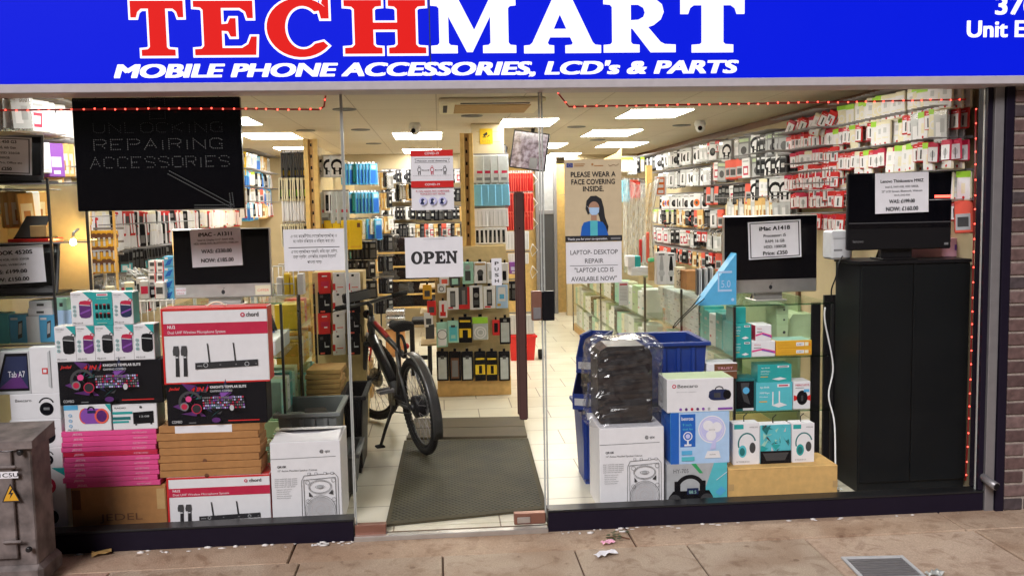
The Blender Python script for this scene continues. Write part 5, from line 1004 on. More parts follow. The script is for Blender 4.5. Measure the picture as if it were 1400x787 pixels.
def bin_(label, x0, y0, x1, y1, Y, rz, z=None):
    a, z0, c, z1 = rect(x0, y0, x1, y1, Y); w, h = (c-a)/2, z1-z0; t = thing('parts_bin', label, 'bin', ((a+c)/2, Y, z0), rz); th = .006; l = .34; q = MB()
    q.box(-w, 0, 0, w, l, th, 'crate_blue')
    for s in (-1, 1):
        x = s*(w-th/2); k = q.add([(x-th/2, 0, th), (x-th/2, l, th), (x-th/2, l, h), (x-th/2, .10, h), (x-th/2, 0, h*.45)]); k2 = q.add([(x+th/2, 0, th), (x+th/2, l, th), (x+th/2, l, h), (x+th/2, .10, h), (x+th/2, 0, h*.45)])
        q.face((k+4, k+3, k+2, k+1, k), 'crate_blue'); q.face((k2, k2+1, k2+2, k2+3, k2+4), 'crate_blue')
        for i in range(5): j = (i+1) % 5; q.face((k+i, k+j, k2+j, k2+i), 'crate_blue')
    q.box(-w+th, l-th, th, w-th, l, h, 'crate_blue'); q.box(-w+th, 0, th, w-th, th, h*.45, 'crate_blue'); q.box(-w-.006, .1, h-.01, -w, l, h+.004, 'crate_blue'); q.box(w, .1, h-.01, w+.006, l, h+.004, 'crate_blue'); q.build('tray', t)
    A = Art(2*w*.8, h*.2); A.rect(0, 0, 1, 1, 'light_grey'); A.build('label_strip', t, (0, -.0005, h*.12))
bx = P(806, 500, .55).x
def rackbins():
    zs = (P(800, 562, .6).z, P(800, 512, .6).z); return zs
bin_('upper blue stacking bin by the wrapped loudspeaker', 787, 462, 818, 510, .62, rad(-25)); bin_('lower blue stacking bin by the wrapped loudspeaker', 782, 512, 812, 560, .55, rad(-25)); bin_('blue stacking bin half hidden behind the white loudspeaker carton', 800, 530, 824, 580, .45, rad(-20))
for x_, w_, y_, h_, lb_ in ((P(811, 560, .55).x, .06, .62, P(797, 560, .55).z-FZ-.002, 'narrow dark blue crate on the floor under the blue stacking bins'),):
    crate('storage_crate', lb_, x_-w_, x_+w_, y_, y_+.32, FZ, FZ+h_, 'crate_blue')

# ================================================================== DOORWAY: mats, bicycle, crates
a, c = PZ(527, 720, FZ), PZ(748, 697, FZ); b0, b1 = PZ(553, 604, FZ), PZ(722, 601, FZ)
def flat(name, label, cat, pts, mat, h, edge=None):
    q = MB(); k = q.add([(p.x, p.y, FZ+.001) for p in pts]+[(p.x, p.y, FZ+h) for p in pts]); n = len(pts)
    q.face(range(k+n, k+2*n), mat)
    for i in range(n): q.face((k+i, k+(i+1) % n, k+n+(i+1) % n, k+n+i), edge or mat)
    return tag(q.build(name), label, cat)
mt = flat('door_mat', 'big dark ribbed rubber mat inside the shop door', 'mat', [a, c, b1, b0], 'ribbed_matting', .012, 'mat_edge')
q = MB(); pts = [a, c, b1, b0]; cen = (a+c+b0+b1)/4
for i in range(4):
    p_, r_ = pts[i], pts[(i+1) % 4]; ip, ir = p_+(cen-p_).normalized()*.05, r_+(cen-r_).normalized()*.05
    q.poly([(v.x, v.y, FZ+.0135) for v in (p_, r_, ir, ip)], 'mat_edge')
q.build('border', mt)
e0, e1 = PZ(566, 575, FZ), PZ(716, 572, FZ); f0, f1 = PZ(556, 602, FZ), PZ(721, 599, FZ); g0, g1 = PZ(561, 589, FZ), PZ(718, 586, FZ)
flat('floor_board', 'grey brown board across the floor just beyond the rubber mat', 'board', [f0+Vector((0, .01, 0)), f1+Vector((0, .01, 0)), g1, g0], 'ramp_board', .02)
flat('floor_board', 'farther grey brown board beyond the rubber mat, behind the bicycle wheel', 'board', [g0+Vector((0, .015, 0)), g1+Vector((0, .015, 0)), e1, e0], 'ramp_board', .02)

RC = PZ(590, 622, FZ); HD = rad(90+20); RW = .332; RC = RC+Vector((-.045, 0, 0))
bk = thing('bicycle', 'dark grey electric mountain bike with red top tube stripe on its kickstand', 'bicycle', (RC.x, RC.y, FZ+.012), HD); bk.rotation_euler = (rad(-6), 0, HD)
WB = 1.13
def wheel_meshes():
    q = MB(); N = 132; q.tube([(RW-.03)*Vector((math.cos(2*math.pi*i/N), 0, math.sin(2*math.pi*i/N))) for i in range(N)], [.024 if i % 2 else .0285 for i in range(N)], 'rubber', 10, True); ty = q.mesh('wheel')
    q = MB(); q.tube([(RW-.062)*Vector((math.cos(2*math.pi*i/64), 0, math.sin(2*math.pi*i/64))) for i in range(64)], .013, 'black_plastic', 8, True); rim = q.mesh('rim')
    q = MB()
    for i in range(32):
        t = 2*math.pi*i/32; s = 1 if i % 2 else -1; t2 = t+.5*(1 if i % 4 < 2 else -1); q.tube([(.028*math.cos(t2), s*.03, .028*math.sin(t2)), ((RW-.07)*math.cos(t), 0, (RW-.07)*math.sin(t))], .0016, 'alu_grey', 4)
    sp_ = q.mesh('spokes')
    q = MB(); q.lathe([(.02, -.06), (.034, -.035), (.02, -.03), (.02, .03), (.034, .035), (.02, .06)], 'black_metal', 14, 'y'); hub = q.mesh('hub'); return ty, rim, sp_, hub
WM = wheel_meshes()
def wheel(loc, rz, motor=False):
    w = put('wheel', WM[0], bk, loc, rz)
    for nm, me in zip(('rim', 'spokes', 'hub'), WM[1:]): put(nm, me, w)
    q = MB(); q.lathe([(.08, -.045), (.08, -.043)], 'alu', 24, 'y'); q.build('brake_disc', w)
    if motor: q = MB(); q.lathe([(.05, -.04), (.075, -.03), (.075, .03), (.05, .04)], 'black_plastic', 20, 'y'); q.build('hub_motor', w)
wheel((0, 0, RW), 0, True); wheel((WB, 0, RW), rad(24))
BBp, ST, HT, HB = Vector((.43, 0, .30)), Vector((.29, 0, .70)), Vector((.90, 0, .86)), Vector((.955, 0, .66))
q = MB(); q.tube([BBp, ST], .018, 'bike_grey', 10); q.tube([HT, HB], .026, 'bike_grey', 12); q.tube([ST+Vector((.005, 0, -.02)), HT+Vector((.01, 0, -.05))], .02, 'bike_grey', 10); q.lathe([(.045, -.045), (.045, .045)], 'black_metal', 14, 'y', tuple(BBp))
for s in (-1, 1):
    q.tube([BBp+Vector((-.03, s*.03, 0)), (.2, s*.055, .31), (0, s*.065, RW)], .011, 'bike_grey', 8); q.tube([ST+Vector((0, s*.02, -.03)), (.16, s*.055, .55), (0, s*.065, RW)], .010, 'bike_grey', 8)
fr = q.build('frame', bk)
q = MB(); q.tube([BBp+Vector((.02, 0, .02)), HB+Vector((-.01, 0, .03))], [.036, .038], 'bike_grey', 10); q.build('down_tube', bk)
q = MB(); q.tube([BBp+Vector((.10, 0, .11)), BBp+Vector((.42, 0, .33))], .034, 'black_plastic', 8); q.build('battery', bk)
q = MB(); q.tube([ST+Vector((.22, 0, .040)), HT+Vector((-.10, 0, -.043))], .0155, 'bike_red', 10); q.build('red_stripe', bk)
q = MB(); q.tube([ST, (.245, 0, .83)], .014, 'black_metal', 10); q.build('seat_post', bk)
q = MB(); NS = 9
prof = [(-.13, .075, .0), (-.10, .085, .015), (-.04, .075, .012), (.03, .045, .006), (.10, .025, .005), (.14, .016, -.004)]
rings = []
for x, w, z in prof: rings.append(q.add([(x, w*math.cos(t), z+.028*max(-.9, math.sin(t))) for t in [2*math.pi*i/12 for i in range(12)]]))
for a_, b_ in zip(rings, rings[1:]):
    for i in range(12): q.face((a_+i, b_+i, b_+(i+1) % 12, a_+(i+1) % 12), 'rubber', True)
q.face([rings[0]+i for i in range(12)], 'rubber'); q.face([rings[-1]+i for i in range(12)][::-1], 'rubber'); q.build('saddle', bk, (.245, 0, .855))
q = MB(); q.tube([(.13+.075*math.cos(t), .02, .73+.075*math.sin(t)) for t in [2*math.pi*i/20 for i in range(20)]], .011, 'rubber', 7, True); q.build('ring_lock', bk); q = MB(); q.ball((.10, 0, .73), .022, 'red_plastic', 10, 6); q.build('rear_light', bk)
fk = MB()
for s in (-1, 1): fk.tube([(.955, s*.055, .64), (1.03, s*.058, .50), (WB, s*.062, RW)], [.02, .019, .014], 'black_metal', 10)
fk.box(.93, -.07, .625, .985, .07, .66, 'black_metal', .01); fk.build('fork', bk)
q = MB(); q.tube([HT, (.885, 0, .93), (.92, 0, .955)], .018, 'black_metal', 10); q.tube([(.86, -.31, .975), (.905, -.16, .965), (.92, 0, .955), (.905, .16, .965), (.86, .31, .975)], .014, 'black_metal', 10); hbz = q.build('handlebar', bk)
for s in (-1, 1):
    q = MB(); q.tube([(.88, s*.21, .97), (.855, s*.33, .976)], .019, 'rubber', 10); q.build('grip', hbz); q = MB(); q.tube([(.91, s*.19, .965), (.95, s*.21, .955), (.955, s*.30, .945)], .006, 'black_metal', 6); q.build('brake_lever', hbz)
    q = MB(); q.tube([(.91, s*.17, .96), (1.02, s*.10, .93), (1.0, s*.03, .78), (1.0, s*.04, .66)], .004, 'rubber', 6); q.build('brake_cable', hbz)
q = MB(); q.box(.90, -.03, .985, .95, .21, 1.06, 'black_plastic', .012); q.box(.895, -.02, .992, .8995, .20, 1.053, 'dark_grey'); q.build('display_unit', hbz); _a = rad(22); _p = Vector((.90, 0, 0)); hbz.rotation_euler = (0, 0, _a); hbz.location = _p-Matrix.Rotation(_a, 3, 'Z') @ _p
q = MB(); q.ball((1.0, 0, .86), (.04, .035, .035), 'black_gloss', 12, 8); q.build('front_light', bk)
def mudguard(c, a0, a1):
    q = MB(); n = 14; rows_ = []
    for i in range(n+1):
        t = rad(a0+(a1-a0)*i/n); R_ = RW+.035; rows_.append(q.add([(c[0]+R_*math.cos(t), y, c[2]+R_*math.sin(t)-abs(y)*.25*math.sin(t)) for y in (-.032, -.016, .016, .032)]))
    for p_, r_ in zip(rows_, rows_[1:]):
        for j in range(3): q.face((p_+j, r_+j, r_+j+1, p_+j+1), 'bike_grey', True)
    o = q.build('mudguard', bk); md = o.modifiers.new('solid', 'SOLIDIFY'); md.thickness = .004
mudguard((0, 0, RW), 72, 205); mudguard((WB, 0, RW), 30, 120)
q = MB(); q.lathe([(.085, .055), (.085, .06)], 'black_metal', 24, 'y', tuple(BBp)); q.tube([BBp+Vector((0, -.05, 0)), BBp+Vector((.12, -.075, -.11))], .012, 'alu_grey', 8); q.tube([BBp+Vector((0, .05, 0)), BBp+Vector((-.12, .075, .11))], .012, 'alu_grey', 8); ck = q.build('crank', bk)
for s, dx, dz in ((-1, .12, -.11), (1, -.12, .11)):
    q = MB(); x, y, z = BBp.x+dx, s*.13, BBp.z+dz; q.box(x-.05, y-.05, z-.012, x+.05, y+.05, z-.004, 'alu_grey', .003); q.box(x-.05, y-.05, z-.003, x-.04, y+.05, z+.012, 'alu_grey', .002); q.box(x+.04, y-.05, z-.003, x+.05, y+.05, z+.012, 'alu_grey', .002); q.build('pedal', ck)
q = MB()
for dz in (-.08, .03): q.tube([BBp+Vector((0, .057, dz*1.0)), (0, .057, RW+dz*.5)], .005, 'black_metal', 5)
q.build('chain', bk)
q = MB(); q.tube([(.40, .06, .27), (.37, .15, .12), (.36, .20, .02)], [.014, .012, .011], 'black_metal', 8); q.box(.33, .175, .003, .40, .235, .022, 'rubber', .006); q.build('kickstand', bk)

# crates, envelopes, baskets left of the doorway
p0, p1 = P(384, 563, .62), P(462, 563, .62); zt = p0.z
crate('storage_crate', 'grey open plastic crate with odds and ends behind the white loudspeaker carton', p0.x-.01, p1.x, .56, 1.02, zt-.28, zt, 'crate_grey')
crate('storage_crate', 'grey crate under the open one behind the white loudspeaker carton', p0.x, p1.x-.01, .57, 1.01, FZ, zt-.285, 'crate_grey')
q = MB(); q.box(0, 0, 0, .13, .16, .03, 'black_plastic', .006); tag(q.build('adapter_block', None, (p1.x-.19, .66, zt-.055), .2), 'black adapter block lying in the grey open crate', 'adapter')
for i in range(3): cable('loose_cable', ('white', 'black', 'grey')[i]+' cable coiled inside the grey open crate', [(p0.x+.06+.02*i+.07*math.cos(t*1.3+i), .75+.02*i+.08*math.sin(t*1.3), zt-.05-.01*i) for t in range(6)], .005, ('white_plastic', 'black_plastic', 'light_grey')[i])
a, c = P(470, 560, 1.1), P(493, 560, 1.1); crate('storage_crate', 'dark grey crate standing between the loudspeaker carton and the bicycle', a.x, c.x+.02, 1.05, 1.55, FZ, P(480, 540, 1.1).z, 'black_plastic')
crate('storage_crate', 'low dark crate on the floor beside the loudspeaker carton edge', P(468, 620, .6).x+.01, P(486, 620, .6).x, .62, 1.0, FZ, P(480, 622, .6).z, 'crate_grey')
a, z0, c, z1 = rect(418, 505, 466, 545, 1.25); nn = 6; hh = (z1-z0)/nn; q = MB(); q.box(a+.02, .01, 0, c-.02, .3, z0-FZ-.001, 'wood', .004); tag(q.build('low_stool_box', None, (0, 1.27, FZ)), 'brown wooden block holding the padded envelopes', 'box')
for i in range(nn):
    q = MB(); w = c-a; q.box(-w/2, 0, .001, w/2, .26, hh-.001, 'envelope', .004); k = q.build('padded_envelope', None, ((a+c)/2+.006*math.sin(3*i), 1.25, z0+i*hh), .05*math.sin(2.1*i)); tag(k, ('lowest', 'second lowest', 'third lowest', 'third from top', 'second from top', 'topmost')[i]+' brown padded envelope of the pile by the bicycle wheel', 'envelope', 'brown padded envelopes')
def basket(label, cx, cy, z0, w, l, h):
    t = thing('shopping_basket', label, 'basket', (cx, cy, z0)); q = MB(); k = .82; nv = 4; nh = 9
    for s in range(4):
        dx, dy = ((0, -1), (1, 0), (0, 1), (-1, 0))[s]; ex, ey = -dy, dx
        half = w/2 if dx == 0 else l/2; off = l/2 if dx == 0 else w/2
        for i in range(nh+1):
            u = -half+2*half*i/nh; q.tube([(dx*off*k+ex*u*k, dy*off*k+ey*u*k, 0), (dx*off+ex*u, dy*off+ey*u, h)], .005, 'red_plastic', 4)
        for j in range(nv+1):
            f = k+(1-k)*j/nv; z = h*j/nv; q.tube([(dx*off*f-ex*half*f, dy*off*f-ey*half*f, z), (dx*off*f+ex*half*f, dy*off*f+ey*half*f, z)], .006, 'red_plastic', 4)
    q.build('lattice', t); part('floor', t, (-w/2*k, -l/2*k, 0, w/2*k, l/2*k, .006, 'red_plastic')); q = MB()
    for x0_, y0_, x1_, y1_ in ((-w/2-.01, -l/2-.01, w/2+.01, -l/2+.004), (-w/2-.01, l/2-.004, w/2+.01, l/2+.01), (-w/2-.01, -l/2+.005, -w/2+.004, l/2-.005), (w/2-.004, -l/2+.005, w/2+.01, l/2-.005)): q.box(x0_, y0_, h-.03, x1_, y1_, h, 'red_plastic', .003)
    q.build('rim', t)
p = PZ(492, 545, FZ); basket('red plastic shopping basket behind the spokes of the front bicycle wheel', p.x-.05, p.y+.15, .36, .34, .26, .24); q = MB(); q.box(-.16, -.12, 0, .16, .12, .325, 'kraft', .004); tag(q.build('carton', None, (p.x-.05, p.y+.15, FZ)), 'brown carton under the red basket behind the bicycle wheel', 'box')
a, z0, c, z1 = rect(696, 458, 733, 500, 5.1); t = thing('red_bucket', 'solid red plastic basket on the floor right of the cardboard display', 'basket', ((a+c)/2, 5.1, FZ)); q = MB(); w = (c-a)/2; zz = z1-FZ
k = q.add([(-w*.85, 0, 0), (w*.85, 0, 0), (w*.85, .3, 0), (-w*.85, .3, 0), (-w, -.02, zz), (w, -.02, zz), (w, .32, zz), (-w, .32, zz)])
for ff in ((3, 2, 1, 0), (0, 1, 5, 4), (1, 2, 6, 5), (2, 3, 7, 6), (3, 0, 4, 7)): q.face([k+i for i in ff], 'red_plastic')
q.build('tub', t); part('rim', t, (-w-.012, -.035, zz-.025, w+.012, -.021, zz, 'red_plastic'), (-w-.012, .321, zz-.025, w+.012, .335, zz, 'red_plastic'))
p = PZ(740, 485, FZ+.06); q = MB(); q.lathe([(.03, -.02), (.055, -.02), (.055, .02), (.03, .02)], 'rubber', 16, 'x'); tag(q.build('trolley_wheel', None, (p.x, p.y+.1, FZ+.055)), 'small black caster wheel by the red basket', 'wheel')

# left counter with phone trays, glass cubes and white case display
CL0, CL1 = -1.50, -.905
lc = glass_counter('glass_counter', 'glass display counter on the left with phones in trays', CL0, CL1, .60, 1.25, CTL, (.86, .50), ((CL1-CL0-.007, .007), (CL1-CL0-.007, .64), (.007, .007)))
q = MB(); q.poly([(CL1-CL0-.001, 0, 0), (CL1-CL0-.001, .65, 0), (CL1-CL0-.001, .65, CTL-FZ-.01), (CL1-CL0-.001, 0, CTL-FZ-.01)], 'counter_glass'); q.build('side_pane', lc); part('base', lc, (.02, .02, 0, CL1-CL0-.02, .63, .14, 'pale_green'))
lc2 = glass_counter('glass_counter', 'second glass counter on the left with yellow and green boxes, behind the first', CL0, CL1, 1.28, 2.0, CTL, (.93, .66), ((CL1-CL0-.007, .007), (CL1-CL0-.007, .71)))
q = MB(); q.poly([(CL1-CL0-.001, 0, 0), (CL1-CL0-.001, .72, 0), (CL1-CL0-.001, .72, CTL-FZ-.01), (CL1-CL0-.001, 0, CTL-FZ-.01)], 'counter_glass'); q.build('side_pane', lc2); part('base', lc2, (.02, .02, 0, CL1-CL0-.02, .7, .3, 'pale_green'))
for k_ in range(3):
    X_ = CL1-.13-.17*k_; q = MB(); q.box(-.075, 0, 0, .075, .5, .09, 'white_card', .005); t = q.build('phone_tray', None, (X_, .66, .861)); tag(t, ('white phone tray nearest the aisle in the left counter', 'middle white phone tray in the left counter', 'white phone tray furthest from the aisle in the left counter')[k_], 'tray', 'white phone trays in the left counter')
    for i in range(5):
        q = MB(); q.box(-.035, 0, 0, .035, .009, .13, ('blue', 'navy', 'dark_grey')[(i+k_) % 3], .003); q.box(-.03, -.001, .008, .03, 0, .122, 'black_gloss'); o = q.build('display_phone', None, (X_, .70+.09*i, .955), rad(62)); o.rotation_euler = (rad(-22), 0, rad(62)); tag(o, 'dummy phone standing upright on a white tray, '+('aisle tray', 'middle tray', 'inner tray')[k_], 'phone', 'phones on the '+('aisle', 'middle', 'inner')[k_]+' tray')
def srow(*a_, **k): side_row(*a_, face=1, **k)
srow('accessory_box', 'pale green box low in the left counter facing the aisle', CL1-.03, .64, 1.2, .175, .10, .16, ('pale_green', 'mint', 'cream'), .07, .13, art_white, 'pale green boxes low in the left counter')
srow('accessory_box', 'greenish box on the lower shelf of the left counter', CL1-.03, .63, 1.2, .501, .16, .26, ('mint', 'pale_green', 'white_card', 'teal'), .07, .12, art_white, 'greenish boxes on the lower shelf of the left counter')
srow('yellow_box', 'yellow box on the upper shelf of the second left counter', CL1-.03, 1.31, 1.96, .931, .13, .17, ('yellow', 'amber', 'yellow', 'coral'), .08, .13, art_white, 'yellow boxes in the second left counter')
srow('yellow_box', 'amber box on the middle shelf of the second left counter', CL1-.03, 1.31, 1.96, .661, .17, .20, ('amber', 'yellow', 'cream'), .08, .13, art_white, 'amber boxes in the second left counter')
srow('green_box', 'green tinted box at the bottom of the second left counter', CL1-.03, 1.31, 1.96, .331, .24, .30, ('mint', 'pale_green', 'teal'), .08, .12, art_white, 'green tinted boxes low in the second left counter')
# white wire stand with small packs on the counter by the left computer
a, z0, c, z1 = rect(374, 378, 402, 412, 1.0); t = thing('wire_stand', 'white wire display stand on the left counter beside the computer', 'stand', (0, 1.0, CTL)); q = MB()
for x in (a, (a+c)/2, c):
    for y in (0, .2): q.tube([(x, y, 0), (x, y, z1-CTL+.06)], .004, 'white_plastic', 5)
for z in (.0, .07, z1-CTL+.06):
    q.tube([(a, 0, z+.004), (c, 0, z+.004)], .004, 'white_plastic', 5); q.tube([(a, .2, z+.004), (c, .2, z+.004)], .004, 'white_plastic', 5)
q.build('wire_frame', t)
for i in range(4): q = MB(); q.box(0, 0, 0, .035, .10, .11+.02*(i % 2), ('white_card', 'yellow', 'yellow', 'white_card')[i], .003); k = q.build('small_pack', None, (a+.01+.042*i, 1.05, CTL)); tag(k, ('white pack at the left in the white wire stand', 'yellow pack left of centre in the white wire stand', 'yellow pack right of centre in the white wire stand', 'white pack at the right end of the white wire stand')[i], 'pack')

# ================================================================== PACKETS
def pkt(name, w, h, t, base, layers=(), tab=None):
    """a hanging pack: card or bag seen from -y, top edge at z = 0; layers (u0,v0,u1,v1,material) or ('d',u,v,r,material)"""
    q = MB(); q.box(-w/2, 0, -h, w/2, t, 0, base, min(t*.45, .006))
    if tab: q.box(-w*.12, t*.3, 0, w*.12, t*.5, .02, tab)
    A = Art(w, h, -.0006, .0002)
    for L in layers:
        if L[0] == 'd': A.disc(L[1], L[2], L[3], L[4], n=12)
        else: A.rect(*L)
    k = q.add([(x, y, z-h) for x, y, z in A.v])
    for f, mi_ in zip(A.f, A.m): q.face([k+i for i in f], A.names[mi_])
    return q.mesh(name)
RED1 = pkt('cable_packet', .075, .115, .014, 'red', ((.12, .08, .88, .74, 'white_card'), (.40, .16, .55, .62, 'dark_grey'), (.3, .80, .7, .84, 'pink_print')))
RED2 = pkt('cable_packet', .07, .11, .016, 'red', ((.10, .06, .90, .70, 'paper'), (.25, .30, .5, .62, 'mid_grey'), (.55, .12, .7, .5, 'red')))
RED3 = pkt('cable_packet', .075, .115, .014, 'crimson', ((.10, .05, .92, .76, 'white_card'), ('d', .5, .4, .16, 'light_grey'), (.46, .1, .54, .6, 'dark_grey')))
GRN1 = pkt('accessory_bag', .09, .165, .018, 'cream', ((0, .80, 1, 1, 'lime'), (.06, .06, .94, .78, 'white_card'), (.35, .25, .62, .6, 'cream'), ('d', .5, .12, .05, 'red')))
GRN2 = pkt('accessory_bag', .085, .16, .016, 'paper', ((0, .82, 1, 1, 'lime'), (.08, .05, .92, .80, 'cream'), ('d', .45, .45, .16, 'white_card'), ('d', .45, .45, .10, 'cream')))
CRM1 = pkt('accessory_bag', .088, .16, .018, 'cream', ((.06, .05, .94, .84, 'white_card'), (.2, .3, .8, .34, 'cream'), (.3, .5, .6, .7, 'light_grey'), ('d', .5, .1, .05, 'red')))
CLR1 = pkt('clear_bag', .11, .19, .02, 'foil', ((.05, .05, .95, .80, 'light_grey'), (.2, .2, .55, .6, 'white_card'), (.5, .3, .8, .7, 'grey_card')))
MOU1 = pkt('mouse_pack', .11, .185, .04, 'white_card', (('d', .5, .45, .22, 'black_card'), ('d', .52, .5, .12, 'dark_grey'), (.1, .86, .9, .93, 'mid_grey')))
MOU2 = pkt('mouse_pack', .10, .18, .04, 'light_grey', ((.1, .1, .9, .80, 'white_card'), (.35, .2, .65, .72, 'dark_grey'), (.55, .3, .7, .7, 'light_grey')))
MOUO = pkt('mouse_pack', .10, .18, .04, 'white_card', (('d', .5, .45, .22, 'orange'), ('d', .5, .45, .10, 'dark_grey')))
MOUB = pkt('mouse_pack', .10, .18, .04, 'white_card', (('d', .5, .45, .22, 'aqua'), ('d', .5, .45, .10, 'navy')))
MOUP = pkt('mouse_pack', .10, .18, .04, 'white_card', (('d', .5, .45, .22, 'violet'), ('d', .5, .45, .10, 'crimson')))
BLK1 = pkt('black_pack', .09, .18, .03, 'black_card', ((.15, .1, .85, .55, 'dark_grey'), (.2, .65, .8, .85, 'mid_grey')))
BLK2 = pkt('dark_pack', .08, .17, .03, 'dark_grey', ((.12, .08, .88, .7, 'black_card'), (.3, .3, .7, .5, 'light_grey'), (.2, .78, .8, .88, 'paper')))
BLK3 = pkt('black_pack', .09, .17, .03, 'black_card', ((.1, .1, .5, .9, 'grey_card'), (.55, .15, .9, .5, 'mid_grey')))
ORG1 = pkt('orange_pack', .10, .18, .03, 'coral', ((.1, .1, .9, .6, 'grey_card'), (.2, .2, .8, .5, 'dark_grey')))
WHT1 = pkt('white_pack', .10, .18, .03, 'white_card', ((.2, .15, .8, .6, 'crimson'), (.3, .25, .7, .5, 'paper'), (.15, .8, .85, .88, 'grey_card')))
HDP1 = pkt('headphone_pack', .12, .20, .045, 'light_grey', ((.06, .04, .94, .96, 'white_card'), ('d', .5, .55, .30, 'black_card'), ('d', .5, .5, .21, 'white_card'), (.18, .12, .36, .45, 'black_card'), (.64, .12, .82, .45, 'black_card')))
GRY1 = pkt('grey_pack', .14, .20, .03, 'mid_grey', ((.1, .1, .9, .7, 'grey_card'), ('d', .5, .4, .18, 'dark_grey'), (.1, .78, .9, .92, 'pale_green')))
SLV1 = pkt('silver_pack', .12, .30, .05, 'silver_card', ((.05, .03, .2, .97, 'light_grey'), (.35, .35, .85, .44, 'crimson'), (.3, .1, .8, .2, 'mid_grey')))
BLU1 = pkt('blue_pack', .10, .24, .03, 'light_sky', ((.08, .05, .92, .95, 'light_sky'),), 'white_card')
BLU2 = pkt('blue_pack', .09, .22, .025, 'sky_blue', ((.1, .06, .9, .7, 'blue'), (.2, .75, .8, .92, 'pale_blue')), 'white_card')
BLUT = pkt('blue_pack', .07, .20, .02, 'teal_dark', ((.1, .06, .9, .85, 'teal'),), 'white_card')
SLM1 = pkt('slim_white_pack', .06, .20, .02, 'white_card', ((.1, .05, .9, .9, 'paper'), (.6, .1, .7, .85, 'light_grey')))
SLM2 = pkt('slim_white_pack', .07, .20, .03, 'white_card', ((.15, .1, .6, .85, 'black_card'), (.25, .2, .5, .45, 'dark_grey')))
REDS = pkt('red_pack', .05, .20, .02, 'coral', ((.1, .04, .9, .92, 'red'), (.3, .7, .7, .85, 'coral')), 'white_card')
YEL1 = pkt('yellow_pack', .12, .28, .03, 'yellow', ((.1, .08, .9, .12, 'amber'), (.6, .75, .85, .9, 'brown')))
CASEW = pkt('phone_case_pack', .085, .18, .02, 'white_card', ((.08, .04, .92, .9, 'paper'), (.14, .72, .34, .86, 'black_card'), (.2, .1, .8, .12, 'grey_card')))
CASER = pkt('phone_case_pack', .085, .18, .02, 'red', ((.1, .05, .75, .8, 'dark_grey'), (.8, .1, .95, .9, 'paper')))
CASEK = pkt('phone_case_pack', .095, .20, .025, 'black_card', ((.15, .72, .4, .85, 'dark_grey'), (.5, .35, .85, .42, 'light_grey'), (.5, .35, .55, .6, 'light_grey'), (.15, .05, .5, .12, 'coral')))
CASE1 = pkt('phone_case_pack', .095, .20, .025, 'white_card', ((-.02, .2, .18, .5, 'red'), (.3, .82, .5, .92, 'black_card'), (.3, .3, .8, .34, 'coral'), (.25, .1, .3, .18, 'crimson')))
CASE2 = pkt('phone_case_pack', .095, .20, .025, 'red', ((.2, .35, .8, .6, 'crimson'), (.45, .3, .7, .36, 'paper'), (.3, .8, .7, .86, 'paper')))
TAN1 = pkt('card_pack', .10, .20, .02, 'cardboard_tan', ((.15, .1, .85, .7, 'cream'), (.3, .2, .7, .5, 'cardboard')))
VIO1 = pkt('card_pack', .10, .20, .02, 'violet', ((.2, .3, .8, .6, 'lavender'), (.3, .1, .7, .2, 'paper')))
HNG = pkt('tool_pack', .05, .15, .02, 'amber', (('d', .5, .65, .2, 'brown'), (.3, .1, .7, .6, 'light_grey')))
TEA1 = pkt('teal_pack', .08, .18, .025, 'dark_grey', ((.1, .1, .9, .45, 'aqua'), (.25, .2, .75, .4, 'white_card'), (.1, .55, .9, .9, 'black_card')))
HOOK = MB(); HOOK.tube([(0, -.20, .012), (0, .02, .012)], .0028, 'alu_grey', 5); HOOK = HOOK.mesh('hook')
rk = random.Random(21)
def pick(kinds): return rk.choices([k for k, _ in kinds], [w for _, w in kinds])[0]
def wall_row(where, X, pa, pb, kinds, step, deep, gap, sgn, turn=30, cat='packet', hooks=True, bar=True, tilt=0, label=None):
    """hooks along a side wall; pa, pb = photo pixels of the packet tops at the two ends on the plane X"""
    A_, B_ = PX(*pa, X), PX(*pb, X); z = (A_.z+B_.z)/2; y0, y1 = sorted((A_.y, B_.y)); n = max(1, int((y1-y0)/step))
    t = thing('hook_rail', 'metal hook rail, '+where, 'display rail', (X, y0, z), rad(-90 if sgn > 0 else 90)) if bar else None
    L = y1-y0
    if bar: part('bar', t, (-L if sgn > 0 else 0, .02, .006, 0 if sgn > 0 else L, .035, .02, 'alu_grey'), b=0)
    for i in range(n):
        y = y0+step*(i+.5)+rk.uniform(-.1, .1)*step; me = pick(kinds)
        if hooks: put('hook', HOOK, t, ((-(y-y0)) if sgn > 0 else y-y0, 0, 0))
        for k in range(deep if rk.random() < .8 else max(1, deep-1)):
            a = rad((-90+turn if sgn > 0 else 90-turn)+rk.uniform(-9, 9))
            o = put(me.name.split('.')[0], me, None, (X-sgn*gap*k, y+rk.uniform(-.006, .006), z+rk.uniform(-.006, .006)), a); o.rotation_euler = (rk.uniform(-.05, .05), rad(tilt)*rk.choice((0, 1))+rk.uniform(-.06, .06), a)
            nm = o.name.split('.')[0].replace('_', ' '); lb_ = label or KINDWORD.get(me.name.split('.')[0]+me.name[-4:], nm); tag(o, ('%s, %s' % (lb_, where)).replace('white pack with orange mouse, third', 'orange mouse pack, third').replace('white pack with blue mouse, third', 'blue mouse pack, third').replace('white pack with purple mouse, third', 'purple mouse pack, third'), cat, '%ss hanging %s' % (lb_, where))
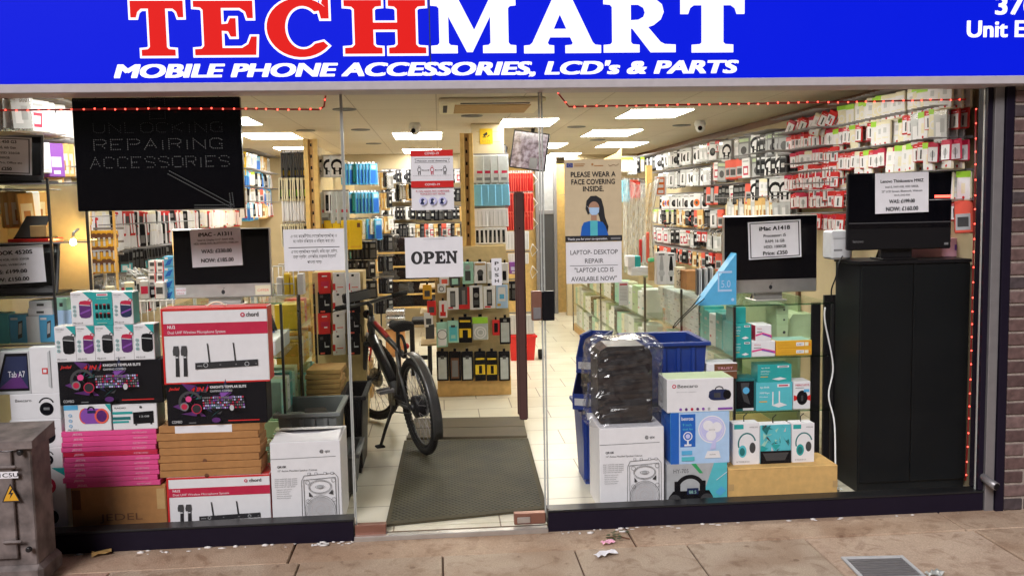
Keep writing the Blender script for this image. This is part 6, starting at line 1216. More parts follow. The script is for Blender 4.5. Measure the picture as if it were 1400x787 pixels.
def px_row(where, Y, pa, pb, kinds, n, deep=1, gap=.03, turn=0, cat='packet', label=None, scale=1.0, bar=True, jit=4):
    A_, B_ = P(*pa, Y), P(*pb, Y); z = (A_.z+B_.z)/2
    if bar: q = MB(); q.box(min(A_.x, B_.x)-.02, Y+.03+gap*deep, z+.004, max(A_.x, B_.x)+.02, Y+.045+gap*deep, z+.018, 'alu_grey'); tag(q.build('hook_rail'), 'metal hook rail, '+where, 'display rail')
    for i in range(n):
        x = A_.x+(B_.x-A_.x)*((i+.5)/n); me = pick(kinds) if isinstance(kinds, list) else kinds
        for k in range(deep):
            o = put(me.name.split('.')[0], me, None, (x+rk.uniform(-.004, .004), Y+gap*k, z), 0); o.rotation_euler = (rk.uniform(-.04, .04), rk.uniform(-.03, .03), rad(turn+rk.uniform(-jit, jit))); o.scale = (scale, scale, scale)
            nm = label or KINDWORD.get(me.name.split('.')[0]+me.name[-4:], me.name.split('.')[0].replace('_', ' ')); tag(o, '%s, %s' % (nm, where), cat, '%ss hanging %s' % (nm, where))
KINDWORD = {}
for me, w in ((RED1, 'red packet with dark cable'), (RED2, 'red packet with pale insert'), (RED3, 'dark red packet with round plug'), (GRN1, 'green topped clear bag'), (GRN2, 'green topped bag with white ring'), (CRM1, 'cream bag with white card'), (CLR1, 'silvery clear bag'), (MOU1, 'white pack with black oval mouse'), (MOU2, 'white pack with dark stick shape'), (MOUO, 'white pack with orange mouse'), (MOUB, 'white pack with blue mouse'), (MOUP, 'white pack with purple mouse'), (BLK1, 'black pack with grey label'), (BLK2, 'dark pack with pale label'), (BLK3, 'black pack split grey'), (ORG1, 'orange pack with grey window'), (WHT1, 'white pack with red square'), (HDP1, 'white headphone pack'), (GRY1, 'large grey pack'), (SLV1, 'tall silver pack'), (BLU1, 'plain light blue pack'), (BLU2, 'two tone blue pack'), (BLUT, 'dark teal slim pack'), (SLM1, 'slim white pack'), (SLM2, 'slim white pack with black window'), (REDS, 'narrow red pack'), (YEL1, 'yellow card pack'), (CASEW, 'white phone case pack'), (CASER, 'red phone case pack'), (CASEK, 'black phone case box'), (CASE1, 'white phone case box with red tab'), (CASE2, 'bright red phone case box'), (TAN1, 'tan card pack'), (VIO1, 'violet card pack'), (HNG, 'small amber tool pack'), (TEA1, 'dark pack with teal window')):
    KINDWORD[me.name.split('.')[0]+me.name[-4:]] = w
XR = 2.80
# right wall, near bay (green), middle bay (red), far bay (mice and headphones)
G = [(GRN1, 4), (GRN2, 3), (CRM1, 4), (CLR1, 1)]
wall_row('in the top row of the green bag bay', 2.88, (1322, 113), (1166, 142), G, .062, 3, .05, 1, 16)
wall_row('in the second row of the green bag bay', 2.88, (1322, 146), (1160, 177), G+[(RED1, 5), (RED3, 2)], .062, 3, .05, 1, 16)
wall_row('in the third row of the green bag bay', 2.88, (1322, 190), (1162, 211), [(RED1, 6), (RED3, 4), (CRM1, 3), (GRN2, 2), (GRN1, 3)], .062, 3, .05, 1, 16)
wall_row('in the fourth row of the green bag bay', 2.9, (1324, 234), (1170, 246), [(GRN1, 3), (CRM1, 3), (RED1, 1)], .09, 2, .05, 1)
wall_row('in the fifth row of the green bag bay', 2.9, (1324, 274), (1180, 278), [(RED1, 1), (ORG1, 1), (CRM1, 3)], .09, 1, .05, 1)
R_ = [(RED1, 4), (RED2, 4), (RED3, 3)]
for wh, a, b_, tl in (('slanted top row, red packet bay', (1152, 150), (1084, 167), 25), ('below the slanted top row, red packet bay', (1150, 176), (1084, 186), 0), ('upper middle row, red packet bay', (1152, 200), (1088, 210), 0), ('below the upper middle row, red packet bay', (1150, 221), (1100, 227), 0), ('centre row, red packet bay', (1152, 231), (1080, 243), 0), ('below the centre row, red packet bay', (1152, 250), (1114, 254), 0), ('lower row, red packet bay', (1158, 261), (1084, 265), 0), ('lowest row, red packet bay', (1160, 292), (1118, 294), 0)):
    wall_row(wh, XR, a, b_, R_+[(CRM1, .6)], .062, 2, .045, 1, 32, tilt=tl)
wall_row('near end of the top mouse wall row', XR, (1083, 179), (1046, 185), [(BLK2, 3), (GRY1, 1)], .05, 2, .05, 1)
wall_row('top mouse wall row between striped packs and mice', XR, (1046, 183), (990, 193), [(HDP1, 3), (GRY1, 3), (CLR1, 1)], .16, 2, .05, 1)
wall_row('top mouse wall row towards the corner', XR, (990, 191), (905, 213), [(MOU1, 3), (MOU2, 4), (CLR1, 3), (BLK2, 2), (RED2, .5)], .13, 2, .05, 1)
wall_row('corner end of the mouse wall row', XR, (905, 211), (884, 217), [(BLK1, 3), (BLK3, 2), (MOU2, 1)], .12, 2, .05, 1)
wall_row('near end of the second mouse wall row', XR, (1085, 207), (1044, 213), [(BLK2, 3), (HDP1, 1)], .055, 2, .05, 1)
wall_row('second mouse wall row, nearer than mice', XR, (1040, 213), (975, 224), [(GRY1, 3), (ORG1, 3), (WHT1, 2)], .17, 2, .05, 1)
wall_row('second mouse wall row among the mice', XR, (975, 224), (905, 241), [(MOU1, 4), (MOU2, 4), (BLK3, 2), (CLR1, 2), (WHT1, 1)], .13, 2, .05, 1)
wall_row('near end of the third mouse wall row', XR, (1085, 240), (1036, 247), [(HDP1, 2), (BLK1, 3), (CRM1, 1)], .10, 2, .05, 1)
wall_row('third mouse wall row over the silver chinned computer', XR, (1036, 248), (966, 259), [(BLK1, 3), (WHT1, 2), (ORG1, 2), (BLK3, 2)], .12, 2, .05, 1)
wall_row('third mouse wall row among coloured mice', XR, (966, 260), (902, 271), [(BLK2, 3), (CLR1, 2), (MOU1, 3), (MOUO, 2), (MOUB, 2), (MOUP, 1), (MOU2, 3)], .13, 2, .05, 1)
wall_row('near end of the fourth mouse wall row', XR, (1085, 266), (1000, 275), [(CLR1, 3), (TAN1, 3), (BLK2, 2)], .09, 2, .05, 1)
wall_row('fourth mouse wall row near the curtain', XR, (1000, 283), (892, 289), [(TAN1, 3), (BLK1, 3), (GRN2, 1), (ORG1, 1), (MOU2, 2)], .12, 2, .05, 1)
wall_row('fifth mouse wall row over the counter', XR, (990, 312), (890, 314), [(CLR1, 3), (WHT1, 1), (RED2, 2), (BLK2, 2)], .11, 2, .05, 1)
wall_row('lowest mouse wall row over the counter', XR, (985, 340), (890, 336), [(ORG1, 3), (RED2, 3), (BLK2, 2), (TAN1, 1)], .11, 2, .05, 1)
for x, wh in ((1158, 'between the green bag and red packet bays'), (1093, 'between the red packet bay and the mouse rows')):
    a = PX(x, 250, WR-.01); q = MB(); q.box(WR-.025, a.y-.03, .3, WR-.001, a.y+.03, CZ-.07, 'brown'); tag(q.build('wall_upright'), 'brown slotted wall upright '+wh, 'upright')
for i, z in enumerate((.9, 1.3, 1.55)): pass
# hanging white cable tangle on the right wall
for i in range(16):
    y = 3.2+i*.22; q = MB(); pts = [(XR-.02+.05*math.sin(5*t+i), y+.07*math.cos(4*t+2*i), 1.60-.22*t+.02*math.sin(9*t+i)) for t in [j/10 for j in range(11)]]; q.tube(pts, .006, ('white_plastic', 'light_grey', 'mid_grey', 'white_plastic', 'coral')[i % 5], 5); q.tube([(p_[0]+.03, p_[1]+.02, p_[2]-.02) for p_ in pts], .006, ('white_plastic', 'light_grey')[i % 2], 5)
    tag(q.build('cable_bundle'), 'loose %s cable bundle hung on the right wall over the counter' % ('white', 'grey', 'dark grey', 'white', 'coral')[i % 5], 'cable', '%s cable bundles over the right counter' % ('white', 'grey', 'dark grey', 'white', 'coral')[i % 5])
# left wall
XLw = -2.33
wall_row('top wall row over the upper laptop', XLw, (0, 132), (100, 152), [(CASEW, 3), (CLR1, 1), (SLM1, 2), (WHT1, 1)], .075, 3, .04, -1, 40)
wall_row('second wall row beside the upper laptop', XLw, (44, 195), (104, 202), [(CASEW, 2), (VIO1, 2), (TAN1, 2), (CLR1, 2), (BLK1, 1)], .085, 3, .04, -1, 40)
wall_row('third wall row behind the glass cabinet', XLw, (8, 262), (104, 266), [(TAN1, 4), (CASEW, 2), (CASER, 3)], .085, 3, .04, -1, 40)
for i, (xa, xb, y_) in enumerate(((62, 118, 232), (70, 122, 298), (76, 124, 345))): wall_row(('upper', 'middle', 'lower')[i]+' wall row in the gap beside the warm lamp', XLw, (xa, y_), (xb, y_+2), [(TAN1, 2), (CASER, 2), (ORG1, 1), (CRM1, 2), (BLK2, 1)], .10, 2, .04, -1, 45)
wall_row('wall row just under the black lettering board', XLw, (110, 287), (322, 289), [(CASER, 4), (CASEW, 2), (CRM1, 2), (BLK1, 1)], .065, 2, .04, -1, 45)
wall_row('wall row above the amber tool packs', XLw, (118, 308), (236, 306), [(CASEW, 4), (CASER, 3), (BLK3, 1)], .065, 2, .04, -1, 45)
wall_row('wall row over the cable heap', XLw, (160, 338), (236, 336), [(TEA1, 4), (BLK1, 3)], .075, 2, .04, -1, 45)
wall_row('wall row behind the cable heap', XLw, (128, 372), (236, 366), [(BLK2, 2), (CLR1, 3), (TAN1, 1), (CASEW, 2)], .08, 2, .04, -1, 45)
wall_row('low wall row behind the wire shelf', XLw, (104, 400), (236, 394), [(BLK2, 3), (CLR1, 3), (CASER, 1), (BLK1, 2)], .08, 2, .04, -1, 45)
for i, (ya, yb, ks) in enumerate(((206, 222, [(CRM1, 3), (YEL1, 1), (CLR1, 2)]), (232, 243, [(BLU2, 1), (GRN1, 2), (CASER, 1), (CLR1, 2)]), (256, 262, [(CASER, 2), (ORG1, 1), (CLR1, 2), (CASEW, 1)]), (276, 279, [(CASEW, 3), (BLK2, 2), (CASER, 2)]))):
    wall_row(('highest', 'second', 'third', 'lowest')[i]+' deep wall row past the lettering board', XLw, (318, ya), (384, yb), ks+[(BLK3, 1), (TAN1, 1), (BLU2, 1)], .085, 2, .04, -1, 45)
for k_, y_ in enumerate((315, 333, 350)): px_row(('upper', 'middle', 'lower')[k_]+' tier of the amber tool rack beside the lamp', 1.5, (124, y_), (160, y_), HNG, 5, 1, scale=.75)
# cables, adapters and blue boxes low on the left
for i in range(14):
    x, y_ = 182+7*(i % 7), 372+13*(i//7); p = P(x, y_, 1.7+.1*(i % 3)); q = MB(); q.tube([(p.x+.05*math.sin(1.9*t+i), p.y+.04*math.cos(1.3*t), p.z+.03*math.cos(2.2*t+i)) for t in range(9)], .006, ('white_plastic', 'light_grey', 'cream')[i % 3], 5)
    tag(q.build('cable_bundle'), ('white', 'pale grey', 'cream')[i % 3]+' cable bundle in the heap left of the left computer', 'cable', ('white', 'pale grey', 'cream')[i % 3]+' cable bundles left of the left computer')
for i in range(2):
    for j in range(3):
        r_ = (203+11*i, 356+18*j, 213+11*i, 373+18*j); carton('adapter_box', 'white red adapter box, %s row, %s of the pair stacked by the blue boxes' % (('top', 'middle', 'bottom')[j], ('left', 'right')[i]), 'box', r_, 1.2, .08, 'white_card', lambda A: (A.rect(.2, .55, .8, .85, 'dark_grey'), A.rect(.86, 0, 1, 1, 'red'), A.rect(.2, .15, .7, .3, 'mid_grey')))
for j in range(4): carton('blue_box', ('topmost', 'second', 'third', 'lowest')[j]+' blue box of the pile beside the white adapter boxes', 'box', (224, 350+15*j, 238, 364.5+15*j), 1.15, .10, 'sky_blue', lambda A: (A.shape([(.1, .1), (.6, .2), (.9, .8), (.4, .6)], 'blue'), A.rect(.1, .7, .4, .9, 'paper')))
# white wire shelf behind the speaker boxes
a, z0, c, z1 = rect(104, 408, 236, 412, 1.05); t = thing('wire_shelf', 'white wire shelf holding clutter behind the small speaker boxes', 'shelf', (0, 1.05, 0)); q = MB()
for i in range(22): x = a+(c-a)*i/21; q.tube([(x, 0, z0), (x, .5, z0)], .003, 'white_plastic', 4)
for y in (0, .25, .5): q.tube([(a, y, z0), (c, y, z0)], .005, 'white_plastic', 5)
for i in range(16): x = a+(c-a)*i/15; q.tube([(x, 0, z0), (x, 0, z0-.22)], .003, 'white_plastic', 4)
q.tube([(a, 0, z0-.22), (c, 0, z0-.22)], .005, 'white_plastic', 5); q.build('wire_grid', t)
for x in (a, c): part('post', t, (x-.01, .49, FZ, x+.01, .51, z0+.3, 'white_plastic'))
for i in range(18):
    x = a+.03+(c-a-.06)*i/17; q = MB(); h = rk.uniform(.04, .13); q.box(-.028, 0, 0, .028, .06, h, ('white_card', 'dark_grey', 'light_grey', 'black_card', 'cream')[i % 5], .006); q.box(-.02, -.001, h*.3, .02, 0, h*.7, ('dark_grey', 'paper', 'crimson', 'light_grey', 'teal')[i % 5]); k = q.build('small_gadget', None, (x, 1.10+.1*(i % 3), z0+.004), rk.uniform(-.4, .4)); tag(k, ('white', 'dark grey', 'pale grey', 'black', 'cream')[i % 5]+' small gadget box lying on the white wire shelf', 'box', ('white', 'dark grey', 'pale grey', 'black', 'cream')[i % 5]+' gadget boxes on the wire shelf')
# slotted wooden posts and racks left of centre
def post(label, x0, y0, x1, y1, Y):
    a, z0, c, z1 = rect(x0, y0, x1, y1, Y); t = thing('rack_post', label, 'post', ((a+c)/2, Y, FZ)); w = (c-a)/2
    part('upright', t, (-w, 0, 0, -w*.35, .06, z1-FZ, 'wood'), (w*.35, 0, 0, w, .06, z1-FZ, 'wood')); part('slot_strip', t, (-w*.35, .03, 0, w*.35, .05, z1-FZ, 'kraft'), b=0)
    for i in range(9): z = z0-FZ+(z1-z0)*(i+.5)/9; part('slot', t, (-.008, .028, z-.015, .008, .0299, z+.015, 'black_plastic'), b=0)
post('tall pale wooden slotted rack post left of the door, behind the Bengali sheet', 417, 190, 436, 330, 4.0); post('tall pale wooden slotted rack post in front of the cream column', 630, 182, 648, 330, 3.45)
a = P(427, 250, 4.0); q = MB(); q.box(a.x+.02, 4.06, 1.0, a.x+.06, 7.6, P(427, 200, 4.0).z, 'pegboard'); o = q.build('pegboard_rack'); tag(o, 'long pegboard rack panel running back from the left wooden post', 'rack')
q = MB(); a = P(385, 250, 4.3); c = P(419, 250, 4.3); q.box(a.x-.02, 4.42, .8, c.x, 4.46, P(400, 203, 4.3).z, 'pegboard'); tag(q.build('pegboard_rack'), 'pegboard rack panel behind the striped packs left of the wooden post', 'rack')
STR = pkt('striped_pack', .11, .24, .016, 'dark_grey', ((.1, .1, .9, .3, 'yellow'), (.1, .4, .9, .9, 'light_grey')), 'white_card')
STR2 = pkt('striped_pack', .11, .22, .012, 'cream', ((.1, .1, .9, .9, 'dark_grey'), (.2, .2, .8, .5, 'lime')), 'white_card')
KINDWORD['striped_pack'+STR.name[-4:]] = 'dark striped pack seen edge on'; KINDWORD['striped_pack'+STR2.name[-4:]] = 'olive striped pack seen edge on'
px_row('of the top row left of the wooden post', 4.2, (387, 209), (419, 208), STR, 11, 1, turn=68, jit=6)
px_row('of the second row left of the wooden post', 4.2, (385, 243), (419, 243), STR2, 12, 1, turn=68, jit=6)
px_row('of the third row left of the wooden post', 4.2, (388, 274), (420, 274), SLM1, 9, 1, turn=60, jit=4)
px_row('of the lowest row left of the wooden post', 4.2, (388, 306), (420, 306), STR2, 11, 1, turn=68, jit=6)
px_row('at the top right of the wooden post', 4.1, (434, 212), (466, 214), HDP1, 3, 2, .06, turn=25)
px_row('second down right of the wooden post', 4.1, (438, 262), (472, 262), [(SLM2, 3), (SLV1, 2)], 5, 2, .05, turn=25)
px_row('third down right of the wooden post', 4.1, (434, 302), (492, 300), YEL1, 5, 1, turn=15)
px_row('in the upper blue row right of the wooden post', 5.2, (470, 224), (513, 224), [(BLUT, 3), (BLU2, 7)], 9, 2, .05, turn=40)
px_row('in the lower blue row right of the wooden post', 5.0, (474, 263), (516, 263), [(BLU2, 6), (YEL1, 1), (BLUT, 1)], 9, 2, .05, turn=40)
px_row('row under the lower blue row', 5.0, (486, 299), (520, 300), [(BLUT, 2), (BLU2, 3), (GRN1, 1), (CRM1, 2)], 6, 2, .05, turn=40)
wall_row2 = [(TAN1, 3), (CRM1, 3), (BLK2, 2), (CLR1, 2)]
for i, y_ in enumerate((236, 264, 296, 322, 350, 380, 408)):
    px_row(('first', 'second', 'third', 'fourth', 'fifth', 'sixth', 'seventh')[i]+' row from the top, rack end by the back aisle', 6.2, (508+i, y_), (536, y_), wall_row2 if i < 3 else [(BLK2, 4), (BLK1, 3), (TAN1, 1), (CRM1, 1)], 6, 1, turn=50)
for i, y_ in enumerate((330, 356, 384)): px_row(('upper', 'middle', 'lower')[i]+' dark row behind the bicycle handlebar', 4.4, (478, y_), (512, y_), [(BLK1, 3), (BLK2, 3), (TEA1, 1), (TAN1, 1)], 6, 2, .05, turn=35)
# white phone case display by the counter end
q = MB(); a, z0, c, z1 = rect(428, 372, 498, 508, 2.35); q.box(a, .03, FZ-.0, c, .3, z1, 'pegboard', .004); tag(q.build('display_stand', None, (0, 2.35, 0)), 'pegboard stand carrying boxed phone cases behind the bicycle handlebar', 'stand')
for k_, (y_, ms) in enumerate(((372, (CASE2, CASE1, CASE1)), (398, (CASEK, CASE1, CASEK)), (427, (CASE2, CASE1, CASEK)), (455, (CASEK, CASE1, CASEK)))):
    for i, me in enumerate(ms):
        p = P(444+20*i, y_, 2.33); o = put('phone_case_box', me, None, (p.x, 2.30, p.z), rad(12)); o.scale = (1.0, 1, .82); tag(o, '%s, %s in the %s row of the phone case stand' % (KINDWORD[me.name.split('.')[0]+me.name[-4:]].replace('phone case ', ''), ('left', 'middle', 'right')[i], ('top', 'second', 'third', 'bottom')[k_]), 'phone case')
# back wall rows, mesh grid, dark bags
for i, y_ in enumerate((232, 258, 283, 306)):
    px_row(('top', 'upper', 'middle', 'lower')[i]+' back wall row left of the health poster', 7.9, (524, y_), (566, y_), [(MOU1, 2), (MOU2, 3), (BLK2, 3), (BLK1, 2)], 9, 2, .05, turn=25)
    px_row(('top', 'upper', 'middle', 'lower')[i]+' back wall row beside the health poster', 7.9, (570, y_), (636, y_), [(ORG1, 1), (BLK1, 3), (WHT1, 1), (BLK2, 3), (TAN1, 1)], 11, 1, turn=20)
a, z0, c, z1 = rect(520, 312, 640, 420, 7.7); t = thing('grid_panel', 'black wire grid panel on the back wall behind the OPEN paper', 'panel', (0, 7.7, 0)); q = MB()
for i in range(27): x = a+(c-a)*i/26; q.tube([(x, 0, z0), (x, 0, z1)], .004, 'black_metal', 4)
for i in range(18): z = z0+(z1-z0)*i/17; q.tube([(a, 0, z), (c, 0, z)], .004, 'black_metal', 4)
q.build('wire_grid', t); part('foot', t, (a-.02, -.02, FZ, a, .02, z1, 'black_metal'), (c, -.02, FZ, c+.02, .02, z1, 'black_metal'))
BAGS = []
for s_ in range(4): 
    tmp = crumpled('gadget_bag', None, .30, .16, .14, ('black_plastic', 'bag_dark', 'dark_grey', 'clear_grey')[s_], 20+s_, .05); BAGS.append(tmp.data); bpy.data.objects.remove(tmp)
bw = ('black', 'glossy dark', 'dark grey', 'grey')
def shelf_of_bags(y_, x0, x1, Y, label):
    A_, B_ = P(x0, y_, Y), P(x1, y_, Y); q = MB(); q.box(A_.x-.05, -.0, 0, B_.x+.05, .3, .02, 'wood'); o = q.build('wall_shelf', None, (0, Y, A_.z-.021)); tag(o, 'wooden shelf of dark gadget bags, '+label, 'shelf')
    n = int((B_.x-A_.x)/.19)
    for i in range(n):
        k = rk.randrange(4) if y_ > 405 else rk.randrange(3)
        o = put('gadget_bag', BAGS[k], None, (A_.x+.10+.19*i, Y+.12, A_.z), rk.uniform(-.3, .3)); o.scale = (.75, .9, rk.uniform(.8, 1.4)); tag(o, bw[k]+' crumpled gadget bag on the '+label, 'bag', bw[k]+' gadget bags on the '+label)
for y_, lb_ in ((345, 'highest bag shelf at the back'), (364, 'second bag shelf at the back'), (383, 'third bag shelf at the back'), (402, 'fourth bag shelf at the back'), (420, 'lowest bag shelf at the back')): shelf_of_bags(y_, 522, 655, 7.2, lb_)
for i in range(3):
    a, z0, c, z1 = rect(527, 424+9*i, 553, 432+9*i, 5.6); q = MB(); q.box(a, 0, z0, c, .25, z1, 'foil', .012); tag(q.build('silver_tin', None, (0, 5.6, 0)), ('topmost', 'middle', 'lowest')[i]+' silver wrapped pack of the low pile in the back aisle', 'pack')
q = MB(); a, z0, c, z1 = rect(527, 452, 553, 470, 5.6); q.box(a, .01, FZ, c, .26, rect(527, 442, 553, 450, 5.6)[1]-.001, 'cardboard', .005); tag(q.build('carton', None, (0, 5.6, 0)), 'brown carton under the silver packs in the back aisle', 'box')
a, z0, c, z1 = rect(563, 437, 587, 492, 4.4); t = thing('step_stool', 'black plastic step stool on the floor left of the cardboard display', 'stool', ((a+c)/2, 4.4, FZ)); w = (c-a)/2
part('seat', t, (-w, -.0, z1-FZ-.05, w, .3, z1-FZ, 'stool_black'), b=.012)
for x in (-1, 1):
    for y in (0, .26): q = MB(); q.box(x*w*1.0-.02, y, 0, x*w*1.0+.02, y+.04, z1-FZ-.051, 'stool_black', .004); q.build('leg', t)
part('rung', t, (-w+.021, .005, .16, w-.021, .03, .20, 'stool_black'))

# ================================================================== CENTRE: cardboard display, column, monitor
GYc = 3.34
a, z0, c, z1 = rect(596, 335, 697, 545, GYc); w = c-a; gx = (a+c)/2
t = thing('display_gondola', 'tan pegboard gondola end facing the door with hanging gadgets', 'display stand', (gx, GYc, FZ)); H_ = P(645, 337, GYc).z-FZ
part('back_board', t, (-w/2, .02, 0, w/2, .045, H_-.12, 'pegboard'), b=0); q = MB(); k = q.add([(-w/2, .0, H_-.13), (w/2, .0, H_-.13), (w/2-.03, .02, H_), (-w/2+.03, .02, H_), (-w/2, .3, H_-.13), (w/2, .3, H_-.13), (w/2-.03, .3, H_), (-w/2+.03, .3, H_)])
for ff in ((0, 1, 2, 3), (1, 5, 6, 2), (4, 0, 3, 7), (3, 2, 6, 7), (0, 4, 5, 1)): q.face([k+i for i in ff], 'pegboard')
q.build('header_board', t); part('base_board', t, (-w/2-.0, -.012, 0, w/2, .06, .17, 'cardboard_tan'), b=.004); part('side_panel', t, (-w/2, .046, 0, -w/2+.02, .6, H_-.14, 'pegboard'), (w/2-.02, .046, 0, w/2, .6, H_-.14, 'pegboard'), b=0)
for i, zz in enumerate((.45, .72, .95)): part('shelf', t, (-w/2-.14, .05, zz, -w/2-.001, .55, zz+.015, 'pegboard'), b=0)
def gad(label, r_, body, layers, tab='black_card', cat='packet', name='gadget_pack'):
    x0, z0, x1, z1 = rect(*r_, GYc-.05); w, h = x1-x0, z1-z0; q = MB(); q.box(-w/2, 0, 0, w/2, .028, h, body, .004)
    q.box(-w*.12, .012, h, w*.12, .016, h+.025, tab)
    o = q.build(name, None, ((x0+x1)/2, GYc-.06, z0), rk.uniform(-.12, .12)); tag(o, label, cat)
    A = Art(w, h)
    for L in layers:
        if L[0] == 'd': A.disc(L[1], L[2], L[3], L[4], n=14)
        elif L[0] == 'r': A.ring(L[1], L[2], L[3], L[4], L[5])
        else: A.rect(*L)
    if A.f: A.build('printed_front', o)
    q = MB(); q.tube([(0, .014, h+.014), (0, .10, h+.018)], .003, 'alu', 5); q.build('hang_hook', o)
ph = lambda m_='dark_grey': ((.28, .12, .72, .85, m_), (.34, .2, .66, .75, 'mid_grey'))
gad('white and grey pack half behind the OPEN paper, top row of the gondola', (601, 378, 614, 390), 'white_card', ((.2, .2, .8, .7, 'coral'),)); gad('black clam pack half behind the OPEN paper, top row', (615, 378, 629, 391), 'dark_grey', ((.2, .2, .8, .8, 'mint'),))
gad('teal pack with a car charger, top row of the gondola', (632, 358, 647, 388), 'mint', ((.25, .15, .75, .6, 'dark_grey'), ('d', .5, .75, .12, 'grey_card'))); gad('white pack with a black car charger, top row of the gondola', (648, 358, 665, 387), 'white_card', ((.3, .12, .7, .5, 'black_card'), ('d', .5, .5, .15, 'dark_grey'), (.1, .85, .9, .95, 'kraft'))); gad('white pack half hidden behind the PUSH strip', (666, 359, 678, 387), 'white_card', ((.2, .2, .8, .6, 'grey_card'),)); gad('white pack with black plug right of the PUSH strip', (685, 359, 695, 387), 'white_card', ((.2, .15, .7, .6, 'black_card'),))
gad('white pack with an angled phone holder, second row left', (611, 393, 627, 423), 'white_card', ph()+((.1, .05, .5, .12, 'red'),)); gad('red and black pack with a phone holder, second row', (627, 392, 642, 422), 'dark_grey', ((.0, .0, 1, .2, 'red'), (.3, .2, .6, .85, 'mid_grey'), (.8, .2, 1, 1, 'red'))); gad('tall white pack with an upright black phone picture, second row', (642, 390, 660, 423), 'white_card', ((.25, .08, .75, .92, 'black_card'), ('d', .5, .6, .1, 'mid_grey'), (.32, .2, .68, .4, 'dark_grey'))); gad('white pack with black phone and red foot, second row', (661, 391, 677, 421), 'white_card', ph('black_card')+((.1, .03, .6, .10, 'red'),)); gad('blue and white clear pack, right end of second row', (678, 389, 694, 421), 'pale_blue', ((.2, .3, .8, .9, 'white_card'), (.3, .4, .7, .6, 'sky_blue'), (.1, .1, .4, .2, 'amber')))
gad('white pack with small ring, above the red pack at left', (598, 388, 609, 400), 'white_card', (('r', .5, .45, .3, .08, 'dark_grey'),)); gad('narrow white and red pack hanging left of the second row', (600, 411, 611, 434), 'white_card', ((.15, .1, .85, .35, 'red'), (.35, .3, .65, .8, 'red')))
gad('white dial timer in a clear mint pack, third row left', (597, 440, 612, 474), 'mint', ((.12, .05, .88, .72, 'white_card'), ('r', .5, .5, .20, .03, 'mid_grey'), (.3, .1, .7, .2, 'paper'))); gad('teal power pack box, third row', (612, 438, 627, 468), 'mint', ((.15, .08, .85, .75, 'aqua'), (.3, .2, .7, .35, 'mint'), (.3, .7, .7, .8, 'dark_grey'))); gad('black and yellow pack, third row', (627, 433, 645, 468), 'black_card', ((.05, .2, .95, .55, 'yellow'), (.3, .1, .7, .5, 'black_card'), (.1, .8, .9, .88, 'yellow'))); gad('lime topped clear pack with coiled white cable, third row', (646, 433, 667, 464), 'silver_card', ((0, .72, 1, 1, 'lime'), ('r', .5, .32, .27, .06, 'white_card'), ('r', .52, .32, .16, .05, 'white_card'))); gad('small red pack with black centre, third row right', (673, 437, 683, 458), 'red', ((.25, .2, .75, .8, 'black_card'),)); gad('black framed grey pack, third row right end', (683, 434, 698, 470), 'black_card', ((.12, .08, .88, .82, 'silver_card'), (.35, .85, .65, .95, 'mid_grey')))
for i, (x0, x1, kind) in enumerate(((597, 613, 's'), (614, 630, 'k'), (631, 647, 's'), (649, 664, 'y'), (665, 680, 'y'), (682, 697, 's'))):
    lay = ((.14, .06, .86, .80, 'silver_card'), (.35, .74, .65, .86, 'dark_grey')) if kind == 's' else ((.16, .08, .84, .78, 'brown'), (.24, .14, .76, .70, 'mid_grey')) if kind == 'k' else ((.05, .22, .95, .55, 'yellow'), (.38, .25, .66, .52, 'black_card'), (.1, .72, .9, .78, 'yellow'))
    gad(('silver black framed pack, left end of the bottom row', 'dark brown framed pack, second in the bottom row', 'silver black framed pack, third in the bottom row', 'yellow and black pack, left of two in the bottom row', 'yellow and black pack, right of two in the bottom row', 'silver black framed pack, right end of the bottom row')[i], (x0, 480, x1, 520), 'black_card', lay)
for i, (x, y_, mt) in enumerate(((584, 398, 'amber'), (590, 420, 'red'), (586, 436, 'white_card'), (592, 372, 'kraft'), (588, 452, 'dark_grey'))):
    gad(('amber', 'red', 'white', 'kraft', 'dark grey')[i]+' pack hanging on the left flank of the gondola', (x-6, y_-9, x+6, y_+11), mt, ((.2, .2, .8, .6, 'dark_grey'),))
# column behind
CY = 3.62
a, z0, c, z1 = rect(646, 165, 690, 330, CY); q = MB()
col = thing('column', 'cream boxed column rising behind the gondola with a yellow camera sign', 'column', ((a+c)/2, CY, FZ)); w = (c-a)/2
part('casing', col, (-w, 0, 0, w, .36, CZ-FZ-.002, 'slat_cream'), b=.004)
for zz in (P(668, 180, CY).z, P(668, 194, CY).z): part('joint', col, (-w*.7, -.0012, zz-FZ-.0015, w*.75, -.0004, zz-FZ+.0015, 'kraft'), b=0)
sheet('camera_sign', 'small yellow CCTV sign with a camera symbol on the cream column', (656, 176, 673.5, 197), CY-.004, lambda A: (A.rect(.06, .06, .94, .94, 'amber'), A.rect(.09, .09, .91, .91, 'yellow'), A.shape([(.25, .62), (.55, .78), (.62, .62), (.33, .48)], 'black_print'), A.rect(.22, .42, .5, .48, 'black_print'), A.shape([(.55, .5), (.75, .6), (.78, .55), (.6, .44)], 'black_print'), A.text('CCTV', .5, .14, .17, 'dark_grey', 'CENTER', fit=.6)), 'yellow', cat='sign')
px_row('at the top of the cream column', CY-.12, (648, 211), (693, 213), SLV1, 4, 1, scale=.82, jit=3)
px_row('second down on the cream column', CY-.12, (648, 252), (694, 252), BLU1, 5, 1, scale=.80, turn=-8)
px_row('third down on the cream column', CY-.12, (649, 285), (693, 285), SLM1, 8, 1, scale=.82, jit=2)
px_row('fourth down on the cream column', CY-.12, (650, 311), (692, 311), SLM2, 7, 1, scale=.74, jit=2)
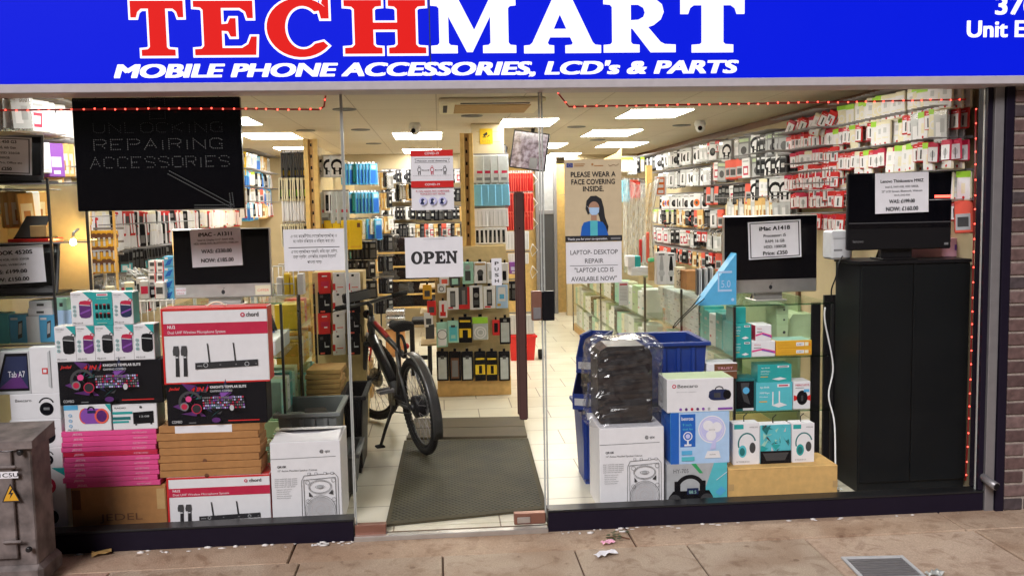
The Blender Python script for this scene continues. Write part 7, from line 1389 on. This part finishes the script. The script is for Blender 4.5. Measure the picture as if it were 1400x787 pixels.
for i, y_ in enumerate((236, 264, 289)): px_row(('top', 'middle', 'lowest')[i]+' red row right of the cream column', CY+.02, (690, y_), (727, y_), REDS, 11, 1, scale=.85, jit=3, turn=-20)
px_row('row under the red rows right of the column', CY+.02, (692, 316), (722, 316), SLM1, 7, 1, scale=.85)
px_row('under the white row behind the door handle', CY+.02, (694, 346), (722, 346), SLM1, 7, 1, scale=.5)
gd = P(702, 358, CY); o = put('violet_pack', VIO1, None, (gd.x, CY, gd.z)); o.scale = (.8, 1, .55); tag(o, 'violet pack left of the door handle beside the gondola', 'packet')
px_row('dark row beside the gondola behind the door handle', CY, (694, 384), (714, 384), BLK1, 3, 1)
px_row('row beside the gondola over the red bucket', CY, (696, 430), (728, 430), SLM1, 8, 1, scale=.9)
for i, y_ in enumerate((246, 278, 306, 342, 372)): 
    p = P(728, y_, CY+.3); q = MB(); q.tube([(0, 0, .06), (.05, .02, 0), (0, .04, -.06), (-.02, .02, 0), (0, 0, .06)], .004, 'white_plastic', 5); tag(q.build('white_cable_loop', None, p), ('highest', 'second', 'third', 'fourth', 'lowest')[i]+' white cable loop at the right edge of the red rows', 'cable')
# tilted hanging monitor
a, z0, c, z1 = rect(699, 180, 748, 232, 4.2); w, h = (c-a), z1-z0; t = thing('hanging_monitor', 'tilted monitor showing a grainy pinkish picture, hung from the ceiling', 'monitor', ((a+c)/2, 4.2, (z0+z1)/2)); t.rotation_euler = (0, rad(9), rad(-12))
part('casing', t, (-w/2, 0, -h/2, w/2, .05, h/2, 'black_plastic'), b=.006); part('screen', t, (-w/2+.012, -.002, -h/2+.012, w/2-.012, -.0005, h/2-.012, 'monitor_picture'), b=0); part('dark_window', t, (w*.05, -.004, -h/2+.014, w/2-.08, -.0022, -h*.18, 'dark_grey'), b=0)
q = MB(); q.tube([(0, .06, 0), (0, .08, h/2), (.0, .08, CZ-(z0+z1)/2+.02)], .018, 'black_metal', 8); q.build('ceiling_arm', t)
a = P(688, 205, 4.0); q = MB(); q.tube([(0, 0, 0), (-.02, .02, .08), (.04, .1, .03), (.02, .05, -.10)], .010, 'black_plastic', 6); q.box(-.03, 0, -.04, .03, .06, .04, 'dark_grey', .008); tag(q.build('cable_box', None, (a.x, a.y, a.z)), 'dark cable box between the cream column and the monitor', 'cable box')
# back room: glazed partition and aisle doors
a, z0, c, z1 = rect(733, 208, 762, 440, 9.3); t = thing('back_partition', 'grey glazed partition at the back of the shop behind the door edge', 'partition', ((a+c)/2, 9.3, FZ)); w = (c-a)/2; h = z1-FZ
part('frame', t, (-w, 0, 0, -w+.05, .06, h, 'alu_grey'), (w-.05, 0, 0, w, .06, h, 'alu_grey'), (-w+.051, 0, h-.06, w-.051, .06, h, 'alu_grey'), (-w+.051, 0, h*.62, w-.051, .06, h*.62+.06, 'alu_grey')); part('pane', t, (-w+.051, .02, .0, w-.051, .03, h*.62-.001, 'dark_grey'), (-w+.051, .02, h*.62+.061, w-.051, .03, h-.061, 'grey_card'), b=0)
q = MB(); q.box(-w-.7, .1, 0, w+.9, .14, 2.3, 'wood', .0); tag(q.build('wood_cladding', None, ((a+c)/2, 9.36, FZ)), 'plain wood cladding at the end of the back aisle', 'cladding')
px_row('tall rack row at the left of the back aisle top', 6.9, (545, 252), (566, 252), [(BLK1, 2), (TAN1, 1), (CLR1, 2)], 5, 1, turn=40)
wall_row('upper aisle row deep in the back', 2.05, (800, 262), (768, 272), [(BLK1, 2), (TAN1, 2), (CRM1, 1)], .18, 1, .05, 1, 25)
for i in range(3): wall_row(('upper', 'middle', 'lower')[i]+' aisle row under the repair notice', 2.02, (786, 396+18*i), (764, 392+14*i), [(CASER, 2), (BLK1, 2), (TAN1, 2)], .2, 1, .05, 1, 25, bar=False, hooks=False)
# polythene curtain and the label on the post
q = MB(); NX, NZ = 44, 26; a0, a1 = P(852, 240, 4.6), P(905, 235, 4.6); zb = P(870, 372, 4.6).z; g = []
for j in range(NZ+1):
    f = j/NZ; g.append(q.add([(a0.x+(a1.x-a0.x)*(i/NX)*(1-.22*math.sin(math.pi*f*.9)), 4.6+.03*math.sin(i*.9+2*f)+.02*math.sin(i*2.3+f*5), (a0.z+.02*math.sin(math.pi*i/NX)*0-.10*math.sin(math.pi*i/NX))*(1-f)+zb*f) for i in range(NX+1)]))
for j in range(NZ):
    for i in range(NX): q.face((g[j]+i, g[j]+i+1, g[j+1]+i+1, g[j+1]+i), 'polythene', True)
tag(q.build('polythene_curtain'), 'draped clear polythene sheet hanging over the right counter', 'curtain')
a, z0, c, z1 = rect(884, 226, 892, 376, 4.9); q = MB(); q.box(a, 0, CT, c, .04, z1, 'wood'); o = q.build('rack_post', None, (0, 4.9, 0)); tag(o, 'pale post behind the polythene curtain on the right counter', 'post')
sheet('price_label', 'white card with three orange squares beside the polythene curtain', (895, 241, 911, 268), 4.7, lambda A: (A.rect(.2, .08, .85, .94, 'orange'), A.rect(.3, .70, .75, .86, 'paper'), A.rect(.3, .42, .75, .58, 'paper'), A.rect(.3, .14, .75, .30, 'paper')), cat='label')
px_row('of the corner display left of the curtain post', 5.2, (852, 214), (878, 216), [(CLR1, 2), (GRN2, 2), (BLK2, 1)], 5, 1, turn=-15)
px_row('behind the curtain at mid height', 5.3, (852, 246), (882, 246), [(BLU1, 2), (REDS, 2), (CLR1, 2)], 5, 1)
q = MB(); a, z0, c, z1 = rect(826, 203, 850, 225, 5.0); q.prism([(a, z0), (c, z0), (c, z1), (c-.05, z1-.05), (a, z0+.06)], 0, .04, 'wood'); q.box(c-.10, .005, CT, c-.06, .035, z0-.001, 'wood'); tag(q.build('wooden_bracket', None, (0, 5.0, 0)), 'pale wooden bracket board above the face covering poster', 'board')

for o in list(bpy.data.objects):
    if 'zt' in o: del o['zt']
    if 'label' in o and len(o['label'].split()) > 16: print('LONG', o['label'])
